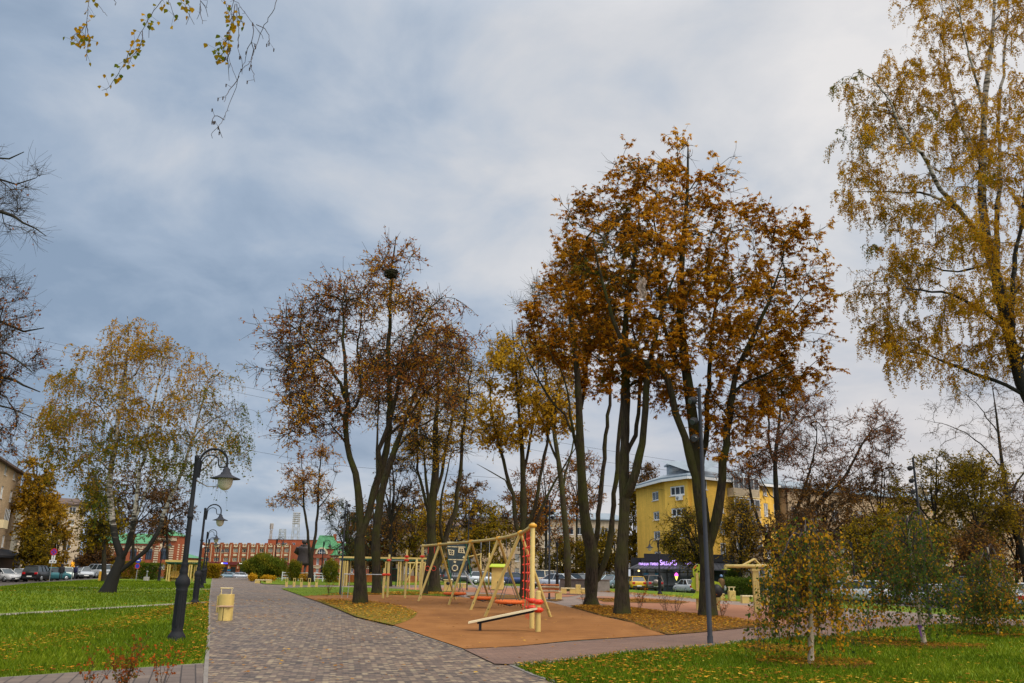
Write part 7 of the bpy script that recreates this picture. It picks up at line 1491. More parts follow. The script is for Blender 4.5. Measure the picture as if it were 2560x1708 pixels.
# ------------------------------------------------------------------ benches and bins at the right
def bench_box(label, x0, x1, py, Y=None, h=.47, group='beige block benches', legw=.42):
    Y = Y or G((x0+x1)/2, py).y; p0, p1 = GY(x0, Y), GY(x1, Y); o = (p0+p1)/2; w = (p1-p0).length/2; a = math.atan2(p1.y-p0.y, p1.x-p0.x)
    T = thing('bench', label, 'bench', o, a, group); b = MB(); b.bbox(-w, w, -.22, .22, h-.08, h, .015); b.build('seat', M['beige_pale'], T)
    for s in (-1, 1): b = MB(); xa = s*(w-legw/2); b.bbox(xa-legw/2, xa+legw/2, -.2, .2, 0, h-.083, .01); b.build('leg', M['beige'], T)
    return T
def bin_box(label, px, py, w, h, Y=None, frame=True):
    p = GY(px, Y) if Y else G(px, py); T = thing('litter_bin', label, 'litter bin', p, 0, 'square beige bins'); b = MB(); b.bbox(-w/2, w/2, -w/2, w/2, 0, h, .015); b.build('body', M['beige'], T)
    if frame:
        b = MB()
        for x in (-w/2+.03, w/2-.1): b.box(x, x+.06, -.03, .03, h, h+.2)
        b.box(-w/2-.02, w/2+.04, -.05, .05, h+.2, h+.25); b.build('handle', M['beige_pale'], T)
    return T
bench_box('beige block bench in front of the yellow house shrubs', 1850, 1928, 1507, 51)
bin_box('square beige bin with handle between the seat block and the block bench', 1830, 1502, .42, .62)
p = G(1804, 1500.5); T = thing('seat_block', 'single beige seat block right behind the pole-side chestnut', 'seat', p, 0, 'beige seat blocks'); b = MB(); b.bbox(-.16, .16, -.2, .2, 0, .40, .015); b.build('body', M['beige'], T); b = MB(); b.bbox(-.165, .165, -.205, .205, .403, .43, .008); b.build('top', M['beige_pale'], T)
p = G(1396, 1498.5); T = thing('seat_block', 'beige seat block at the end of the curved slatted bench', 'seat', p, 0, 'beige seat blocks'); b = MB(); b.bbox(-.2, .2, -.2, .2, 0, .42, .015); b.build('body', M['beige'], T); b = MB(); b.bbox(-.205, .205, -.205, .205, .423, .45, .008); b.build('top', M['beige_pale'], T)
bench_box('beige block bench before the stone planter', 1402, 1438, 1474, 66)
bench_box('beige block bench half hidden by the forked chestnut', 1452, 1490, 1477, 66)
bin_box('slim beige bin with a lid beside the bench at the stone planter', 1445, 1475, .36, .72, 65, False)
bench_box('low beige bench far left of the bike stands', 640, 680, 1452, 88, .4, legw=.5)
bench_box('beige bench beyond the pergola by the white railing', 1145, 1170, 1466, 80)
p0 = GY(1345, 52); T = thing('bench', 'curved bench with warm slatted back right of the swing post', 'bench', p0, 0, 'slatted benches'); w = 1.25
for k in range(4): b = MB(); b.tube([(x*.25, .12*math.cos(x*.5)-.1-.04*k, .52+k*.115) for x in range(0, 6)], .045, 6); b.v = [(v[0], v[1], v[2]) for v in b.v]; b.build('back_slat', M['orange_wood' if k % 2 else 'cream'], T)
b = MB()
for k in range(4): b.box(0, 1.25, -.5+k*.11, -.41+k*.11, .42, .46)
b.build('seat', M['orange_wood'], T)
for x in (.15, 1.05): b = MB(); b.box(x, x+.08, -.48, -.05, 0, .42); b.build('leg', M['beige'], T)
A_, B_ = GY(1399, 78), GY(1490, 74); T = Block(A_, B_, None, 'stone_planter', 'long low rough stone planter wall behind the block benches', 'planter', z0=0); b = MB(); b.bbox(0, T.L, 0, 1.6, -.02, .95, .03); T.put(b, 'wall', M['stone']); b = MB(); b.box(-.05, T.L+.05, -.05, 1.65, .953, 1.03); T.put(b, 'coping', M['brown_roof'])
# ------------------------------------------------------------------ lime tree-shaped play panel
def tree_panel(label, pxc, Y, pts, z_off=0, flip=1):
    p = GY(pxc, Y); T = thing('activity_wall', label, 'play panel', p); b = MB(); b.prism(pts, .06, Matrix.Translation((0, -.03, 0))); b.build('panel', M['lime'], T); return T, p
Yp = 40.; s = Yp/F
def ptz(pts): 
    p = GY(1746, Yp); return [((x-1746)*s, (P(x, y, Yp).z-p.z)) for x, y in pts]
out = ptz([(1726, 1495), (1733, 1487), (1737, 1481), (1739, 1477), (1730, 1471), (1727, 1461), (1731, 1453), (1728, 1449), (1730, 1444), (1737, 1444), (1733, 1436), (1733, 1422), (1738, 1414), (1745, 1410), (1752, 1412), (1757, 1420), (1758, 1434), (1755, 1444), (1764, 1452), (1780, 1452), (1795, 1456), (1801, 1468), (1797, 1480), (1790, 1484), (1797, 1490), (1796, 1500), (1788, 1505), (1770, 1497), (1752, 1495)])
T, p = tree_panel('lime green apple-tree-shaped play panel partly hidden by a chestnut trunk', 1746, Yp, out)
for (x, y) in ((1737, 1420), (1740, 1416), (1741, 1424), (1747, 1429), (1752, 1421), (1755, 1423), (1744, 1414), (1738, 1427)): q = ptz([(x, y)])[0]; b = MB(); b.lathe([(.045, 0), (.045, .012), (.01, .014)], 8); b.v = [(q[0]+v[0]*.8, -.031-v[2], q[1]+v[1]) for v in b.v]; b.build('apple', M['red' if x % 3 == 0 else 'bark_dark'], T)
b = MB(); e = ptz([(1740, 1478), (1740, 1432)]); b.box(e[0][0]-.02, e[0][0]+.1, -.07, -.032, e[0][1], e[1][1]); b.build('trunk_board', M['beige'], T)
for x in (1741, 1790): q = ptz([(x, 1500)])[0]; b = MB(); b.box(q[0]-.07, q[0]+.07, -.1, -.031, 0, ptz([(x, 1494)])[0][1]); b.build('post', M['beige'], T)
b = MB(); e = ptz([(1725, 1496), (1752, 1494)]); b.box(e[0][0], e[1][0], -.28, -.032, e[1][1]-.05, e[1][1]); b.build('shelf', M['lime'], T)
q = ptz([(1788, 1478)])[0]; b = MB(); b.lathe([(.28, 0), (.28, .012), (.02, .012)], 16); b.v = [(q[0]+v[0], -.031-v[2], q[1]+v[1]*1.1) for v in b.v]; b.build('hole', M['black'], T)
q = ptz([(1750, 1443)])[0]; b = MB(); b.lathe([(.16, 0), (.16, .012), (.02, .012)], 16); b.v = [(q[0]+v[0], -.031-v[2], q[1]+v[1]) for v in b.v]; b.build('inset', M['lime_dark'], T)
# ------------------------------------------------------------------ Y-armed post with lime discs and sail
o = G(1894, 1535); Yy = o.y; T = thing('hanging_post', 'beige post with two spreading arms, lime discs and a triangular sail frame', 'play post', o)
zt = P(1887, 1419, Yy).z; b = MB(); b.box(-.13, .13, -.09, .09, -.02, zt-.08); b.build('post', M['beige'], T); b = MB(); b.box(-.17, .17, -.13, .13, zt-.16, zt-.05); b.build('collar', M['beige'], T)
tc_ = P(1887, 1418, Yy)
for ex, ey, dy in ((1813, 1415.5, -.3), (1913, 1414.5, 1.6)):
    e = P(ex, ey, Yy+dy); b = MB(o); b.tube([tc_+Vector((0, 0, .04)), e], .075, 8); b.build('arm', M['beige'], T); b = MB(o); b.box(e.x-.05, e.x+.07, e.y-.05, e.y+.05, e.z-.17, e.z+.05); b.build('end_block', M['beige'], T)
for dx in (1815, 1917, 1935):
    e = P(dx, 1424.8, Yy+(-.3 if dx < 1900 else 1.5)); b = MB(o); b.lathe([(.19, 0), (.19, .022), (.05, .03)], 18, e); b.build('disc', M['lime'], T)
ap = P(1885.5, 1398, Yy+1.2); l_ = P(1851, 1416.5, Yy+.7); r_ = P(1903, 1415.5, Yy+1.4); b = MB(o); b.tube([l_, ap], .05, 7); b.tube([ap, r_], .05, 7); b.build('sail_frame', M['beige'], T)
b = MB(o); ml, mr = l_.lerp(ap, .55), ap.lerp(r_, .45); m0 = l_.lerp(r_, .5); th_ = Vector((0, .03, 0)); A3 = [l_+(m0-l_)*.12, l_.lerp(r_, .45), l_.lerp(ap, .62)]; B3 = [l_.lerp(r_, .72), r_+(l_-r_)*.1, ap.lerp(r_, .5)]
for q in (A3, B3): b.add(q+[p+th_ for p in q], [(0, 1, 2), (5, 4, 3), (0, 3, 4, 1), (1, 4, 5, 2), (2, 5, 3, 0)])
b.build('sail', M['lime'], T)
# ------------------------------------------------------------------ railing, utility box, concrete blocks
A_, B_ = GY(705, 106), GY(870, 104); T = Block(A_, B_, None, 'white_railing', 'long low white railing before the brick house', 'railing', z0=0); b = MB()
for z in (.35, .65, .95): b.box(0, T.L, -.04, .04, z, z+.09)
T.put(b, 'rail', M['white']); b = MB()
for k in range(9): x = k*(T.L-.1)/8; b.box(x, x+.1, -.05, .05, -.02, 1.1)
T.put(b, 'post', M['white'])
p = GY(255, 88); T = thing('utility_box', 'ochre metal utility cabinet beside the leaning birch on the far lawn', 'cabinet', p, R(10)); b = MB(); b.bbox(-.27, .27, -.25, .25, -.02, .95, .02); b.build('body', mat('ochre_paint', (.58, .36, .05), .5, .08), T); b = MB(); b.box(-.22, .22, -.262, -.2505, .1, .85); b.box(.15, .18, -.28, -.2625, .45, .55); b.build('door', M['clamp'], T)
p = GY(367, 92); T = thing('concrete_block', 'pale concrete drinking-fountain block on the far lawn', 'concrete block', p); b = MB(); b.bbox(-.23, .23, -.23, .23, -.02, .42, .02); b.build('base', M['concrete'], T); b = MB(); b.lathe([(.07, .42), (.06, .9), (.12, .95), (.12, 1.02), (.03, 1.04)], 10); b.build('column', M['grey'], T)
# ------------------------------------------------------------------ bird nest, snagged sheet
c = P(978, 683, 38.6); T = None; b = MB(c); rng2 = random.Random(4)
for k in range(70):
    a = rng2.uniform(0, 6.28); r_ = rng2.uniform(.05, .28); z = rng2.uniform(-.2, .12); d = Vector((-math.sin(a), math.cos(a), rng2.uniform(-.3, .3))); q = c+Vector((r_*math.cos(a), r_*math.sin(a), z)); b.tube([q-d*.28, q+d*.28], .018, 4)
b.lathe([(.05, -.22), (.22, -.12), (.28, .04), (.2, .10), (.05, .03)], 10, c); nn = b.build('bird_nest', M['bark_dark'], None); nn.location = c; tag(nn, 'dark twig bird nest high in the copper-leaved tree', 'nest')
c = P(1605, 720, 30.4); b = MB(c); g_ = []
for i in range(6):
    for j in range(9): g_.append(c+Vector(((i/5-.5)*.34*(1-.35*abs(j/8-.5))+.05*math.sin(j*1.3), .06*math.sin(i*1.7+j*.9), (.5-j/8)*.85+.03*math.sin(i*2))))
b.add(g_, [(i*9+j, i*9+j+1, (i+1)*9+j+1, (i+1)*9+j) for i in range(5) for j in range(8)]); nn = b.build('torn_sheet', mat('torn_grey_plastic', (.22, .16, .12), .6, .25), None); nn.location = c; tag(nn, 'torn greyish plastic sheet snagged in the rust chestnut crown', 'plastic sheet')
# ------------------------------------------------------------------ overhead cables
def cable(lb, pts, sag=.0):
    w = catmull([np.array(P(*q)) for q in pts], 3.); b = MB(w[0]); b.tube([Vector(q) for q in w], .022, 4); k = b.build('overhead_cable', M['anthracite'], None); k.location = w[0]; tag(k, lb, 'cable', 'cables across the street')
cable('upper overhead cable running behind the left birch', ((-300, 770, 120), (80, 846, 120), (172, 866, 120), (610, 967, 120), (680, 981, 120), (900, 1020, 120), (1480, 1120, 120), (2100, 1215, 125)))
cable('second overhead cable just beneath the uppermost', ((-300, 800, 121), (80, 862, 121), (172, 882, 121), (610, 985, 121), (680, 999, 121), (900, 1040, 121), (1480, 1150, 121), (2100, 1225, 125)))
cable('lower overhead cable crossing beside the nearest lamp', ((-300, 960, 110), (80, 1020, 110), (617, 1125, 110), (680, 1136, 110), (870, 1166, 110), (1480, 1212, 112), (1800, 1235, 112)))
# ------------------------------------------------------------------ traffic sign
p = G(123, 1454.5); Ys = p.y; T = thing('traffic_sign', 'blue and red no-stopping sign with two white plates at the parking strip', 'road sign', p); ct = P(135.5, 1380, Ys); dd = ct-p
b = MB(); b.tube([(0, 0, -.05), (dd.x-.1, 0, dd.z+.2)], .035, 8); b.build('pole', M['grey'], T); b = MB()
def disc_at(b, c, r0, r1, y0, y1, n=28):
    V_ = []; 
    for (r_, y) in ((r0, y0), (r1, y0), (r0, y1), (r1, y1)): V_ += [(c.x+r_*math.cos(k*6.2832/n), y, c.z+r_*math.sin(k*6.2832/n)) for k in range(n)]
    b.add(V_, [(k, (k+1) % n, n+(k+1) % n, n+k) for k in range(n)]+[(2*n+k, 3*n+k, 3*n+(k+1) % n, 2*n+(k+1) % n) for k in range(n)]+[(n+k, n+(k+1) % n, 3*n+(k+1) % n, 3*n+k) for k in range(n)])
d0 = Vector((dd.x, 0, dd.z)); disc_at(b, d0, .001, .36, -.06, -.04); k = b.build('disc', M['signblue'], T); b = MB(); disc_at(b, d0, .28, .37, -.075, -.062)
for a in (.785, -.785): b.box(-.29, .29, -.074, -.063, -.04, .04, Matrix.Translation(d0) @ Matrix.Rotation(a, 4, 'Y'))
b.build('red_ring', M['signred'], k)
d1 = P(134, 1394, Ys)-p; b = MB(); b.box(d1.x-.19, d1.x+.19, -.06, -.04, d1.z-.27, d1.z+.27); k = b.build('plate', M['white'], T); b = MB(); b.box(d1.x-.025, d1.x+.025, -.066, -.061, d1.z-.13, d1.z+.13)
for s_ in (-1, 1): b.add([(d1.x-.08, -.066, d1.z+s_*.1), (d1.x+.08, -.066, d1.z+s_*.1), (d1.x, -.066, d1.z+s_*.22)], [(0, 1, 2)])
b.build('arrow', M['black'], k)
d2 = P(132.5, 1404.5, Ys)-p; b = MB(); b.box(d2.x-.38, d2.x+.38, -.06, -.04, d2.z-.15, d2.z+.15); k = b.build('plate', M['white'], T); b = MB()
for x in (-.28, .06): b.add([(d2.x+x, -.066, d2.z-.05), (d2.x+x+.24, -.066, d2.z-.05), (d2.x+x+.2, -.066, d2.z+.03), (d2.x+x+.12, -.066, d2.z+.07), (d2.x+x+.04, -.066, d2.z+.03)], [(0, 1, 2, 3, 4)])
b.build('tow_truck_marks', M['black'], k)
p = GY(341, 96); T = thing('traffic_sign', 'small round blue direction sign before the arched hall', 'road sign', p); b = MB(); b.tube([(0, 0, 0), (0, 0, 2.6)], .035, 6); b.build('pole', M['grey'], T); b = MB(); c = Vector((0, 0, P(334, 1401, 96).z-p.z)); disc_at(b, c, .001, .3, -.06, -.04); k = b.build('disc', M['signblue'], T); b = MB(); b.box(-.18, .18, -.068, -.062, c.z-.05, c.z+.05); b.build('arrow', M['white'], k)
b = MB(); disc_at(b, c-Vector((0, 0, .62)), .001, .28, -.06, -.04); k = b.build('disc', M['signblue'], T); b = MB(); disc_at(b, c-Vector((0, 0, .62)), .22, .29, -.072, -.062); b.build('red_ring', M['signred'], k)
# ------------------------------------------------------------------ cars
CARS = {}
M['tail'] = mat('tail_light', (.42, .012, .015), .25, .05, 4)
M['headlight'] = mat('headlight_glass', (.62, .64, .66), .15, .05, 4)
M['plate'] = mat('number_plate', (.70, .70, .67), .5, .03, 4)
M['car_trim'] = mat('black_trim', (.02, .02, .022), .6, .1, 5)
M['car_glass'] = glassmat('car_glass', (.04, .055, .065), .05)
def paint(name, c, metal=.35): return mat(name, c, .28, .04, 1.5, metal=metal, spec=.6)
CP = dict(white=paint('white_car_paint', (.50, .51, .52), 0.), silver=paint('silver_car_paint', (.42, .45, .48)), black=paint('black_car_paint', (.012, .013, .016), .1), teal=paint('teal_car_paint', (.03, .13, .15)), beige=paint('beige_car_paint', (.40, .35, .25)),
          blue=paint('grey_blue_car_paint', (.20, .29, .34)), yellow=paint('yellow_car_paint', (.62, .36, .01), 0.), brown=paint('grey_brown_car_paint', (.17, .14, .12)), grey=paint('dark_grey_car_paint', (.06, .065, .075)), palegreen=paint('pale_green_car_paint', (.48, .56, .50), 0.), darkblue=paint('dark_blue_car_paint', (.02, .04, .12)))
SPEC = {  # length, width, height, belt, [roof from rear..front: xr0,xr1], glass base x0,x1
 'sedan': (4.5, 1.74, 1.45, .90, (-.95, .45), (-1.72, 1.18), [(-2.25, .34, .80), (-2.1, .28, .92), (-1.6, .24, .95), (-.5, .22, .92), (1.1, .22, .92), (1.7, .24, .84), (2.12, .26, .72), (2.25, .34, .60)]),
 'hatch': (4.1, 1.74, 1.50, .93, (-1.55, .35), (-1.95, 1.15), [(-2.05, .36, .85), (-1.98, .28, .96), (-1.4, .24, .98), (-.4, .22, .95), (1.05, .22, .93), (1.6, .24, .84), (1.95, .28, .70), (2.05, .36, .58)]),
 'suv': (4.6, 1.86, 1.74, 1.06, (-1.95, .35), (-2.2, 1.1), [(-2.3, .45, .95), (-2.24, .36, 1.08), (-1.6, .32, 1.10), (-.4, .30, 1.08), (1.0, .30, 1.06), (1.7, .32, .98), (2.2, .36, .86), (2.3, .45, .70)])}
def car(kind, col, label, loc, heading, spare=False, group='parked cars'):
    Lc, W, H, belt, rx, gx, st = SPEC[kind]; key = (kind, col, spare)
    if key in CARS: return copy_tree(CARS[key], loc=loc, rz=heading, label=label)
    T = thing('parked_car', label, 'car', loc, heading, group); CARS[key] = T; pm = CP[col]; w = W/2
    b = MB(); rows = []
    for i, (x, lo, hi) in enumerate(st):
        k = 1 if 1 < i < len(st)-2 else (.96 if i in (1, len(st)-2) else .86)
        ww = w*k; rows.append([(x, -ww*.9, lo), (x, -ww, lo+.12), (x, -ww*1.0, (lo+hi)/2+.05), (x, -ww*.93, hi-.03), (x, -ww*.80, hi), (x, ww*.80, hi), (x, ww*.93, hi-.03), (x, ww*1.0, (lo+hi)/2+.05), (x, ww, lo+.12), (x, ww*.9, lo)])
    vs = [v for r_ in rows for v in r_]; n = 10; fs = [(i*n+j, i*n+(j+1) % n, (i+1)*n+(j+1) % n, (i+1)*n+j) for i in range(len(rows)-1) for j in range(n)]
    b.add(vs, fs, True); b.add(rows[0], [tuple(range(n))]); b.add(rows[-1], [tuple(range(n))])
    # roof skin and pillars
    rw, bw = w*.70, w*.90; zr = H; zb = belt-.02
    gl0 = [(gx[0], -bw, zb), (gx[1], -bw, zb), (gx[1], bw, zb), (gx[0], bw, zb)]; gl1 = [(rx[0], -rw, zr-.05), (rx[1], -rw, zr-.05), (rx[1], rw, zr-.05), (rx[0], rw, zr-.05)]
    b.add([(rx[0]-.06, -rw-.03, zr-.06), (rx[1]+.06, -rw-.03, zr-.06), (rx[1]+.06, rw+.03, zr-.06), (rx[0]-.06, rw+.03, zr-.06), (rx[0]+.12, -rw+.12, zr), (rx[1]-.15, -rw+.12, zr), (rx[1]-.15, rw-.12, zr), (rx[0]+.12, rw-.12, zr)], [(0, 1, 5, 4), (1, 2, 6, 5), (2, 3, 7, 6), (3, 0, 4, 7), (4, 5, 6, 7), (3, 2, 1, 0)], True)
    for i in range(4): b.tube([Vector(gl0[i])*1.0, Vector(gl1[i])], .045, 6)
    for t in ((.42,) if kind != 'suv' else (.36, .68)):
        for s_ in (-1, 1): x0 = gx[0]+(gx[1]-gx[0])*t; x1 = rx[0]+(rx[1]-rx[0])*t; b.tube([(x0, s_*bw*1.005, zb), (x1, s_*(rw+.005), zr-.05)], .035, 5)
    b.build('body', pm, T)
    b = MB(); k_ = .975; b.add([(x, y*k_, z) for x, y, z in gl0]+[(x, y*k_, z) for x, y, z in gl1], [(0, 1, 5, 4), (1, 2, 6, 5), (2, 3, 7, 6), (3, 0, 4, 7)]); b.build('windows', M['car_glass'], T)
    b = MB(); lo = st[3][1]; b.box(st[0][0]+.25, st[-1][0]-.25, -w*.82, w*.82, lo-.06, lo+.05); b.box(st[0][0]-.03, st[0][0]+.2, -w*.8, w*.8, lo+.08, lo+.28); b.box(st[-1][0]-.2, st[-1][0]+.03, -w*.8, w*.8, lo+.08, lo+.26); b.build('bumper_trim', M['car_trim'], T)
    R_ = .32 if kind != 'suv' else .37; xw = Lc*.29
    for x in (-xw*1.02, xw*1.05):
        for s_ in (-1, 1):
            b = MB(); prof = [(R_*.6, -.10), (R_*.97, -.10), (R_, -.06), (R_, .06), (R_*.97, .10), (R_*.6, .10)]; b.lathe(prof, 18); b.v = [(x+v[0], s_*(w-.10)+v[2]*1., R_+v[1]) for v in b.v]; wh = b.build('wheel', M['tyre'], T)
            b = MB(); b.lathe([(.02, .0), (R_*.3, .01), (R_*.66, 0), (R_*.66, -.02)], 12); b.v = [(x+v[0], s_*(w-.10+.105+v[2]), R_+v[1]) for v in b.v]; b.build('rim', M['steel'], wh)
    for s_ in (-1, 1):
        b = MB(); x = st[0][0]; zt = st[1][2]; b.bbox(x-.03, x+.16, min(s_*w*.86, s_*w*.52), max(s_*w*.86, s_*w*.52), zt-.28, zt-.06, .02); b.build('tail_light', M['tail'], T)
        b = MB(); x = st[-1][0]; zt = st[-2][2]; b.bbox(x-.22, x+.02, min(s_*w*.82, s_*w*.46), max(s_*w*.82, s_*w*.46), zt-.17, zt-.02, .02); b.build('headlight', M['headlight'], T)
        b = MB(); b.bbox(gx[1]-.35, gx[1]-.17, min(s_*(w+.02), s_*(w+.17)), max(s_*(w+.02), s_*(w+.17)), belt+.0, belt+.14, .02); b.build('mirror', pm, T)
    b = MB(); x = st[0][0]; b.box(x-.05, x-.032, -.26, .26, lo+.22 if kind != 'sedan' else lo+.30, lo+.34 if kind != 'sedan' else lo+.42); b.build('number_plate', M['plate'], T)
    b = MB(); x = st[-1][0]; b.box(x+.032, x+.05, -.26, .26, lo+.12, lo+.24); b.build('number_plate', M['plate'], T)
    if spare: b = MB(); b.lathe([(.05, -.09), (.33, -.08), (.36, 0), (.33, .1), (.05, .12)], 18); b.v = [(st[0][0]-.10-v[2], v[0], .95+v[1]) for v in b.v]; b.build('spare_wheel', CP[col], T)
    return T
def cy(px, Y, dz=0): p = GY(px, Y); p.z += .012+dz; return p
# heading: 0 = front towards +x (right); pi/2 = front away from the camera
h = R
car('suv', 'beige', 'beige off-road car seen from its rear left beside the silver saloon', cy(1370, 84), h(60)); car('sedan', 'silver', 'silver saloon parked right of the beige off-road car behind the lamp', cy(1404, 80), h(-35))
car('sedan', 'grey', 'dark saloon whose roof shows above the stone planter', cy(1446, 92), h(-40)); car('sedan', 'white', 'white car half hidden behind the planter and the forked trunk', cy(1466, 96), h(-50))
car('hatch', 'beige', 'beige hatchback between the two chestnut trunks', cy(1519, 100), h(70)); car('sedan', 'blue', 'grey-blue saloon facing the lawn between the chestnut trunks', cy(1532, 95), h(-130))
car('hatch', 'yellow', 'yellow hatchback seen from behind in front of the cafe', cy(1586, 97), h(96)); car('suv', 'brown', 'grey-brown off-road car with a spare wheel on its back door', cy(1627, 97), h(94), spare=True)
car('sedan', 'white', 'white saloon seen from behind right of the cafe lamp', cy(1719, 93), h(102)); car('suv', 'grey', 'dark car with a bluish windscreen behind the block bench', cy(1916, 82), h(-120))
car('hatch', 'white', 'white hatchback seen from its rear right between the weeping birches', cy(2146, 60), h(125)); car('hatch', 'blue', 'blue-grey car just left of the white hatchback', cy(2098, 66), h(110))
car('suv', 'black', 'black car with red tail lights between the two right weeping birches', cy(2421, 48), h(92)); car('hatch', 'white', 'white car hidden behind the middle weeping birch', cy(2312, 58), h(95))
car('sedan', 'white', 'white car cut by the right edge of the photo', cy(2578, 44), h(60)); car('sedan', 'darkblue', 'dark blue car behind the nearest weeping birch', cy(2010, 74), h(100)); car('sedan', 'grey', 'dark car between the middle and right weeping birches', cy(2215, 66), h(100))
car('suv', 'grey', 'dark car behind the climbing tower', cy(1150, 108), h(20)); car('hatch', 'silver', 'silver car behind the rope posts', cy(1212, 104), h(10)); car('sedan', 'darkblue', 'dark blue car behind the lime-roofed hut', cy(1285, 102), h(5))
car('sedan', 'white', 'white saloon nearest the left edge, cut by the frame', cy(4, 97), h(-18)); car('sedan', 'silver', 'silver saloon facing right beside the shop awning', cy(50, 101), h(-62)); car('suv', 'black', 'black off-road car seen from behind left of the no-stopping sign', cy(97, 98), h(95))
car('hatch', 'teal', 'teal car behind the no-stopping sign pole', cy(130, 100), h(60)); car('hatch', 'palegreen', 'pale green car behind the walking person', cy(164, 108), h(-60)); car('sedan', 'grey', 'dark grey car right of the walking person', cy(198, 112), h(-50))
car('sedan', 'silver', 'silver car at the right end of the left parking row', cy(221, 110), h(-70)); car('suv', 'silver', 'silver estate car nearest the ochre cabinet', cy(240, 110), h(150)); car('sedan', 'darkblue', 'dark blue car right of the second walker', cy(184, 116), h(-50))
car('sedan', 'blue', 'pale blue car parked below the factory entrance', cy(574, 205), h(5)); car('sedan', 'grey', 'dark car between two others at the factory entrance', cy(591, 208), h(5)); car('hatch', 'silver', 'silver car parked below the white factory sign', cy(606, 204), h(10))
# ------------------------------------------------------------------ people and the statue
def skin_fig(name, org, joints, edges, mt, T, sub=2, root=0):
    me = bpy.data.meshes.new(name); me.from_pydata([j[0] for j in joints], edges, []); me.update(); o = link(name, me, mt, T)
    sk = o.modifiers.new('skin', 'SKIN'); sk.use_smooth_shade = True
    for i, j in enumerate(joints):
        r_ = j[1]; me.skin_vertices[0].data[i].radius = (r_, r_) if isinstance(r_, (int, float)) else r_
        me.skin_vertices[0].data[i].use_root = (i == root)
    s = o.modifiers.new('sub', 'SUBSURF'); s.levels = sub; s.render_levels = sub
    bpy.context.view_layer.update(); dg = bpy.context.evaluated_depsgraph_get(); m2 = bpy.data.meshes.new_from_object(o.evaluated_get(dg)); o.modifiers.clear(); o.data = m2
    for f in m2.polygons: f.use_smooth = True
    if not m2.materials: m2.materials.append(mt)
    return o
def figure(T, s, mt, stride=.16, arm_l=((-.23, .03, 1.12), (-.25, -.02, .88)), arm_r=((.23, .03, 1.12), (.25, -.02, .88)), yaw=0., head_z=1.62):
    """standing person facing +y in local space, 1.72 m tall before scaling; one continuous body with feet and five-fingered hands"""
    J = [((0, 0, .95), (.15, .11)), ((0, .01, 1.15), (.14, .10)), ((0, 0, 1.36), (.17, .11)), ((0, .01, 1.46), (.06, .06)), ((0, .02, 1.52), (.055, .06)), ((0, .03, head_z), (.082, .10)), ((0, .02, head_z+.10), (.06, .075)),
         ((-.18, 0, 1.38), .06), (arm_l[0], .043), (arm_l[1], .032), ((.18, 0, 1.38), .06), (arm_r[0], .043), (arm_r[1], .032),
         ((-.09, 0, .86), .088), ((-.10, stride*.6+.03, .48), .058), ((-.10, stride*.5-.02, .09), .042), ((-.11, stride*.5+.14, .03), .032),
         ((.09, 0, .86), .088), ((.10, -stride*.3+.04, .48), .058), ((.10, -stride-.02, .11), .042), ((.11, -stride+.12, .03), .032)]
    E = [(0, 1), (1, 2), (2, 3), (3, 4), (4, 5), (5, 6), (2, 7), (7, 8), (8, 9), (2, 10), (10, 11), (11, 12), (0, 13), (13, 14), (14, 15), (15, 16), (0, 17), (17, 18), (18, 19), (19, 20)]
    for hand, el in ((9, 8), (12, 11)):
        a, c = Vector(J[hand][0]), Vector(J[el][0]); d = (a-c).normalized(); sd_ = Vector((0, 1, 0)); pm = a+d*.05; J.append((tuple(pm), (.030, .018))); k = len(J)-1; E.append((hand, k))
        for q in range(4):
            f0 = pm+d*.035+sd_*(.024*(q-1.5)); f1 = f0+d*(.045+.008*(1.5-abs(q-1.5)))+Vector((0, 0, -.004)); J += [(tuple(f0), .0085), (tuple(f1), .007)]; E += [(k, len(J)-2), (len(J)-2, len(J)-1)]
        t = a+d*.03+sd_*.04; t1 = t+d*.035+sd_*.012; J += [(tuple(t), .009), (tuple(t1), .0075)]; E += [(k, len(J)-2), (len(J)-2, len(J)-1)]
    J = [(tuple(Vector(j[0])*s), (j[1]*s if isinstance(j[1], (int, float)) else (j[1][0]*s, j[1][1]*s))) for j in J]
    return skin_fig('body', None, J, E, mt, T)
def face(T, s, sk, hz=1.62, face_dir=1):
    b = MB()
    for x in (-.03, .03): b.lathe([(.002, -.009), (.011, 0), (.002, .009)], 8, (x*s, (.03+.098*face_dir)*s, (hz+.02)*s))
    b.build('eyes', M['black'], T)
def coat_mesh(s, prof, back=0., slit=False, n=20): 
    b = MB(); b.lathe([(r*s, z*s) for r, z in prof], n, sx=1., sy=.66); return b
skin_m = mat('skin', (.48, .28, .19), .6, .06, 4); dark_cloth = mat('black_jacket', (.014, .014, .018), .8, .25, 8); jeans = mat('dark_trousers', (.022, .024, .034), .85, .2, 8)
pp = cy(152, 97, .0); T = thing('person', 'person in a black jacket and dark trousers walking with a hood up near the sign', 'person', pp, R(200)); s = 1.04
figure(T, s, jeans, .18)
b = coat_mesh(s, [(.14, .78), (.20, .80), (.205, .95), (.215, 1.15), (.235, 1.32), (.20, 1.42), (.09, 1.48), (.03, 1.49)]); b.build('jacket', dark_cloth, T)
b = MB(); b.lathe([(.06*s, 1.46*s), (.125*s, 1.52*s), (.135*s, 1.62*s), (.115*s, 1.72*s), (.03*s, 1.77*s)], 14, sy=1.05); b.build('hood', dark_cloth, T)
for sg in (-1, 1): b = MB(); b.tube([Vector((sg*.19, 0, 1.39))*s, Vector((sg*.25, .03, 1.12))*s, Vector((sg*.26, .0, .9))*s], [.085*s, .07*s, .055*s], 10); b.build('sleeve', dark_cloth, T)
b = MB(); b.bbox(-.16*s, .16*s, -.30*s, -.14*s, 1.02*s, 1.40*s, .03); b.build('backpack', dark_cloth, T)
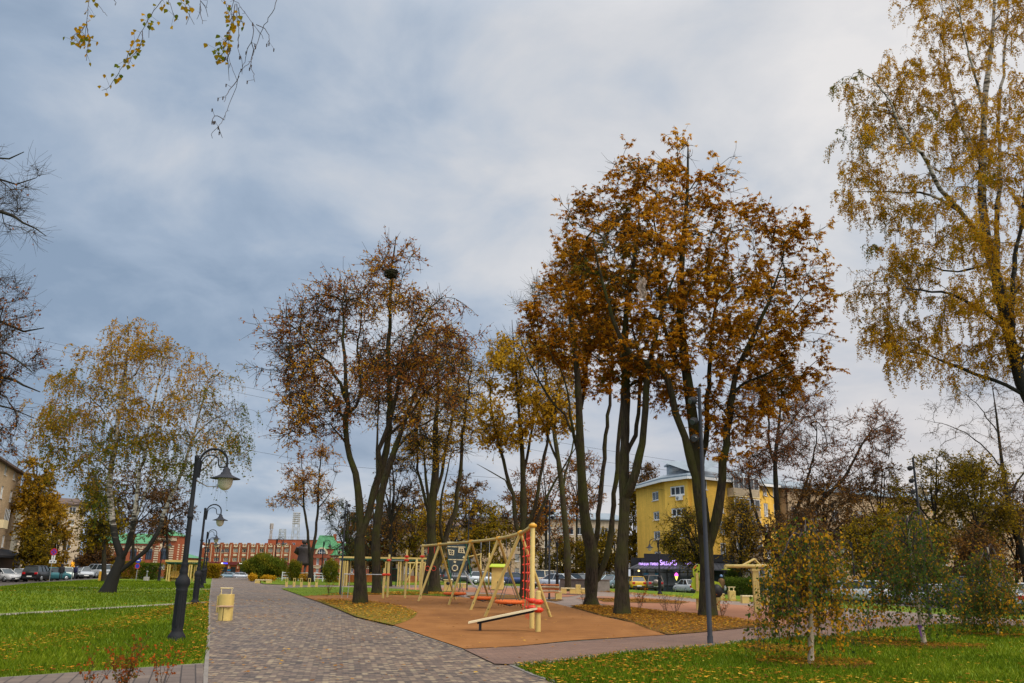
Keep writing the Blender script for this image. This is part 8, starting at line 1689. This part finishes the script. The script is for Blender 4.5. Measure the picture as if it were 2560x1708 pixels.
p2_ = cy(187, 104); T = thing('person', 'second walker in a dark blue jacket partly hidden behind the bollard post', 'person', p2_, R(170)); figure(T, .98, jeans, .12); b = coat_mesh(.98, [(.14, .80), (.19, .82), (.20, 1.15), (.22, 1.32), (.19, 1.42), (.07, 1.49), (.03, 1.50)]); b.build('jacket', mat('navy_jacket', (.015, .018, .06), .8, .2, 8), T); b = MB(); b.lathe([(.11, 1.6), (.115, 1.66), (.09, 1.73), (.02, 1.76)], 12, sy=1.1); b.build('hair', M['bark_dark'], T)
for sg in (-1, 1): b = MB(); b.tube([(sg*.18, 0, 1.36), (sg*.235, .03, 1.10), (sg*.245, 0, .88)], [.08, .065, .05], 10); b.build('sleeve', mat('navy_sleeve', (.015, .018, .06), .8, .2, 8), T)
p = cy(180, 88); T = thing('bollard_post', 'thin grey post at the edge of the left lawn', 'post', p, 0); b = MB(); b.lathe([(.05, -.03), (.05, 1.15), (.02, 1.19)], 8); b.build('pole', M['grey'], T)
p3_ = GY(1803, 78); T = thing('person', 'woman in a brown coat and blue knit hat walking away with a white bag', 'person', p3_, R(-12)); s = .98
figure(T, s, jeans, .14, arm_r=((.24, .02, 1.12), (.28, .0, .90)))
brown = mat('brown_coat', (.16, .085, .035), .85, .15, 8); b = coat_mesh(s, [(.17, .55), (.24, .56), (.235, .75), (.205, .98), (.215, 1.15), (.225, 1.32), (.19, 1.42), (.08, 1.49), (.03, 1.50)]); b.build('coat', brown, T)
for sg, e in ((-1, (-.245, 0, .90)), (1, (.275, .0, .93))): b = MB(); b.tube([Vector((sg*.18, 0, 1.38))*s, Vector((sg*.235, .02, 1.13))*s, Vector(e)*s], [.08*s, .065*s, .052*s], 10); b.build('sleeve', brown, T)
b = MB(); b.lathe([(.108*s, 1.60*s), (.118*s, 1.63*s), (.125*s, 1.68*s), (.11*s, 1.76*s), (.05*s, 1.815*s), (.02*s, 1.82*s)], 14, sy=1.1); b.build('knit_hat', mat('blue_knit', (.13, .21, .36), .9, .2, 20, bump=.4), T)
bagl = p3_+Vector((.30, .02, .40)); b = MB(); b.lathe([(.03, .0), (.10, .04), (.13, .18), (.11, .34), (.045, .42), (.015, .50)], 10, sy=.6); nb = b.build('shopping_bag', M['white'], None); nb.location = bagl; tag(nb, 'white shopping bag held by the woman in the brown coat', 'bag')
# bronze statue seen from behind: man in a long coat on a stone block
Ys = 122; base = GY(755, Ys); zt = P(755, 1349, Ys).z; z0 = P(755, 1437, Ys).z; T = thing('statue', 'dark bronze statue of a standing man in a long coat seen from behind', 'statue', (base.x, Ys, base.z)); s = (zt-z0)/1.80; dz = z0-base.z
b = MB(); b.bbox(-1.3, 1.3, -1.3, 1.3, -.05, dz, .06); b.build('pedestal', M['stone'], T)
fig = thing('tmp', 'x', 'x'); o_ = figure(T, s, M['bronze'], .10, arm_l=((-.29, .06, 1.13), (-.17, .20, 1.02)), arm_r=((.26, -.02, 1.10), (.26, .02, .84))); o_.location = (0, 0, dz); bpy.data.objects.remove(fig)
b = MB(); prof = [(.20, .47), (.265, .48), (.25, .62), (.235, .80), (.205, 1.0), (.22, 1.18), (.25, 1.33), (.215, 1.43), (.10, 1.50), (.04, 1.515)]
b.lathe([(r*s, z*s+dz) for r, z in prof], 22, sy=.62); b.build('coat', M['bronze'], T)
b = MB()
for pts, rr in (([(-.20, 0, 1.38), (-.31, .04, 1.14), (-.20, .19, 1.02)], [.10, .085, .07]), ([(.20, 0, 1.38), (.275, -.02, 1.11), (.27, .02, .84)], [.10, .085, .065])): b.tube([Vector(p)*s+Vector((0, 0, dz)) for p in pts], [q*s for q in rr], 10)
b.build('sleeves', M['bronze'], T); b = MB(); b.lathe([(r*s, z*s+dz) for r, z in ((.095, 1.60), (.112, 1.66), (.108, 1.73), (.07, 1.79), (.02, 1.80))], 14, (0, .02*s, 0), sy=1.15); b.build('hair', M['bronze'], T)
b = MB(); b.tube([Vector((-.12, -.0, 1.49))*s+Vector((0, -.055*s, dz)), Vector((0, -.10, 1.50))*s+Vector((0, 0, dz)), Vector((.12, 0, 1.49))*s+Vector((0, -.055*s, dz))], [.035*s, .05*s, .035*s], 8); b.build('collar', M['bronze'], T)
b = MB(); b.tube([Vector((.0, -.139, .50))*s+Vector((0, 0, dz)), Vector((0, -.127, .95))*s+Vector((0, 0, dz))], .012*s, 5); b.build('vent', M['bronze'], T)
T.scale = (1.38, 1.25, 1)
